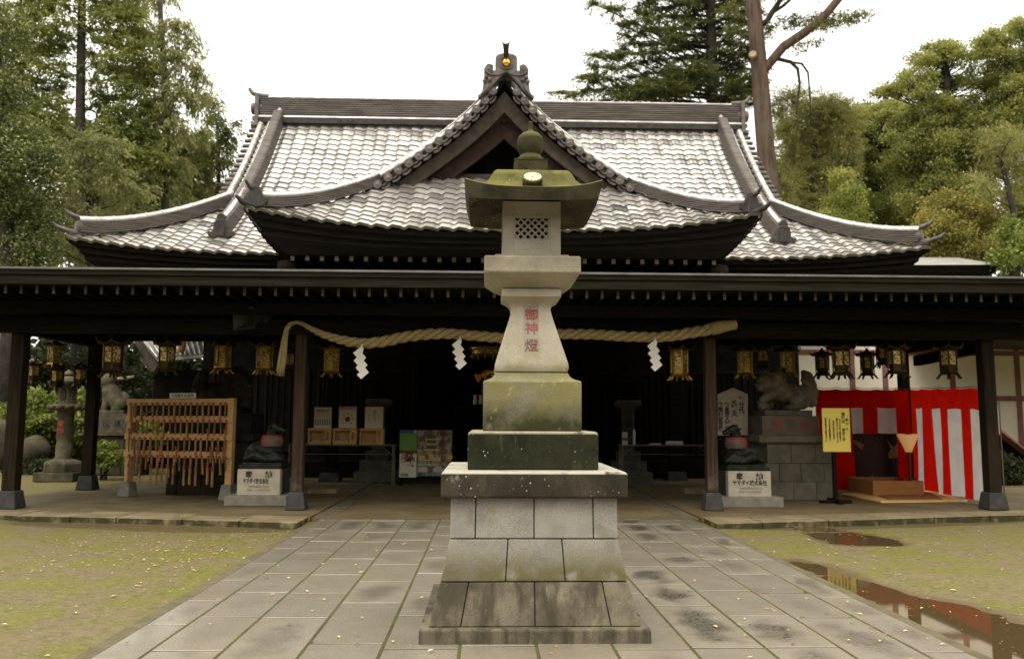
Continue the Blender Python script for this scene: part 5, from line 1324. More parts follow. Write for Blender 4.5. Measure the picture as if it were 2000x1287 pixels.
# pentagonal votive board
pv = at(1432, 850, 16.9)
bd = thing('votive_board', 'large pentagonal wooden votive board with black brush columns behind the post', 'votive board', (pv.x, 16.9, ZF))
P5 = [(1402, 770), (1432, 757), (1461, 770), (1461, 850), (1402, 850)]
poly = [(at(x, y, 16.9).x, at(x, y, 16.9).z) for x, y in P5]
mb = MB(); mb.prism(poly, 16.9, 16.94); b5 = mb.build('board', mat('pale votive timber', (.46, .39, .30), (.40, .335, .25), 4, .7, stretch=(6, 1, 1)), bd, bevel=.005)
for col, px, py in (('第廿代', 1448, 791), ('光鶴天', 1434, 797), ('御皇喜人平禧', 1421, 806), ('御賜利益宮政', 1408, 806)):
    text(col, .125 if len(col) < 5 else .105, (at(px, py, 16.9).x, 16.897, at(px, py, 16.9).z), m_ink, b5, vertical=True, bold=.035, spacing=.92)
mb = MB(); 
for dx in (-.22, .22): mb.box(pv.x+dx-.03, pv.x+dx+.03, 16.945, 16.99, ZF, pv.z+.3)
mb.build('stand_leg', m_wood, bd)

# ================================================================== STONE LANTERNS IN THE SHADE AND IN THE GARDEN
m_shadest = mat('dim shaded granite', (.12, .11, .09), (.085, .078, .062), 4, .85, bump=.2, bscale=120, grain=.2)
def shade_lantern(px, label, letters, Y0=21.0):
    c = at(px, 900, Y0); k = 1.0
    root = thing('stone_lantern', label, 'stone lantern', (c.x, Y0, ZF), 'stone lanterns inside the canopy')
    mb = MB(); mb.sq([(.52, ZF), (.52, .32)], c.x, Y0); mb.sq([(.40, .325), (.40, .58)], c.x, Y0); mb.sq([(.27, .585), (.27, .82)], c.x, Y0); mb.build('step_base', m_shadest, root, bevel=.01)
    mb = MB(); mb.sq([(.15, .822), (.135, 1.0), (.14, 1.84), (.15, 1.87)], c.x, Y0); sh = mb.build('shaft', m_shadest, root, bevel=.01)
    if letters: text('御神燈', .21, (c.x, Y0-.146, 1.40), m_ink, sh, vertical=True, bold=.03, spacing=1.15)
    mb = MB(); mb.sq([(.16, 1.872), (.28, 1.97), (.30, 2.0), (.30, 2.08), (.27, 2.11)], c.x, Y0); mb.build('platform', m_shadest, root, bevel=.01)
    mb = MB(); mb.sq([(.19, 2.112), (.19, 2.50)], c.x, Y0)
    fbx = mb.build('fire_box', m_wood, root, bevel=.01)
    mb = MB(); mb.box(c.x-.1, c.x+.1, Y0-.196, Y0-.1925, 2.18, 2.44); mb.build('window', m_woodx, fbx)
    mb = MB(); mb.sq([(.36, 2.51), (.40, 2.57), (.25, 2.72), (.12, 2.84), (.08, 2.87)], c.x, Y0); mb.lathe([(.05, 2.87), (.1, 2.93), (.09, 3.0), (.02, 3.06)], (c.x, Y0, 0), 12); mb.build('roof', m_woodx, root)
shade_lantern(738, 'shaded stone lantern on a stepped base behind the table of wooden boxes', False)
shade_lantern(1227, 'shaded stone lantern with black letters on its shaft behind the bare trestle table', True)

m_gardst = mat('weathered garden stone', (.125, .108, .072), (.065, .058, .038), 4, .85, bump=.4, bscale=60, grain=.2,
             layers=[dict(scale=2.5, lo=.5, hi=.65, color=(.06, .062, .02), k=.6)])
def garden_lantern(px, py, Y0):
    c = at(px, py, Y0); k = Y0/F_PX
    root = thing('stone_lantern', 'round shafted garden stone lantern standing on grass beyond the canopy posts', 'stone lantern', (c.x, Y0, 0))
    def Z(y): return at(px, y, Y0).z
    mb = MB(); mb.sq([(.50, 0), (.50, Z(921))], c.x, Y0); mb.lathe([(.50, Z(921)), (.50, Z(905)), (.46, Z(900)), (.3, Z(897)), (.2, Z(895))], (c.x, Y0, 0), 6); mb.build('base', m_rock, root, bevel=.02)
    mb = MB(); mb.lathe([(.20, Z(896)), (.20, Z(870)), (.185, Z(868)), (.185, Z(858)), (.20, Z(856)), (.195, Z(806)), (.21, Z(803))], (c.x, Y0, 0), 20); sh = mb.build('shaft', m_gardst, root, smooth=40)
    for ch, y in (('奉', 827), ('納', 841)): text(ch, .17, (c.x-.02, Y0-.205, Z(y)), m_redpaint, sh, bold=.03)
    mb = MB(); mb.lathe([(.2, Z(803)), (.38, Z(798)), (.44, Z(793)), (.42, Z(790)), (.25, Z(789))], (c.x, Y0, 0), 16); 
    for j in range(12): mb.sphere((c.x+.38*math.cos(j*.5236), Y0+.38*math.sin(j*.5236), Z(795)), (.09, .09, .07), 8, 6)
    mb.build('platform', m_gardst, root, smooth=40)
    mb = MB(); mb.lathe([(.24, Z(789)), (.24, Z(752))], (c.x, Y0, 0), 6); fb_ = mb.build('fire_box', m_gardst, root)
    mb = MB(); mb.box(c.x-.07, c.x+.07, Y0-.245, Y0-.20, Z(779), Z(765)); mb.build('window', m_groove, fb_)
    mb = MB(); mb.lathe([(.25, Z(752)), (.52, Z(750)), (.54, Z(746)), (.36, Z(740)), (.16, Z(735))], (c.x, Y0, 0), 6); mb.build('roof', m_rock, root)
    mb = MB(); mb.lathe([(.09, Z(745)), (.13, Z(741)), (.10, Z(738)), (.06, Z(736)), (.12, Z(731)), (.10, Z(727)), (.01, Z(722))], (c.x, Y0, 0), 14); mb.build('finial', m_gardst, root, smooth=40)
garden_lantern(125, 880, 22.0)

# seated lion in the garden
lp = at(216, 880, 24.0); kk = 24.0/F_PX
def LZ(y): return at(216, y, 24.0).z
gp = thing('lion_pedestal', 'mossy garden pedestal of lettered stone on a ledge under the seated lion', 'pedestal', (lp.x, 24.3, 0))
mb = MB(); mb.box(lp.x-.9, lp.x+.9, 23.9, 25.0, LZ(850), LZ(846)); mb.build('ledge', m_gardst, gp)
mb = MB(); courses(mb, lp.x-.8, lp.x+.8, 24.0, 25.0, 0, LZ(850)-.003, 3, 3, 8); mb.build('rough_stones', m_rock, gp, bevel=.03)
mb = MB(); mb.box(lp.x-.42, lp.x+.42, 24.02, 24.8, LZ(846)+.002, LZ(808)); bk = mb.build('lettered_block', m_gardst, gp, bevel=.015)
for ch, dx in (('氏', -.17), ('町', .17)): text(ch, .24, (lp.x+dx, 24.0175, LZ(827)), m_pedstone, bk, bold=.04)
def gl(x, y): p = at(x, y, 24.35); return p
SL = thing('seated_lion', 'small pale stone lion seated upright on the garden pedestal', 'lion statue', gl(216, 805))
def g3(x, y, dy=0): p = at(x, y, 24.35+dy); return p
T = [('c', [(g3(214, 758), .22), (g3(226, 778), .26), (g3(234, 793), .24)]), ('s', g3(208, 745, -.05), (.20, .20, .19)), ('s', g3(214, 743), (.21, .22, .22)), ('s', g3(199, 748, -.08), (.09, .1, .075)),
     ('c', [(g3(208, 765, -.12), .12), (g3(206, 785, -.12), .085), (g3(203, 799, -.14), .09)]), ('c', [(g3(214, 765, .12), .12), (g3(212, 785, .12), .085), (g3(209, 799, .12), .09)]),
     ('s', g3(234, 790, -.15), (.20, .12, .17)), ('c', [(g3(232, 798, -.18), .09), (g3(222, 800, -.2), .08)]), ('c', [(g3(244, 795), .09), (g3(248, 778), .11), (g3(243, 768), .05)])]
blob('body', T, m_gardst, SL, voxel=.024, smooth_it=2)
mb = MB(); q = g3(220, 803); mb.box(q.x-.45, q.x+.45, 24.05, 24.75, LZ(808)+.002, LZ(801)); mb.build('plinth', m_gardst, SL, bevel=.02)
mb = MB()
mb = MB(); mb.tube([at(190, 744, 25.5), at(215, 742, 25.4), at(262, 736, 25.2)], .05, 8); rp2 = mb.build('thin_rope', m_rope, smooth=True); tag(rp2, 'thin straw rope stretched behind the small seated lion', 'rope')

# rocks in the garden
def rock(px, py, Y, rx, rz_, label, seed):
    p = at(px, py, Y); rnd = random.Random(seed); mb = MB(); mb.sphere((p.x, Y, max(.1, p.z)), (rx, rx*.8, rz_), 18, 12)
    mb.v = [tuple(Vector(v)+ (Vector(v)-Vector((p.x, Y, p.z)))*(.28*noise.noise((v[0]*2+seed, v[1]*2, v[2]*2)))) for v in mb.v]
    o = mb.build('garden_rock', m_rock, smooth=50); tag(o, label, 'rock')
rock(68, 878, 25.5, .42, .45, 'rounded tan garden rock left of the garden stone lantern', 3)
rock(-6, 868, 24, .42, .75, 'tall pale garden rock at the picture edge beside the outer post', 6)

# ================================================================== TABLES, BOXES, NOTICES, POSTERS
def table(pxl, pxr, pyt, pyb, Y0, label):
    x0, x1 = at(pxl, pyt, Y0).x, at(pxr, pyt, Y0).x; zt = at((pxl+pxr)/2, pyt, Y0).z
    root = thing('trestle_table', label, 'table', ((x0+x1)/2, Y0+.22, ZF))
    mb = MB(); mb.box(x0, x1, Y0, Y0+.45, zt-.03, zt); mb.build('table_top', m_tabletop, root, bevel=.004)
    for x in (x0+.06, x1-.06):
        for y in (Y0+.04, Y0+.41):
            mb = MB(); mb.tube([(x, y, ZF-.02), (x, y, zt-.03)], .017, 8); mb.build('leg', m_steel, root)
    mb = MB()
    for x, s in ((x0+.06, 1), (x1-.06, -1)): mb.tube([(x, Y0+.04, zt-.25), (x+s*.25, Y0+.04, zt-.035)], .010, 6)
    mb.tube([(x0+.06, Y0+.05, zt-.22), (x1-.06, Y0+.05, zt-.22)], .010, 6); mb.build('brace', m_steel, root)
    return x0, x1, zt
TY = 19.4
x0, x1, ztb = table(560, 772, 868, 940, TY, 'narrow folding trestle table carrying three wooden boxes with notices behind them')
def obox_(pxl, pxr, pyt, lab, slips, chars, sm):
    a, b = at(pxl, 868, TY+.06).x, at(pxr, 868, TY+.06).x; zt = at(pxl, pyt, TY+.06).z; zb = ztb+.002; y0 = TY+.06; y1 = TY+.36
    root = thing('offering_box', lab, 'box', ((a+b)/2, (y0+y1)/2, zb), 'wooden boxes on the table')
    w = b-a; wx = a+w*.70
    mb = MB(); mb.box(a, b, y1-.015, y1, zb, zt); mb.box(a, b, y0, y1-.015, zb, zb+.015); mb.box(a, b, y0, y1-.015, zt-.015, zt); mb.box(a, a+.015, y0, y1-.015, zb+.015, zt-.015); mb.box(b-.015, b, y0, y1-.015, zb+.015, zt-.015)
    mb.box(a+.015, a+.035, y0, y0+.012, zb+.015, zt-.015); mb.box(a+.035, wx, y0, y0+.012, zt-.045, zt-.015); mb.box(a+.035, wx, y0, y0+.012, zb+.015, zb+.04); mb.box(wx, b-.015, y0, y0+.012, zb+.015, zt-.015)
    body = mb.build('case', m_pale, root, bevel=.002)
    mb = MB(); rnd = random.Random(int(pxl)); 
    for k in range(26): mb.obox((rnd.uniform(a+.06, wx-.04), rnd.uniform(y0+.03, y0+.2), zb+.03+rnd.uniform(0, .05)), (.07, .03, .012), Matrix.Rotation(rnd.uniform(-.6, .6), 3, 'Z') @ Matrix.Rotation(rnd.uniform(-.4, .4), 3, 'Y'))
    sl_ = mb.build('paper_slips', slips, root); sl_['kind'] = 'stuff'
    text(chars, (zt-zb)*.20, ((wx+b)/2-.005, y0-.002, (zt+zb)/2), m_redpaint, body, vertical=True, bold=.02, spacing=.85)
    return a, b, zt
bx = [obox_(601, 646, 836.5, 'wooden slip box with white slips beneath the densely lettered notice', m_white2, '神籤箱', 0),
      obox_(650, 696, 836.5, 'wooden slip box beneath the notice with a red disc', m_print, '縁結守', 1),
      obox_(702, 748, 836.5, 'wooden slip box of pink slips beneath the pale red lettered notice', m_pink, '恋みくじ', 2)]
def notice(pxl, pxr, pyt, lab, kind):
    y0 = TY+.20; a, b = at(pxl, 836, y0).x, at(pxr, 836, y0).x; zt = at(pxl, pyt, y0).z; zb = bx[0][2]+.002
    root = thing('notice_board', lab, 'notice', ((a+b)/2, y0, zb), 'notices standing on the wooden boxes')
    mb = MB(); mb.box(a, b, y0, y0+.02, zb, zt); bo = mb.build('backing', m_pale, root)
    mb = MB(); mb.box(a+.012, b-.012, y0-.004, y0-.0005, zb+.012, zt-.012); pa = mb.build('sheet', m_print, root)
    w, h_ = b-a, zt-zb; xm = (a+b)/2; yy = y0-.0065
    if kind == 0:
        text('神社御祈願之案内', h_*.10, (xm, yy, zt-.09*h_), m_redpaint, pa, width=w*.8, bold=.03)
        for i in range(7): text('家内安全祈願', h_*.062, (lerp(a+.05*w+.02, b-.05*w-.02, i/6), yy, zb+.30*h_), m_ink, pa, vertical=True, spacing=.9, bold=.04)
        mb = MB(); rnd = random.Random(2)
        for r in range(5):
            x = a+.05
            while x < b-.06:
                l = rnd.uniform(.012, .03); mb.box(x, x+l, yy, yy+.0015, zt-(.22+.055*r)*h_, zt-(.205+.055*r)*h_); x += l+.012
        mb.build('small_print', m_ink, pa)
    elif kind == 1:
        text('天満宮花鈴守くじ', h_*.13, (xm, yy, zt-.09*h_), m_redpaint, pa, width=w*.84, bold=.05)
        mb = MB(); mb.lathe([(w*.15, 0), (w*.15, .002)], (xm, yy, zb+.42*h_), 24, ax=(0, -1, 0)); mb.build('red_disc', m_redpaint, pa)
        mb = MB()
        for i in range(8):
            t = math.pi/2+i*math.pi/4
            if i == 4: continue
            mb.box(xm+.30*w*math.cos(t)-.012, xm+.30*w*math.cos(t)+.012, yy, yy+.002, zb+.42*h_+.26*h_*math.sin(t)-.014, zb+.42*h_+.26*h_*math.sin(t)+.014)
        mb.build('ring_of_marks', m_ink, pa)
    else:
        mred = flat('pale red ink', (.50, .20, .14), .7)
        text('恋みくじ', h_*.16, (xm+.02, yy, zt-.42*h_), mred, pa, vertical=True, spacing=.85)
        for dx, tx in ((-.28, 'えにしの糸'), (.3, 'むすび札')): text(tx, h_*.075, (xm+dx*w, yy, zt-.5*h_), mred, pa, vertical=True)
notice(613, 647, 795, 'white notice with dense black columns standing above the box nearest the canopy post', 0)
notice(661, 696, 794, 'white notice with a red title and red disc ringed by dots', 1)
notice(712, 748, 794, 'pale notice with faint red brush letters standing on the box of pink slips', 2)
x0b, x1b, zt2 = table(1211, 1392, 869, 936, 19.6, 'bare trestle table with small papers standing beside the rope end post')
pl_ = at(1318, 866, 19.75)
t = thing('paper_stack', 'two low stacks of white papers lying on the bare trestle table', 'papers', (pl_.x, 19.8, zt2))
rnd = random.Random(5)
for dx in (-.10, .10):
    mb = MB()
    for k in range(7): mb.obox((pl_.x+dx+rnd.uniform(-.01, .01), 19.8, zt2+.008+k*.012), (.17, .22, .010), Matrix.Rotation(rnd.uniform(-.1, .1), 3, 'Z'))
    mb.build('stack', m_white2, t)
pl2 = at(1280, 867, 19.75); mb = MB(); mb.obox((pl2.x, 19.8, zt2+.012), (.26, .2, .022)); mb.obox((pl2.x+.02, 19.8, zt2+.030), (.2, .16, .012)); o = mb.build('flat_tray', m_pgrey, bevel=.003); tag(o, 'low grey paper tray lying at the lantern end of the bare table', 'tray')
pc = at(1220, 860, 19.7)
t = thing('card_holder', 'small white card holder at the end of the bare trestle table', 'card holder', (pc.x, 19.7, zt2))
mb = MB(); mb.box(pc.x-.06, pc.x+.07, 19.70, 19.72, zt2+.001, zt2+.30); mb.box(pc.x-.06, pc.x+.07, 19.62, 19.70, zt2+.001, zt2+.012); mb.build('stand', m_paper, t)
mb = MB(); mb.box(pc.x-.058, pc.x+.068, 19.693, 19.698, zt2+.10, zt2+.17); mb.build('dark_label', m_tabletop, t)
pq = at(1239, 848, 19.7); mb = MB(); mb.lathe([(.03, zt2), (.03, zt2+.30), (.018, zt2+.34), (.018, zt2+.37)], (pq.x, 19.75, 0), 12); o = mb.build('white_bottle', m_paper, smooth=40); tag(o, 'slim white bottle standing by the card holder', 'bottle')

# poster stand
PYY = 19.9
pa, pb = at(780, 940, PYY).x, at(884, 940, PYY).x; pzb, pzt = ZF, at(830, 838, PYY).z
ps = thing('poster_stand', 'dark wooden stand showing a green poster and a yellow flower festival poster', 'poster stand', ((pa+pb)/2, PYY, ZF))
mb = MB(); mb.box(pa, pb, PYY, PYY+.03, pzb+.10, pzt+.02); mb.box(pa, pa+.05, PYY+.033, PYY+.3, ZF-.02, pzb+.16); mb.box(pb-.05, pb, PYY+.033, PYY+.3, ZF-.02, pzb+.16); mb.build('frame', m_wood, ps)
def PP(x, y): p = at(x, y, PYY-.004); return p.x, p.z
def rect(mb, x0, y0, x1, y1, d=0.0, mi=0):
    a, b = PP(x0, y0), PP(x1, y1); mb.box(a[0], b[0], PYY-.006-d, PYY-.0045-d, b[1], a[1], mi)
mb = MB(); rect(mb, 781, 839, 814, 880); p1 = mb.build('green_poster', m_green, ps)
mb = MB(); rect(mb, 781, 839, 814, 846, .002); mb.build('night_sky_band', m_blue, p1)
mb = MB(); a = PP(811, 843); mb.lathe([(.035, 0), (.035, .0015)], (a[0], PYY-.0085, a[1]), 14, ax=(0, -1, 0)); mb.build('pale_pattern', m_pyel, p1)
mb = MB(); rect(mb, 781, 880.5, 814, 884.5); mb.build('red_band', m_redpaint, p1)
mb = MB(); rect(mb, 780.5, 885, 813, 932); p2 = mb.build('pale_poster', m_print, ps)
a = PP(799, 893); text('祭', .26, (a[0], PYY-.008, a[1]), m_redpaint, p2, bold=.03); a = PP(801, 902); text('秋', .20, (a[0]+.02, PYY-.010, a[1]), m_ink, p2, bold=.05)
a = PP(786, 892); text('七五三', .09, (a[0], PYY-.008, a[1]), m_redpaint, p2, vertical=True)
mb = MB(); rect(mb, 782, 924, 798, 930, .002); mb.build('green_strip', m_green, p2)
mb = MB(); rect(mb, 815.5, 840, 882, 930); p3 = mb.build('festival_poster', m_posterbg, ps)
mb = MB()
for (x0_, y0_, x1_, y1_) in ((832, 857, 852, 859), (833, 866, 855, 868.5), (828, 877, 856, 880)): rect(mb, x0_, y0_, x1_, y1_, .002)
rnd = random.Random(8)
for k in range(14):
    a = PP(rnd.uniform(820, 880), rnd.uniform(889, 905)); mb.lathe([(.055, 0), (.05, .002+.0001*k)], (a[0], PYY-.0065, a[1]), 10, ax=(0, -1, 0))
mb.build('flower_pattern', m_pyel, p3)
mb = MB(); rect(mb, 834, 849, 850, 856.5, .002); rect(mb, 834, 859.5, 852, 865.5, .002); rect(mb, 833, 869, 853, 876.5, .002); mb.build('pagoda_storeys', m_tabletop, p3)
mb = MB(); rect(mb, 817, 897, 852, 909, .0035); a = PP(826, 918); mb.sphere((a[0], PYY-.006, a[1]), (.11, .004, .075), 14, 8); a = PP(856, 918); mb.sphere((a[0], PYY-.006, a[1]), (.13, .004, .09), 14, 8); mb.build('grey_shapes', m_pgrey, p3)
mb = MB(); rect(mb, 816, 922, 882, 930, .004); mb.build('teal_strip', m_pteal, p3)
for ch, y in zip('菊まつり', (850, 866, 881, 896)):
    a = PP(866, y); text(ch, .19, (a[0], PYY-.012, a[1]), m_redpaint, p3, bold=.035)
a = PP(852, 868); text('第二十三回', .07, (a[0]+.03, PYY-.011, a[1]), m_paper, p3, vertical=True)
a = PP(834, 902.5); text('天満宮境内', .085, (a[0], PYY-.0115, a[1]), m_ink, p3); a = PP(848, 926); text('十月十五日開催中', .075, (a[0], PYY-.0125, a[1]), m_paper, p3)

# ================================================================== ALTAR IN THE DIM HALL
az = at(930, 870, 22.5)
t = thing('altar_table', 'dim dark altar table standing in the open middle bay', 'altar table', (at(925, 900, 21.9).x, 22.0, .28))
xa, xb = at(884, 800, 22).x, at(1080, 800, 22).x
mb = MB(); mb.box(xa, xb, 21.8, 22.15, at(900, 790, 22).z-.04, at(900, 790, 22).z); mb.build('table_top', m_wood, t)
for x in (xa+.05, xb-.05):
    mb = MB(); mb.box(x-.04, x+.04, 21.9, 22.0, .28, at(900, 790, 22).z-.04); mb.build('leg', m_wood, t)
mb = MB(); mb.box(xa+.1, xb-.1, 21.83, 21.86, at(900, 830, 22).z, at(900, 794, 22).z); mb.build('apron', m_woodx, t)
for k, (px, lab) in enumerate(((928, 'pale altar vase on the altar table, nearer the paper streamer'), (938, 'pale altar vase on the altar table, nearer the stone lantern'))):
    p = at(px, 788, 22.0); z = at(900, 790, 22).z+.001
    mb = MB(); mb.lathe([(.05, z), (.055, z+.1), (.035, z+.2), (.05, z+.25), (.045, z+.251)], (p.x, 21.97, 0), 14); o = mb.build('altar_vase', m_pgrey, smooth=40); tag(o, lab, 'vase', 'vases on the altar')
p = at(955, 690, 21.6)
t = thing('gilded_canopy', 'round gilded chandelier canopy hanging in the dim middle bay', 'chandelier', p)
mb = MB(); mb.lathe([(.50, .16), (.53, .13), (.53, .09), (.50, .07)], p, 24); mb.build('ring', m_brass, t, smooth=40)
mb = MB(); mb.lathe([(.46, .07), (.46, -.03), (.42, -.06)], p, 24); mb.build('pierced_band', m_lattice, t, smooth=40)
for k in range(14):
    a = k*2*math.pi/14; q = p+Vector((.46*math.cos(a), .46*math.sin(a), -.09)); mb = MB(); mb.sphere(q, (.022, .022, .05), 8, 6); mb.build('pendant', m_brass, t, smooth=True)
mb = MB(); mb.tube([p+Vector((0, 0, .1)), p+Vector((0, 0, 1.2))], .015, 6); mb.build('chain', m_brassdk, t)
p = at(935, 738, 21.95)
t = thing('flower_ornament', 'gilded altar flower ornament with an orange leaf in the dim bay', 'ornament', (p.x, 21.95, az.z))
zt_ = at(900, 790, 22).z
mb = MB(); mb.lathe([(.07, zt_+.002), (.09, zt_+.1), (.05, zt_+.3), (.06, p.z-.08)], (p.x+.12, 22.08, 0), 12); mb.build('vase', m_brassdk, t, smooth=40)
mb = MB(); mb.prism([(p.x-.13, p.z+.12), (p.x-.02, p.z+.09), (p.x+.10, p.z+.13), (p.x+.06, p.z-.02), (p.x+.02, p.z-.12), (p.x-.06, p.z-.08)], 22.0, 22.02); mb.build('orange_leaf', flat('orange gilt leaf', (.75, .26, .08), .4, .3), t)
rnd = random.Random(6); mb = MB()
for k in range(26): mb.sphere((p.x+.14+rnd.uniform(-.02, .34), 22.05+rnd.uniform(-.06, .06), p.z+rnd.uniform(-.08, .22)), (.05, .012, .04), 8, 6, Matrix.Rotation(rnd.uniform(-1, 1), 3, 'Y'))
mb.build('gilt_leaves', m_gold, t, smooth=True)

# ================================================================== FESTIVAL CURTAINS AND WHAT IS AMONG THEM
def curtain(name, A, B, ztA, ztB, zbA, zbB, stripes, head, label, group, waves=9, amp=.05, skip=None, first_red=True, seed=1, drop=None):
    """A, B ground ends; each stripe is a cloth panel of its own, the red heading on top"""
    A, B = Vector((A[0], A[1], 0)), Vector((B[0], B[1], 0)); d = (B-A); ln = d.length; d.normalize(); nrm = Vector((d.y, -d.x, 0))
    root = thing(name, label, 'curtain', (A.x, A.y, min(zbA, zbB)), group)
    rnd = random.Random(seed); ph_ = [rnd.uniform(0, 6) for _ in range(4)]
    def pos(s, f):
        zt, zb = lerp(ztA, ztB, s), lerp(zbA, zbB, s)
        sag = -.025*abs(math.sin(s*math.pi*waves*.9))*(1-f)
        w_ = amp*(.25+.75*f)*(math.sin(s*waves*2*math.pi+ph_[0])+.5*math.sin(s*waves*3.7+ph_[1]+f*1.5)+.3*math.sin(s*31+f*3+ph_[2]))
        lean = .04*f*math.sin(s*waves*2.1+ph_[3])
        return A+d*(s*ln+lean)+nrm*w_+Vector((0, 0, lerp(zt, zb, f)+sag))
    def panel(s0, s1, f0, f1, mt, nm):
        mb = MB(); nu, nv = max(4, int((s1-s0)*ln/.045)), max(5, int((f1-f0)*24))
        mb.loft([[pos(lerp(s0, s1, i/nu), lerp(f0, f1, j/nv)) for i in range(nu+1)] for j in range(nv+1)], caps=False, closed=False)
        return mb.build(nm, mt, root, smooth=True)
    panel(0, 1, 0, head, m_cred, 'heading')
    for i, (s0, s1, col) in enumerate(stripes):
        f1 = 1.0 if not drop else drop(s0, s1)
        if f1 > head: panel(s0, s1, head, f1, m_cred if col == 'r' else m_cwhite, 'red_stripe' if col == 'r' else 'white_stripe')
    mb = MB()
    pts = [pos(s, 0)+Vector((0, 0, .03)) for s in np.linspace(0, 1, 30)]; mb.tube(pts, .008, 5); mb.build('top_cord', m_steel, root)
    return pos
A = at(1786, 950, 18.6); B = at(1926, 975, 15.2)
pos_r = curtain('festival_curtain', (A.x, 18.6), (B.x, 15.2), at(1775, 760, 18.6).z, at(1925, 757, 15.2).z, .12, .14,
    [(0, .07, 'r'), (.07, .215, 'w'), (.215, .33, 'r'), (.33, .455, 'w'), (.455, .60, 'r'), (.60, .745, 'w'), (.745, .865, 'r'), (.865, 1.0, 'w')], .19,
    'full length red and white striped curtain along the side between the posts', 'striped festival curtains', 5, .06, seed=3)
A = at(1598, 950, 18.15); B = at(1782, 950, 18.3)
zt_c = at(1680, 760, 18.2).z
hd = (840-760)/(963-760.0)
curtain('festival_curtain', (A.x, 18.15), (B.x, 18.3), zt_c, at(1782, 760, 18.3).z, at(1600, 963, 17.4).z, at(1700, 963, 17.4).z,
    [(0, .37, 'r'), (.37, .51, 'w'), (.51, .67, 'r'), (.67, .88, 'w'), (.88, 1.0, 'r')], .185,
    'short red and white curtain with an open doorway behind the yellow notice board', 'striped festival curtains', 5, .055, seed=8,
    drop=lambda a, b: 1.0 if b < .40 else .44)
# side wing of red by the doorway
A = at(1768, 950, 17.6); B = at(1796, 950, 17.0)
curtain('curtain_wing', (A.x, 17.9), (B.x, 17.3), at(1770, 762, 17.9).z, at(1800, 762, 17.3).z, .13, .13, [(0, .55, 'r'), (.55, 1.0, 'r')], .18, 'plain red curtain wing beside the lit lamp', None, 2, .05, seed=5,
    )
# yellow notice board on its stand
yp = gz(1632, 982, ZF); yy = yp.y
t = thing('yellow_notice', 'bright yellow lettered notice board on a dark cross footed stand', 'notice board', (yp.x, yy, ZF))
c0, c1 = at(1603, 797, yy), at(1660, 882, yy)
mb = MB(); mb.box(c0.x, c1.x, yy-.05, yy-.035, c1.z, c0.z); yb = mb.build('board', m_yellow, t, bevel=.003)
mb = MB(); mb.box(yp.x-.035, yp.x+.035, yy-.03, yy+.03, ZF+.06, c0.z-.1); mb.build('stand_pole', m_wood, t)
for (dx, dy) in ((.30, .05), (.05, .28)):
    mb = MB(); mb.box(yp.x-dx, yp.x+dx, yy-dy, yy+dy, ZF, ZF+(.055 if dx > .1 else .075)); mb.build('foot_bar', m_wood, t, bevel=.008)
w = c1.x-c0.x; h_ = c0.z-c1.z
for ch, z, mt in (('御', .22, m_redpaint), ('守', .36, m_green), ('札', .48, m_green)): text(ch, .06, (c1.x-.10*w, yy-.053, c0.z-z*h_), mt, yb, bold=.03)
text('神輿の', .075, (c1.x-.24*w, yy-.053, c0.z-.22*h_), m_ink, yb, vertical=True, bold=.03, spacing=.95)
text('御渡り祭', .06, (c1.x-.24*w, yy-.053, c0.z-.58*h_), m_ink, yb, vertical=True, bold=.02)
for k, (fr_, tx) in enumerate(((.37, '氏子中の皆様へ御案内申上'), (.47, '御祭礼は十月十五日午後より'), (.60, '神楽奉納御祈祷受付中'), (.74, '七五三詣り御祈願随時承り'), (.88, '当宮社務所まで御申込下さい'))):
    text(tx, .040, (c1.x-fr_*w, yy-.053, c0.z-.5*h_), m_ink if k != 2 else m_redpaint, yb, vertical=True, spacing=.9)
# low wooden tray, black screen, lamp and mat
ty0 = gz(1740, 971, ZF).y
xa, xb = at(1706, 968, ty0).x, at(1805, 968, ty0).x
t = thing('wooden_tray', 'low open light brown wooden tray box on feet before the black screen', 'tray', ((xa+xb)/2-.2, ty0+.6, ZF))
zt1, zb1 = at(1750, 939, ty0).z, at(1750, 967, ty0).z
xl = at(1676, 940, ty0+1.0).x
mb = MB()
def quadbox(x0a, x1a, y0a, x0b, x1b, y1a, z0a, z1a):
    mb.loft([[(x0a, y0a, z0a), (x1a, y0a, z0a), (x1b, y1a, z0a), (x0b, y1a, z0a)], [(x0a, y0a, z1a), (x1a, y0a, z1a), (x1b, y1a, z1a), (x0b, y1a, z1a)]])
mb.box(xa, xb, ty0, ty0+.03, zb1, zt1); mb.box(xa, xb, ty0+1.17, ty0+1.2, zb1, zt1); mb.box(xa, xa+.03, ty0+.033, ty0+1.167, zb1, zt1); mb.box(xb-.03, xb, ty0+.033, ty0+1.167, zb1, zt1); mb.box(xa+.03, xb-.03, ty0+.033, ty0+1.167, zb1, zb1+.03)
mb.build('tray_sides', m_tray, t, bevel=.003)
for x in (xa+.12, xb-.2):
    mb = MB(); mb.box(x, x+.08, ty0+.1, ty0+1.0, ZF, zb1-.001); mb.build('foot', m_woodx, t)
m_a, m_b = gz(1626, 972, ZF), gz(1862, 980, ZF)
mb = MB(); q = [gz(1640, 966, ZF), gz(1720, 982, ZF), gz(1890, 980, ZF), gz(1800, 958, ZF)]
mb.loft([[(p.x, p.y, ZF) for p in q], [(p.x, p.y, ZF+.035) for p in q]]); o = mb.build('floor_board', m_pale, bevel=.004); tag(o, 'thin pale board lying on the floor in front of the curtain doorway', 'floor board')
mb = MB(); q = [gz(1715, 968, ZF+.04), gz(1735, 976, ZF+.04), gz(1842, 975, ZF+.04), gz(1815, 962, ZF+.04)]
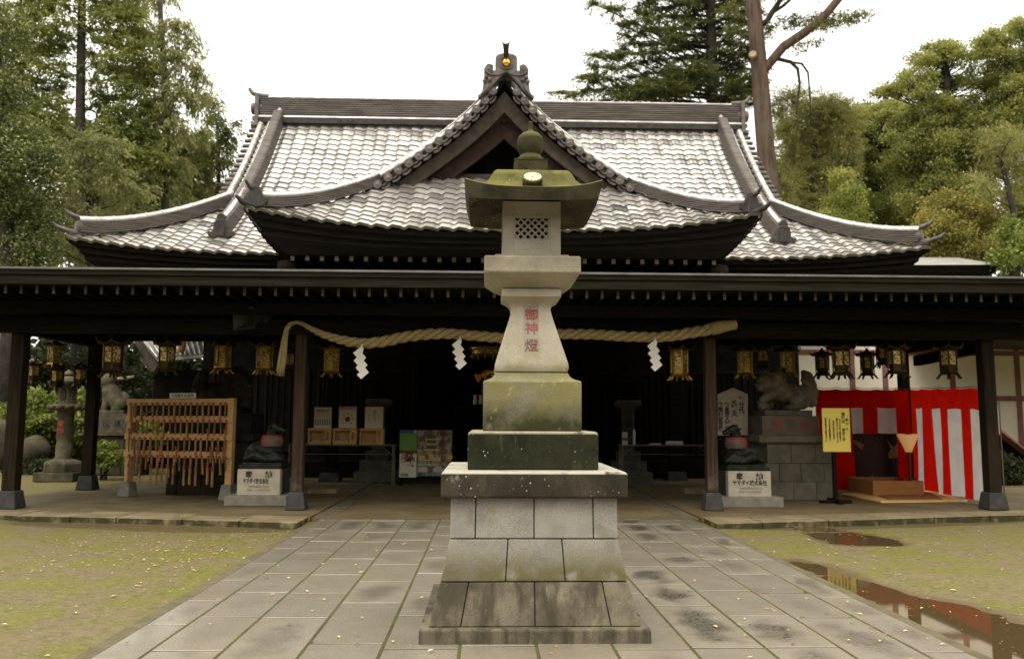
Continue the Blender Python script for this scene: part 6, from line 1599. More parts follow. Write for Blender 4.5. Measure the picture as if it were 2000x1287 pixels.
mb.loft([[(p.x, p.y, ZF+.037) for p in q], [(p.x, p.y, ZF+.05) for p in q]]); o = mb.build('brown_mat', m_matc); tag(o, 'flat brown mat lying before the wooden tray', 'mat')
bs = thing('black_screen', 'black lacquer backdrop with tan leaf shapes behind the curtain doorway', 'screen', (at(1725, 900, 18.8).x, 18.8, ZF))
s0, s1 = at(1655, 900, 18.8).x, at(1800, 900, 18.8).x; sz0, sz1 = ZF, at(1720, 830, 18.8).z
mb = MB(); mb.box(s0, s1, 18.8, 18.84, sz0, sz1); mb.build('panel', m_black, bs)
def shape(P, nm):
    mb = MB(); mb.prism([(at(x, y, 18.79).x, at(x, y, 18.79).z) for x, y in P], 18.785, 18.797); mb.build(nm, m_tan, bs)
shape([(1731, 856), (1739, 868), (1746, 873), (1753, 866), (1757, 872), (1762, 887), (1752, 893), (1737, 896), (1735, 886), (1740, 877)], 'leaf_motif')
shape([(1754, 898), (1762, 893), (1771, 895), (1766, 903), (1756, 903)], 'leaf_motif')
shape([(1664, 858), (1675, 862), (1688, 868), (1683, 878), (1676, 872), (1666, 864)], 'leaf_motif')
shape([(1702, 928), (1706, 925), (1705, 938), (1702, 938)], 'gilt_corner')
lp_ = at(1774, 868, 17.0)
t = thing('lit_lamp', 'glowing paper lamp with a flared shade beside the curtain doorway', 'lamp', (lp_.x, 17.0, ZF))
m_shade = bpy.data.materials.new('lit paper shade'); m_shade.use_nodes = True
B_ = m_shade.node_tree.nodes['Principled BSDF']; B_.inputs['Base Color'].default_value = (.75, .52, .34, 1); B_.inputs['Roughness'].default_value = .8
B_.inputs['Emission Color'].default_value = (1, .48, .12, 1); B_.inputs['Emission Strength'].default_value = .16
mb = MB(); zb_, zt_ = at(1774, 883, 17).z, at(1774, 850, 17).z
for k, (hb, ht) in enumerate(((.06, .21),)):
    n = 24; mb.loft([[(lp_.x+math.cos(2*math.pi*i/n)*lerp(hb, ht, (f)**1.2), 17.0+math.sin(2*math.pi*i/n)*lerp(hb, ht, f**1.2), lerp(zb_, zt_, f)+(.03*abs(math.sin(4*math.pi*i/n+.6)) if f == 1 else 0)) for i in range(n)] for f in (0, .25, .5, .75, 1)], caps=False)
o = mb.build('shade', m_shade, t, smooth=True); m = o.modifiers.new('thickness', 'SOLIDIFY'); m.thickness = .004
mb = MB(); mb.sphere((lp_.x, 17.0, zb_+.10), .035, 12, 8); mb.build('bulb', flat('warm bulb', (1, .8, .5), .4, emit=(1, .62, .22, 7.0)), t, smooth=True)
mb = MB(); mb.lathe([(.10, ZF), (.10, ZF+.02), (.02, ZF+.04), (.02, zb_-.03), (.075, zb_-.02), (.075, zb_+.0)], (lp_.x, 17.0, 0), 12); mb.build('stand', m_black, t, smooth=40)
# slim white banner on the wall side of the end post
p0, p1 = at(1942, 797, 16.2), at(1953, 848, 16.2)
t = thing('paper_banner', 'narrow white lettered paper banner hanging beyond the end post', 'banner', ((p0.x+p1.x)/2, 16.2, p1.z))
mb = MB(); mb.box(p0.x, p1.x, 16.2, 16.204, p1.z, p0.z); bn = mb.build('sheet', m_paper, t); text('御祈願所', .085, ((p0.x+p1.x)/2, 16.198, lerp(p0.z, p1.z, .45)), m_pgrey, bn, vertical=True)
mb = MB(); mb.tube([(p1.x+.03, 16.22, ZF-.02), (p1.x+.03, 16.22, p0.z+.12), (p0.x-.02, 16.2, p0.z+.03)], .012, 6); mb.build('pole', m_steel, t)

# ================================================================== NEIGHBOURING BUILDINGS
cb_ = thing('cream_building', 'cream plastered building with plum timber frames beyond the striped curtains', 'building', (16, 27, 0))
BY = 26.0
mb = MB(); mb.box(at(1560, 700, BY).x, 24.0, BY, BY+8, 0, 6.0); mb.build('wall', m_plaster, cb_)
def vbar(px, w=.17):
    mb = MB(); x = at(px, 700, BY).x; mb.box(x-w/2, x+w/2, BY-.03, BY-.002, .3, 5.6); mb.build('timber_post', m_plum, cb_)
for px in (1663, 1727, 1858, 1985): vbar(px)
for y in (690, 778, 620):
    z = at(1900, y, BY).z; mb = MB(); mb.box(at(1560, 700, BY).x, 24, BY-.045, BY-.032, z-.08, z+.08); mb.build('timber_rail', m_plum, cb_)
mb = MB(); mb.box(at(1560, 700, BY).x, 24, BY-.05, BY-.002, 0, .3); mb.build('plinth', m_pedstone, cb_)
mb = MB(); a, b = at(1770, 700, BY), at(1830, 690, BY); mb.box(at(1782, 680, BY).x, at(1830, 680, BY).x, BY-.04, BY-.002, at(1800, 684, BY).z, at(1800, 664, BY).z); mb.build('window', m_black, cb_)
# lean-to roof of the same building sloping down on the right
a, b = at(1952, 840, 22.5), at(2010, 896, 22.5)
mb = MB(); mb.loft([[(a.x, y, a.z), (a.x, y, a.z+.06), (b.x+2, y, b.z-1.4+.06), (b.x+2, y, b.z-1.4)] for y in (22.5, BY-.06)]); mb.build('stair_roof', m_plum, cb_)
mb = MB(); mb.loft([[(a.x+.05, y, .0), (a.x+.05, y, a.z-.03), (b.x+2, y, b.z-1.44), (b.x+2, y, 0)] for y in (22.9, BY-.06)]); mb.build('stair_side', m_woodx, cb_)
a = at(1975, 634, 20.5)
mb = MB(); mb.loft([[(a.x, y, a.z+.12), (a.x+.2, y, a.z-.10), (a.x+6, y, a.z-.2), (a.x+6, y, a.z+1.3)] for y in (20.5, BY-.1)]); mb.build('eave', m_barge, cb_)
mb = MB(); mb.box(at(1560, 700, BY).x-.1, 24.2, BY-.15, BY+8.2, 6.003, 6.12); mb.build('roof', m_metalroof, cb_)
# low annex roof that shows above the canopy
an = thing('annex_building', 'low annex with a pale grey hipped roof behind the canopy end', 'building', (14.5, 28, 0))
e0, e1 = at(1700, 518, 27.2), at(1955, 517, 27.2); t0, t1 = at(1690, 503, 29.5), at(1872, 503, 29.5)
mb = MB(); mb.loft([[(e0.x, 27.2, e0.z), (e1.x, 27.2, e1.z), (e1.x, 34, e1.z), (e0.x, 34, e0.z)], [(t0.x, 29.5, t0.z), (t1.x, 29.5, t1.z), (t1.x, 31.7, t1.z), (t0.x, 31.7, t0.z)]]); mb.build('roof', m_bgroof, an)
mb = MB(); mb.loft([[(e0.x, 27.22, e0.z-.005), (e1.x-.02, 27.22, e1.z-.005), (e1.x-.02, 34, e1.z-.005), (e0.x, 34, e0.z-.005)], [(e0.x, 27.45, e0.z-.25), (e1.x-.1, 27.45, e1.z-.25), (e1.x-.1, 34, e1.z-.25), (e0.x, 34, e0.z-.25)]]); mb.build('eave', m_wood, an)
mb = MB(); mb.box(e0.x+.3, e1.x-1.2, 34.1, 34.4, 0, e0.z-.3); mb.box(e0.x+.3, e1.x-1.0, 28.2, 28.5, 5.2, e0.z-.26); mb.build('wall', m_woodx, an)
# tiled outbuildings on the left, seen under the canopy
ob = thing('outbuilding', 'small tiled outbuilding with bright roof ribs glimpsed under the canopy', 'outbuilding', (-10, 29, 0))
def roofslab(parent, P, Y0, Y1, dz, mt, ribs, nm):
    pass
OYY = 27.5
r0, r1 = at(262, 655, OYY), at(400, 655, OYY); f0, f1 = at(315, 712, OYY-1.5), at(400, 712, OYY-1.5)
tl, tr = at(266, 648, OYY+1.2), at(420, 648, OYY+1.2); bl, br = at(308, 700, OYY-.6), at(420, 690, OYY-.6)
mb = MB(); mb.loft([[bl, br, tr, tl], [p-Vector((0, 0, .1)) for p in (bl, br, tr, tl)]]); mb.build('roof', m_bgroof, ob)
mb = MB()
for k in range(13):
    f = k/12; mb.tube([bl.lerp(br, f)+Vector((0, 0, .03)), tl.lerp(tr, f)+Vector((0, 0, .03))], .055, 6)
mb.build('roof_ribs', m_cap, ob, smooth=True)
mb = MB(); mb.bar(at(262, 655, OYY), at(306, 722, OYY-.75), .10, .22); mb.bar(at(276, 700, OYY), at(300, 725, OYY-.5), .08, .14); mb.build('bargeboard', m_barge, ob)
mb = MB(); mb.box(at(300, 720, OYY).x, -7.99, OYY+.1, OYY+3, 0, at(300, 722, OYY).z); mb.build('wall', m_woodx, ob)
mb = MB(); mb.tube([at(352, 660, OYY-.8), at(357, 672, OYY-.8), at(352, 690, OYY-.8)], .12, 8); mb.build('copper_gutter', m_copper, ob, smooth=True)
ob2 = thing('outbuilding', 'side shrine hall with broad pale tiled roof at the picture edge beyond the outer post', 'outbuilding', (-17, 29, 0))
for (P, nm) in ((((-60, 690), (36, 640), (10, 705), (-90, 735)), 'upper_roof'), (((-120, 690), (72, 704), (72, 735), (-120, 722)), 'lower_roof')):
    (ax_, ay), (bx_, by), (cx2, cy2), (dx2, dy2) = P
    q = [at(ax_, ay, 29.5), at(bx_, by, 29.5), at(cx2, cy2, 27.6), at(dx2, dy2, 27.6)]
    mb = MB(); mb.loft([q, [p-Vector((0, 0, .15)) for p in q]]); mb.build(nm, m_bgroof, ob2)
    mb = MB()
    for k in range(22):
        f = k/21; mb.tube([q[0].lerp(q[1], f)+Vector((0, 0, .02)), q[3].lerp(q[2], f)+Vector((0, 0, .02))], .05, 6)
    mb.build('roof_ribs', m_bgroof, ob2, smooth=True)
mb = MB(); mb.box(at(-200, 720, 29).x, at(60, 720, 29).x, 28.4, 31, 0, at(20, 730, 29).z-.2); mb.build('wall', m_woodx, ob2)
mb = MB(); mb.bar(at(-30, 634, 29.7), at(40, 628, 29.7), .3, .25); mb.build('ridge', m_ridgedk, ob2)

# ================================================================== TREES AND SHRUBS
RNG = np.random.default_rng(11); DENS = 2.3
def leaf_quads(centers, size, aspect=.5, up=.3, droop=0.0, dirs=None):
    n = len(centers)
    d = RNG.normal(size=(n, 3)) if dirs is None else dirs + RNG.normal(size=(n, 3))*.45
    d[:, 2] -= droop; d /= np.linalg.norm(d, axis=1)[:, None]
    r = RNG.normal(size=(n, 3)); r[:, 2] += up*2; s_ = np.cross(d, r); s_ /= np.linalg.norm(s_, axis=1)[:, None]+1e-9
    L_ = size*RNG.uniform(.6, 1.35, n)[:, None]; W = L_*aspect
    a = centers-d*L_*.5; b = centers+s_*W*.5+d*L_*.05; c = centers+d*L_*.5; e = centers-s_*W*.5+d*L_*.05
    return np.stack([a, b, c, e], 1).reshape(-1, 3)
def quads_object(name, V, mt, parent=None, label=None):
    n = len(V)//4; me = bpy.data.meshes.new(name); off = np.array(WLOC[parent.name]) if parent is not None else V.mean(0)*np.array([1, 1, 0])
    me.vertices.add(len(V)); me.vertices.foreach_set('co', (V-off).astype(np.float32).ravel())
    me.loops.add(4*n); me.loops.foreach_set('vertex_index', np.arange(4*n, dtype=np.int32))
    me.polygons.add(n); me.polygons.foreach_set('loop_start', np.arange(n, dtype=np.int32)*4); me.polygons.foreach_set('loop_total', np.full(n, 4, dtype=np.int32))
    me.update(); me.materials.append(mt)
    o = bpy.data.objects.new(name, me); COL.objects.link(o)
    if parent is not None: o.parent = parent; WLOC[o.name] = WLOC[parent.name]
    else: o.location = off; WLOC[o.name] = V3(off)
    return o
def clump(c, r, n_twig, n_leaf, spread, size, aspect=.5, flatz=.6, up=.3, droop=0.0, shell=.35, dirs=False):
    c = np.array(c); r = np.array(r)
    u = RNG.normal(size=(n_twig, 3)); u /= np.linalg.norm(u, axis=1)[:, None]
    t = c + u*r*(RNG.uniform(0, 1, n_twig)**shell)[:, None]
    P = np.repeat(t, n_leaf, 0); off = RNG.normal(size=P.shape)*spread; off[:, 2] *= flatz
    out = np.repeat(t-c, n_leaf, 0); out[:, 2] -= droop*np.linalg.norm(out, axis=1)*.8; out /= np.linalg.norm(out, axis=1)[:, None]+1e-6
    if dirs: off = off*.42 + out*(RNG.uniform(-1.6, 2.0, len(P))*spread)[:, None]
    return leaf_quads(P+off, size, aspect, up, droop, out if dirs else None)
def tree(label, mt, trunk, clumps, Y, tr, bark=None, name='tree', n_twig=60, n_leaf=14, spread=.2, size=.2, limbs=True, group=None, **kw):
    if mt in (lf_conif, lf_cedar, lf_drop, lf_pine): kw.setdefault('dirs', True)
    """trunk: photo pixels (x, y) from bottom to top; clumps: (x, y, rx, ry[, dY]) in photo pixels at distance Y"""
    b = at(trunk[0][0], trunk[0][1], Y); root = thing(name, label, 'tree', (b.x, Y, 0), group)
    pts = [Vector((b.x, Y, -.1))] + [at(x, y, Y) for x, y in trunk]
    rs = list(np.linspace(tr, tr*.45, len(pts)))
    mb = MB(); mb.tube(pts, rs, 12)
    VV = []
    rnd = random.Random(int(trunk[0][0])+int(Y))
    for cl in clumps:
        x, y, rx, ry = cl[:4]; dY = cl[4] if len(cl) > 4 else rnd.uniform(-1.2, 1.2)
        c = at(x, y, Y+dY); rxm, rym = PXM(rx, Y), PXM(ry, Y)
        k = max(.07, rxm*rym)*DENS
        VV.append(clump(c, (rxm, max(rxm, rym)*.8, rym), max(6, int(n_twig*k)), int(n_leaf*1.7), spread, size*.74, **kw))
        if limbs:
            # nearest trunk point, a little below the clump
            dz_ = .25*math.hypot(c.x-pts[-1].x, c.y-pts[-1].y)+.3; zt_ = min(max(c.z-dz_, pts[0].z+.5), pts[-1].z)
            j = max(i for i in range(len(pts)-1) if pts[i].z <= zt_); a = pts[j].lerp(pts[j+1], (zt_-pts[j].z)/(pts[j+1].z-pts[j].z))
            m_ = (a+c)/2+Vector((rnd.uniform(-.2, .2), 0, -.1*(c-a).length))
            mb.tube([a, m_, c], [max(.025, rs[j]*.24), max(.02, rs[j]*.14), .012], 6)
    mb.build('trunk', bark or m_barkdk, root, smooth=True)
    quads_object('crown', np.concatenate(VV), mt, root)
    return root
def branchy(x, y, dx, dy, n, r0, r1, jit=6, seed=0):
    rnd = random.Random(seed); return [(x+dx*k/n+rnd.uniform(-jit, jit), y+dy*k/n+rnd.uniform(-jit, jit)*.6, lerp(r0[0], r1[0], k/n), lerp(r0[1], r1[1], k/n)) for k in range(1, n+1)]
# --- left of the hall
C_ = []
for k, y in enumerate(range(-90, 330, 26)):
    w_ = 62+abs(y+90)*.13; s = 1 if k % 2 else -1
    C_ += branchy(159, y, -w_*1.55, 22, 4, (22, 11), (36, 16), 9, k) + branchy(159, y+9, w_*1.35, 20, 4, (22, 11), (32, 15), 9, 50+k)
tree('tall open conifer with a straight dark trunk at the left behind the canopy', lf_conif, [(158, 560), (158, 440), (157, 200), (160, 0), (162, -160)], C_, 33, .27, name='conifer_tree', n_twig=46, n_leaf=14, spread=.22, size=.26, aspect=.35, droop=.25, flatz=.45, limbs=False)
C_ = [(300, -10, 60, 26), (250, 20, 40, 22), (345, 60, 38, 24), (285, 75, 48, 26), (370, 92, 24, 22), (330, 130, 56, 30), (385, 150, 22, 28), (260, 150, 30, 24), (350, 190, 52, 32), (300, 215, 40, 30), (402, 205, 26, 34), (330, 260, 50, 34), (285, 290, 42, 30), (240, 330, 36, 28), (350, 330, 30, 34), (395, 270, 20, 22), (300, 360, 44, 26), (255, 400, 40, 22), (350, 400, 40, 24)]
tree('drooping grey green cypress between the tall conifer and the main roof', lf_drop, [(318, 560), (325, 300), (318, 100), (310, -30)], C_, 34, .2, name='cypress_tree', n_twig=36, n_leaf=16, spread=.2, size=.28, aspect=.28, droop=.9, flatz=1.0, up=0)
C_ = [(425, 235, 24, 18), (440, 262, 24, 26), (412, 300, 28, 26), (440, 320, 16, 30), (400, 345, 36, 26), (430, 370, 20, 20), (460, 245, 12, 12), (448, 290, 14, 14), (385, 385, 30, 20)]
tree('small dark evergreen tree touching the end of the main roof ridge', lf_cedar, [(430, 540), (428, 400), (425, 240)], C_, 36, .16, name='evergreen_tree', n_twig=45, n_leaf=14, spread=.2, size=.24, aspect=.35, droop=.5)
C_ = [(-20, 60, 80, 60), (10, 180, 46, 44), (40, 270, 50, 40), (-30, 330, 70, 60), (80, 300, 40, 36), (105, 355, 46, 32), (30, 400, 60, 40), (-20, 470, 60, 50), (60, 480, 50, 34), (95, 430, 34, 28), (15, 345, 40, 30), (-40, 240, 60, 60), (20, 520, 80, 30)]
tree('dense glossy broadleaf evergreen tree nearest on the left', lf_broad, [(20, 640), (15, 450), (0, 250), (-10, 60)], C_, 27, .3, name='broadleaf_tree', n_twig=64, n_leaf=22, spread=.17, size=.15, aspect=.5, flatz=.9)
C_ = [(150, 350, 50, 34), (195, 385, 50, 28), (120, 410, 40, 30), (170, 430, 56, 26), (225, 345, 40, 28), (255, 375, 40, 24), (150, 290, 40, 30), (205, 290, 40, 30), (110, 480, 46, 30), (160, 500, 30, 26)]
tree('feathery bright green cedar leaning over the main roof corner', lf_drop, [(180, 580), (178, 450), (170, 280)], C_, 30, .22, name='cedar_tree', n_twig=46, n_leaf=16, spread=.19, size=.24, aspect=.28, droop=.5)
# --- right of the hall
C_ = []
for k, y in enumerate(range(-110, 190, 22)):
    s = random.Random(k).uniform(.75, 1.1); wl = (150+max(0, y)*.75)*s
    C_ += branchy(1388, y, -wl, 26, 7, (22, 8), (20, 8), 6, 200+k) + branchy(1392, y+10, 85*s, 18, 4, (22, 8), (20, 8), 6, 260+k)
C_ += [(1095, 182, 16, 5), (1118, 186, 20, 6), (1150, 150, 30, 8), (1165, 108, 20, 9), (1200, 20, 26, 10), (1160, 8, 16, 10), (1235, 182, 50, 14), (1300, 178, 60, 18), (1440, 170, 40, 18), (1350, 150, 60, 22)]
tree('tall dark cedar with layered level branches behind the ridge', lf_cedar, [(1391, 560), (1391, 190), (1388, 0), (1386, -170)], C_, 38, .40, name='cedar_tree', n_twig=95, n_leaf=14, spread=.19, size=.28, aspect=.22, flatz=.35, droop=.15, limbs=True)
# red barked pine, with its great limb
pr0 = [(1512, 640), (1508, 400), (1496, 300), (1488, 200), (1480, 100), (1470, 0), (1462, -120)]
PYp = 34
b = at(1512, 640, PYp); pt_ = thing('red_pine', 'big red barked pine rising behind the right end of the main ridge', 'tree', (b.x, PYp, 0))
mb = MB(); P = [Vector((b.x, PYp, -.1))]+[at(x, y, PYp) for x, y in pr0]; mb.tube(P, [.46, .44, .40, .375, .365, .33, .315, .30], 16); tk = mb.build('trunk', m_bark, pt_, smooth=True)
mb = MB(); mb.tube([at(x, y, PYp+dy) for x, y, dy in ((1484, 150, 0), (1500, 128, -.1), (1530, 92, -.3), (1575, 62, -.5), (1612, 30, -.6), (1645, -10, -.7), (1690, -70, -.8))], [.20, .20, .20, .19, .175, .165, .14], 12); mb.build('limb', m_bark, tk, smooth=True)
mb = MB(); mb.tube([at(x, y, PYp) for x, y in ((1476, 55), (1498, 42), (1508, 25), (1525, 0), (1545, -40))], [.13, .13, .12, .10, .08], 8); mb.tube([at(x, y, PYp) for x, y in ((1505, 28), (1530, 12), (1560, -15))], [.08, .07, .05], 6); mb.build('limb', m_barkdk, tk, smooth=True)
mb = MB(); mb.tube([at(x, y, PYp-.2) for x, y in ((1512, 114), (1545, 122), (1558, 135), (1562, 165), (1557, 205), (1556, 225))], [.09, .08, .07, .055, .04, .02], 8); mb.tube([at(x, y, PYp-.2) for x, y in ((1545, 122), (1566, 125), (1578, 142), (1582, 185), (1583, 245))], [.05, .05, .045, .035, .015], 8); mb.build('broken_branch', m_barkdk, tk, smooth=True)
mb = MB(); q = at(1470, 106, PYp-.42); mb.lathe([(.17, -.08), (.16, .0), (.135, .03), (.10, .02)], q, 14, ax=(-.35, -.9, .1)); mb.build('sawn_scar', flat('weathered sawn wood', (.34, .26, .15), .8), tk, smooth=40)
VV = []
for (x, y, rx, ry) in branchy(1520, 45, 160, -10, 7, (26, 14), (26, 8), 8, 3)+branchy(1590, 60, 70, -20, 4, (22, 14), (16, 8), 6, 4)+[(1540, -20, 40, 16), (1600, -20, 40, 16), (1500, 60, 20, 16), (1560, 95, 20, 9), (1590, 85, 16, 8), (1425, 20, 30, 12), (1430, 60, 24, 10)]:
    VV.append(clump(at(x, y, PYp+random.uniform(-1, 1)), (PXM(rx, PYp), PXM(rx, PYp)*.8, PXM(ry, PYp)), max(8, int(120*PXM(rx, PYp)*PXM(ry, PYp))), 14, .16, .24, aspect=.18, flatz=.5, droop=.3))
quads_object('crown', np.concatenate(VV), lf_cedar, pt_)
C_ = [(1550, 200, 50, 30), (1600, 215, 48, 34), (1640, 225, 34, 34), (1560, 260, 54, 34), (1620, 275, 54, 36), (1660, 265, 26, 40), (1550, 320, 50, 36), (1600, 340, 54, 36), (1645, 330, 34, 36), (1560, 390, 56, 36), (1610, 400, 44, 30), (1530, 240, 30, 30), (1530, 360, 30, 40)]
tree('soft needled grey green pine crown just right of the red barked trunk', lf_pine, [(1600, 600), (1590, 400), (1590, 220)], C_, 37, .28, name='pine_tree', n_twig=78, n_leaf=16, spread=.2, size=.28, aspect=.16, droop=.2)
C_ = [(1640, 350, 26, 24), (1665, 380, 24, 30), (1640, 400, 30, 30), (1675, 420, 20, 24), (1620, 430, 36, 24), (1655, 440, 36, 20)]
tree('small pale green broadleaf tree among the dark trees by the roof corner', lf_light, [(1648, 600), (1648, 440), (1648, 360)], C_, 33, .12, name='young_tree', n_twig=60, n_leaf=16, spread=.16, size=.17, aspect=.6)
C_ = []
rnd = random.Random(77)
for (x, y, rx, ry) in [(1700, 235, 40, 24), (1740, 215, 34, 20), (1690, 290, 46, 30), (1740, 270, 46, 30), (1720, 340, 50, 34), (1690, 400, 44, 34), (1745, 400, 44, 34), (1770, 330, 40, 30), (1720, 450, 50, 30), (1665, 220, 20, 18)]:
    C_ += [(x+rnd.uniform(-1.1, 1.1)*rx, y+rnd.uniform(-.9, .9)*ry, rx*rnd.uniform(.25, .5), ry*rnd.uniform(.25, .5)) for _ in range(7)]
C_ += [(x+rnd.uniform(-14, 14), y+rnd.uniform(-10, 10), 34, 24) for x in (1680, 1725, 1770) for y in (300, 345, 390, 430, 470)]
tree('dark green tree in the middle of the right hand wood', lf_layer, [(1722, 620), (1720, 400), (1718, 230)], C_, 40, .3, name='layered_tree', n_twig=60, n_leaf=20, spread=.2, size=.18, aspect=.5, flatz=.4)
C_ = []
for (x, y, rx, ry) in [(1845, 92, 30, 12), (1815, 118, 30, 10), (1870, 120, 40, 16), (1800, 152, 34, 14), (1850, 160, 60, 20), (1770, 175, 34, 10), (1740, 178, 22, 7), (1910, 170, 40, 26), (1800, 205, 56, 20), (1860, 220, 60, 26), (1920, 240, 40, 30), (1790, 255, 50, 24), (1850, 285, 60, 28), (1900, 310, 50, 30), (1790, 310, 46, 28), (1840, 345, 56, 30), (1880, 380, 50, 30), (1800, 380, 46, 30)]:
    C_ += [(x+rnd.uniform(-1.1, 1.1)*rx, y+rnd.uniform(-.9, .9)*ry, rx*rnd.uniform(.22, .48), ry*rnd.uniform(.25, .5)) for _ in range(8)]
C_ += [(x+rnd.uniform(-14, 14), y+rnd.uniform(-10, 10), 40, 26) for x in (1790, 1840, 1890) for y in (230, 275, 320, 365, 410)]
tree('tall spreading tree with layered fresh green sprays at the right', lf_layer, [(1862, 640), (1858, 400), (1850, 200), (1846, 100)], C_, 36, .3, name='layered_tree', n_twig=64, n_leaf=20, spread=.2, size=.17, aspect=.5, flatz=.55, droop=.3)
C_ = []
for (x, y, rx, ry) in [(1985, 55, 40, 16), (1950, 85, 30, 12), (1990, 110, 44, 18), (1935, 100, 16, 8), (2030, 80, 50, 40), (1975, 165, 44, 24), (2030, 180, 60, 40), (1960, 215, 36, 24), (2010, 260, 50, 40)]:
    C_ += [(x+rnd.uniform(-1.2, 1.1)*rx, y+rnd.uniform(-.9, .9)*ry, rx*rnd.uniform(.22, .48), ry*rnd.uniform(.25, .5)) for _ in range(8)]
C_ += [(x+rnd.uniform(-14, 14), y+rnd.uniform(-10, 10), 40, 26) for x in (1960, 2010, 2060) for y in (140, 190, 235, 280, 330)]
tree('tall dark tree reaching in at the upper right corner', lf_layer, [(2050, 640), (2040, 300), (2020, 50)], C_, 35, .3, name='layered_tree', n_twig=64, n_leaf=20, spread=.2, size=.17, aspect=.5, flatz=.55, droop=.3)
C_ = [(1930, 290, 30, 30), (1975, 270, 34, 26), (1945, 340, 36, 34), (1990, 330, 34, 36), (1920, 360, 30, 26), (1970, 390, 36, 24), (2020, 300, 40, 50)]
tree('open pale pine with bare dark twigs showing at the right edge', lf_pine, [(1975, 620), (1980, 420), (1960, 330), (1945, 290)], C_, 29, .14, name='pine_tree', n_twig=52, n_leaf=14, spread=.18, size=.24, aspect=.16)
C_ = [(1840, 400, 36, 30), (1880, 410, 40, 34), (1930, 420, 40, 30), (1850, 450, 44, 34), (1905, 460, 44, 34), (1820, 440, 30, 30), (1870, 490, 50, 24), (1930, 490, 40, 24), (1800, 470, 30, 24)]
tree('rounded olive green tree above the annex roof', lf_olive, [(1880, 640), (1880, 500), (1880, 420)], C_, 31, .2, name='round_tree', n_twig=64, n_leaf=18, spread=.16, size=.17, aspect=.55)
C_ = [(1975, 450, 34, 26), (1990, 490, 36, 26), (1960, 505, 30, 20), (2020, 480, 40, 40), (1985, 530, 40, 18)]
tree('bright green shrubby tree low at the right edge above the canopy', lf_bush, [(1990, 640), (1988, 480)], C_, 28, .14, name='bushy_tree', n_twig=66, n_leaf=16, spread=.15, size=.17, aspect=.55)
def wood(x0, x1, y0, y1, Y, label, mt, tx, seed):
    rnd = random.Random(seed); C_ = []
    for k in range(22): C_.append((rnd.uniform(x0, x1), lerp(y0, y1, rnd.random()**.8), rnd.uniform(30, 46), rnd.uniform(24, 36)))
    for k in range(5): C_.append((lerp(x0, x1, (k+.5)/5), y0+rnd.uniform(0, 26), 26, 18))
    tree(label, mt, [(tx, 640), (tx, 480), (tx+4, y0+20)], C_, Y, .3, name='background_tree', n_twig=34, n_leaf=14, spread=.24, size=.34, aspect=.5, flatz=.5)
wood(-60, 110, 240, 520, 43, 'background tree in the wood behind the glossy broadleaf evergreen', lf_conif, 40, 1)
wood(100, 260, 250, 500, 44, 'background tree in the wood behind the tall open conifer', lf_drop, 200, 2)
wood(250, 410, 280, 480, 45, 'background tree in the wood just behind the left roof corner', lf_cedar, 330, 3)
wood(1540, 1700, 270, 480, 46, 'background tree in the wood behind the soft needled pine', lf_pine, 1630, 4)
wood(1690, 1840, 260, 520, 47, 'background tree in the wood behind the middle dark green tree', lf_layer, 1775, 5)
wood(1600, 1720, 225, 330, 49, 'background tree in the wood between the soft needled pine and the dark green tree', lf_pine, 1660, 9)
wood(1700, 1830, 215, 340, 50, 'background tree top showing above the middle dark green tree', lf_layer, 1765, 10)
wood(1830, 2050, 250, 520, 46, 'background tree in the wood behind the open pale pine', lf_layer, 1930, 6)
# --- shrubs below the canopy on the left and right
def shrub(px, py, rx, ry, Y, mt, label, n=80, size=.14, **kw):
    c = at(px, py, Y); root = thing('garden_shrub', label, 'shrub', (c.x, Y, 0))
    r1, r2 = PXM(rx, Y), PXM(ry, Y); VV = []; rnd = random.Random(int(px*7+py))
    for k in range(7):
        q = c+Vector((rnd.uniform(-.6, .6)*r1, rnd.uniform(-.4, .4)*r1, rnd.uniform(-.55, .55)*r2)); VV.append(clump(q, (r1*.55, r1*.45, r2*.5), max(14, int(n*r1*r2*.9)), 16, .13, size, **kw))
    quads_object('foliage', np.concatenate(VV), mt, root)
    mb = MB()
    for k in range(4): mb.tube([(c.x+rnd.uniform(-.1, .1), Y, -.05), c+Vector((rnd.uniform(-.4, .4)*r1, rnd.uniform(-.2, .2), 0))], [.03, .015], 5)
    mb.build('stem', m_barkdk, root)
shrub(20, 850, 44, 60, 26.5, lf_bush, 'tall pale shrub between the picture edge and the outer post')
shrub(82, 800, 34, 46, 26, lf_bush, 'light green shrub rising behind the tan garden rock')
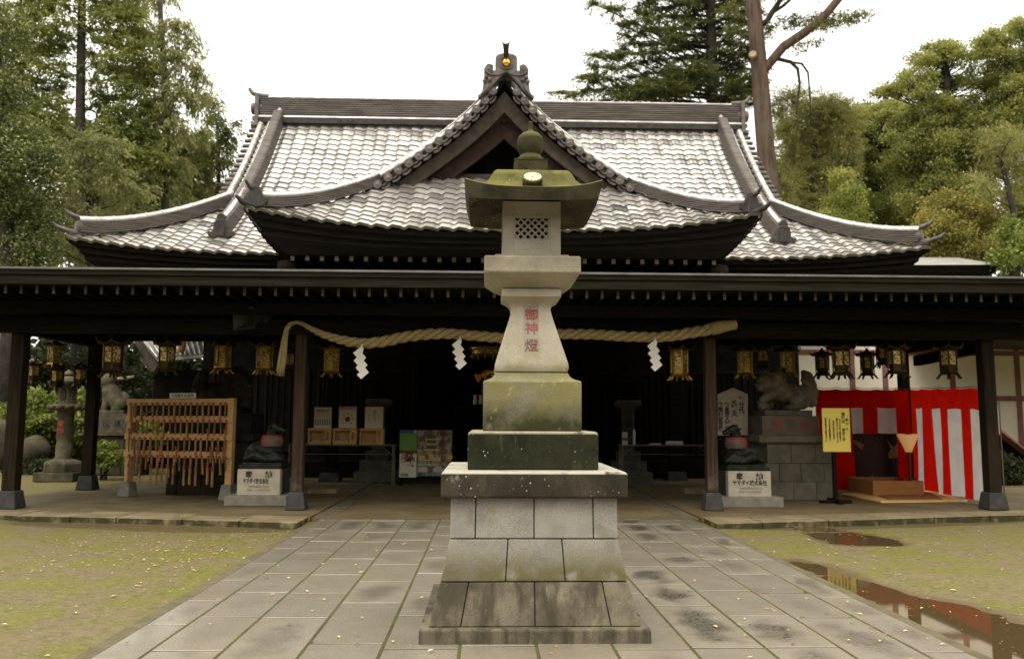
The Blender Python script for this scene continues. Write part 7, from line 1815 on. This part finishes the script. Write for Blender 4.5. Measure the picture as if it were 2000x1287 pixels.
shrub(110, 850, 44, 44, 27, lf_bush, 'broad leaved shrub just left of the garden stone lantern', aspect=.7)
shrub(155, 820, 26, 60, 27.5, lf_bush, 'narrow shrub between the garden stone lantern and the rear post')
shrub(205, 890, 30, 26, 22.3, lf_bush, 'low bright yellow green shrub in front of the small lion pedestal', n=110)
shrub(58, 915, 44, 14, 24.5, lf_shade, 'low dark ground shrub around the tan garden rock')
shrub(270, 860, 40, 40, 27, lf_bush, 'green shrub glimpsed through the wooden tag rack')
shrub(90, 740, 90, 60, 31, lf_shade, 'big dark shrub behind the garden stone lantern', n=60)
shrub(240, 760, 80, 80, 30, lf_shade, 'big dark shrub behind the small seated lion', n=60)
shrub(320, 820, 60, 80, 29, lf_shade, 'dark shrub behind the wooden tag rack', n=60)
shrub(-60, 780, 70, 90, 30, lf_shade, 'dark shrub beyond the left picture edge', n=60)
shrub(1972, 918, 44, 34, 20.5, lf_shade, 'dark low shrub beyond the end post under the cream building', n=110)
# far wood behind the hall, and an unseen ring round behind the camera
VV = []
for k in range(64):
    x = lerp(-62, 70, k/63)
    if -6 < x < 8: continue
    VV.append(clump((x, 56+RNG.uniform(-4, 4), 3.5), (4, 3, 4.5), 60, 12, .5, .7, aspect=.6))
for k in range(150):  # unseen foliage ring, added to block skylight and darken the shelter
    a = lerp(-.15*math.pi, 1.15*math.pi, k/149); r = 33+RNG.uniform(-3, 3); h_ = RNG.uniform(7, 11)
    for z in np.arange(2.0, h_, 3.2): VV.append(clump((r*math.cos(a)*1.1, 4-r*math.sin(a), z), (2.6, 2.0, 2.4), 9, 9, .8, 1.3, aspect=.6))
o = quads_object('far_wood_and_shade_ring', np.concatenate(VV), lf_shade); o['kind'] = 'stuff'
VV = []
for k in range(40):
    x = lerp(-30, -8.6, k/39); VV.append(clump((x, 34+RNG.uniform(-1, 1), 2.0), (1.4, 1.0, 2.6), 60, 12, .3, .35, aspect=.6))
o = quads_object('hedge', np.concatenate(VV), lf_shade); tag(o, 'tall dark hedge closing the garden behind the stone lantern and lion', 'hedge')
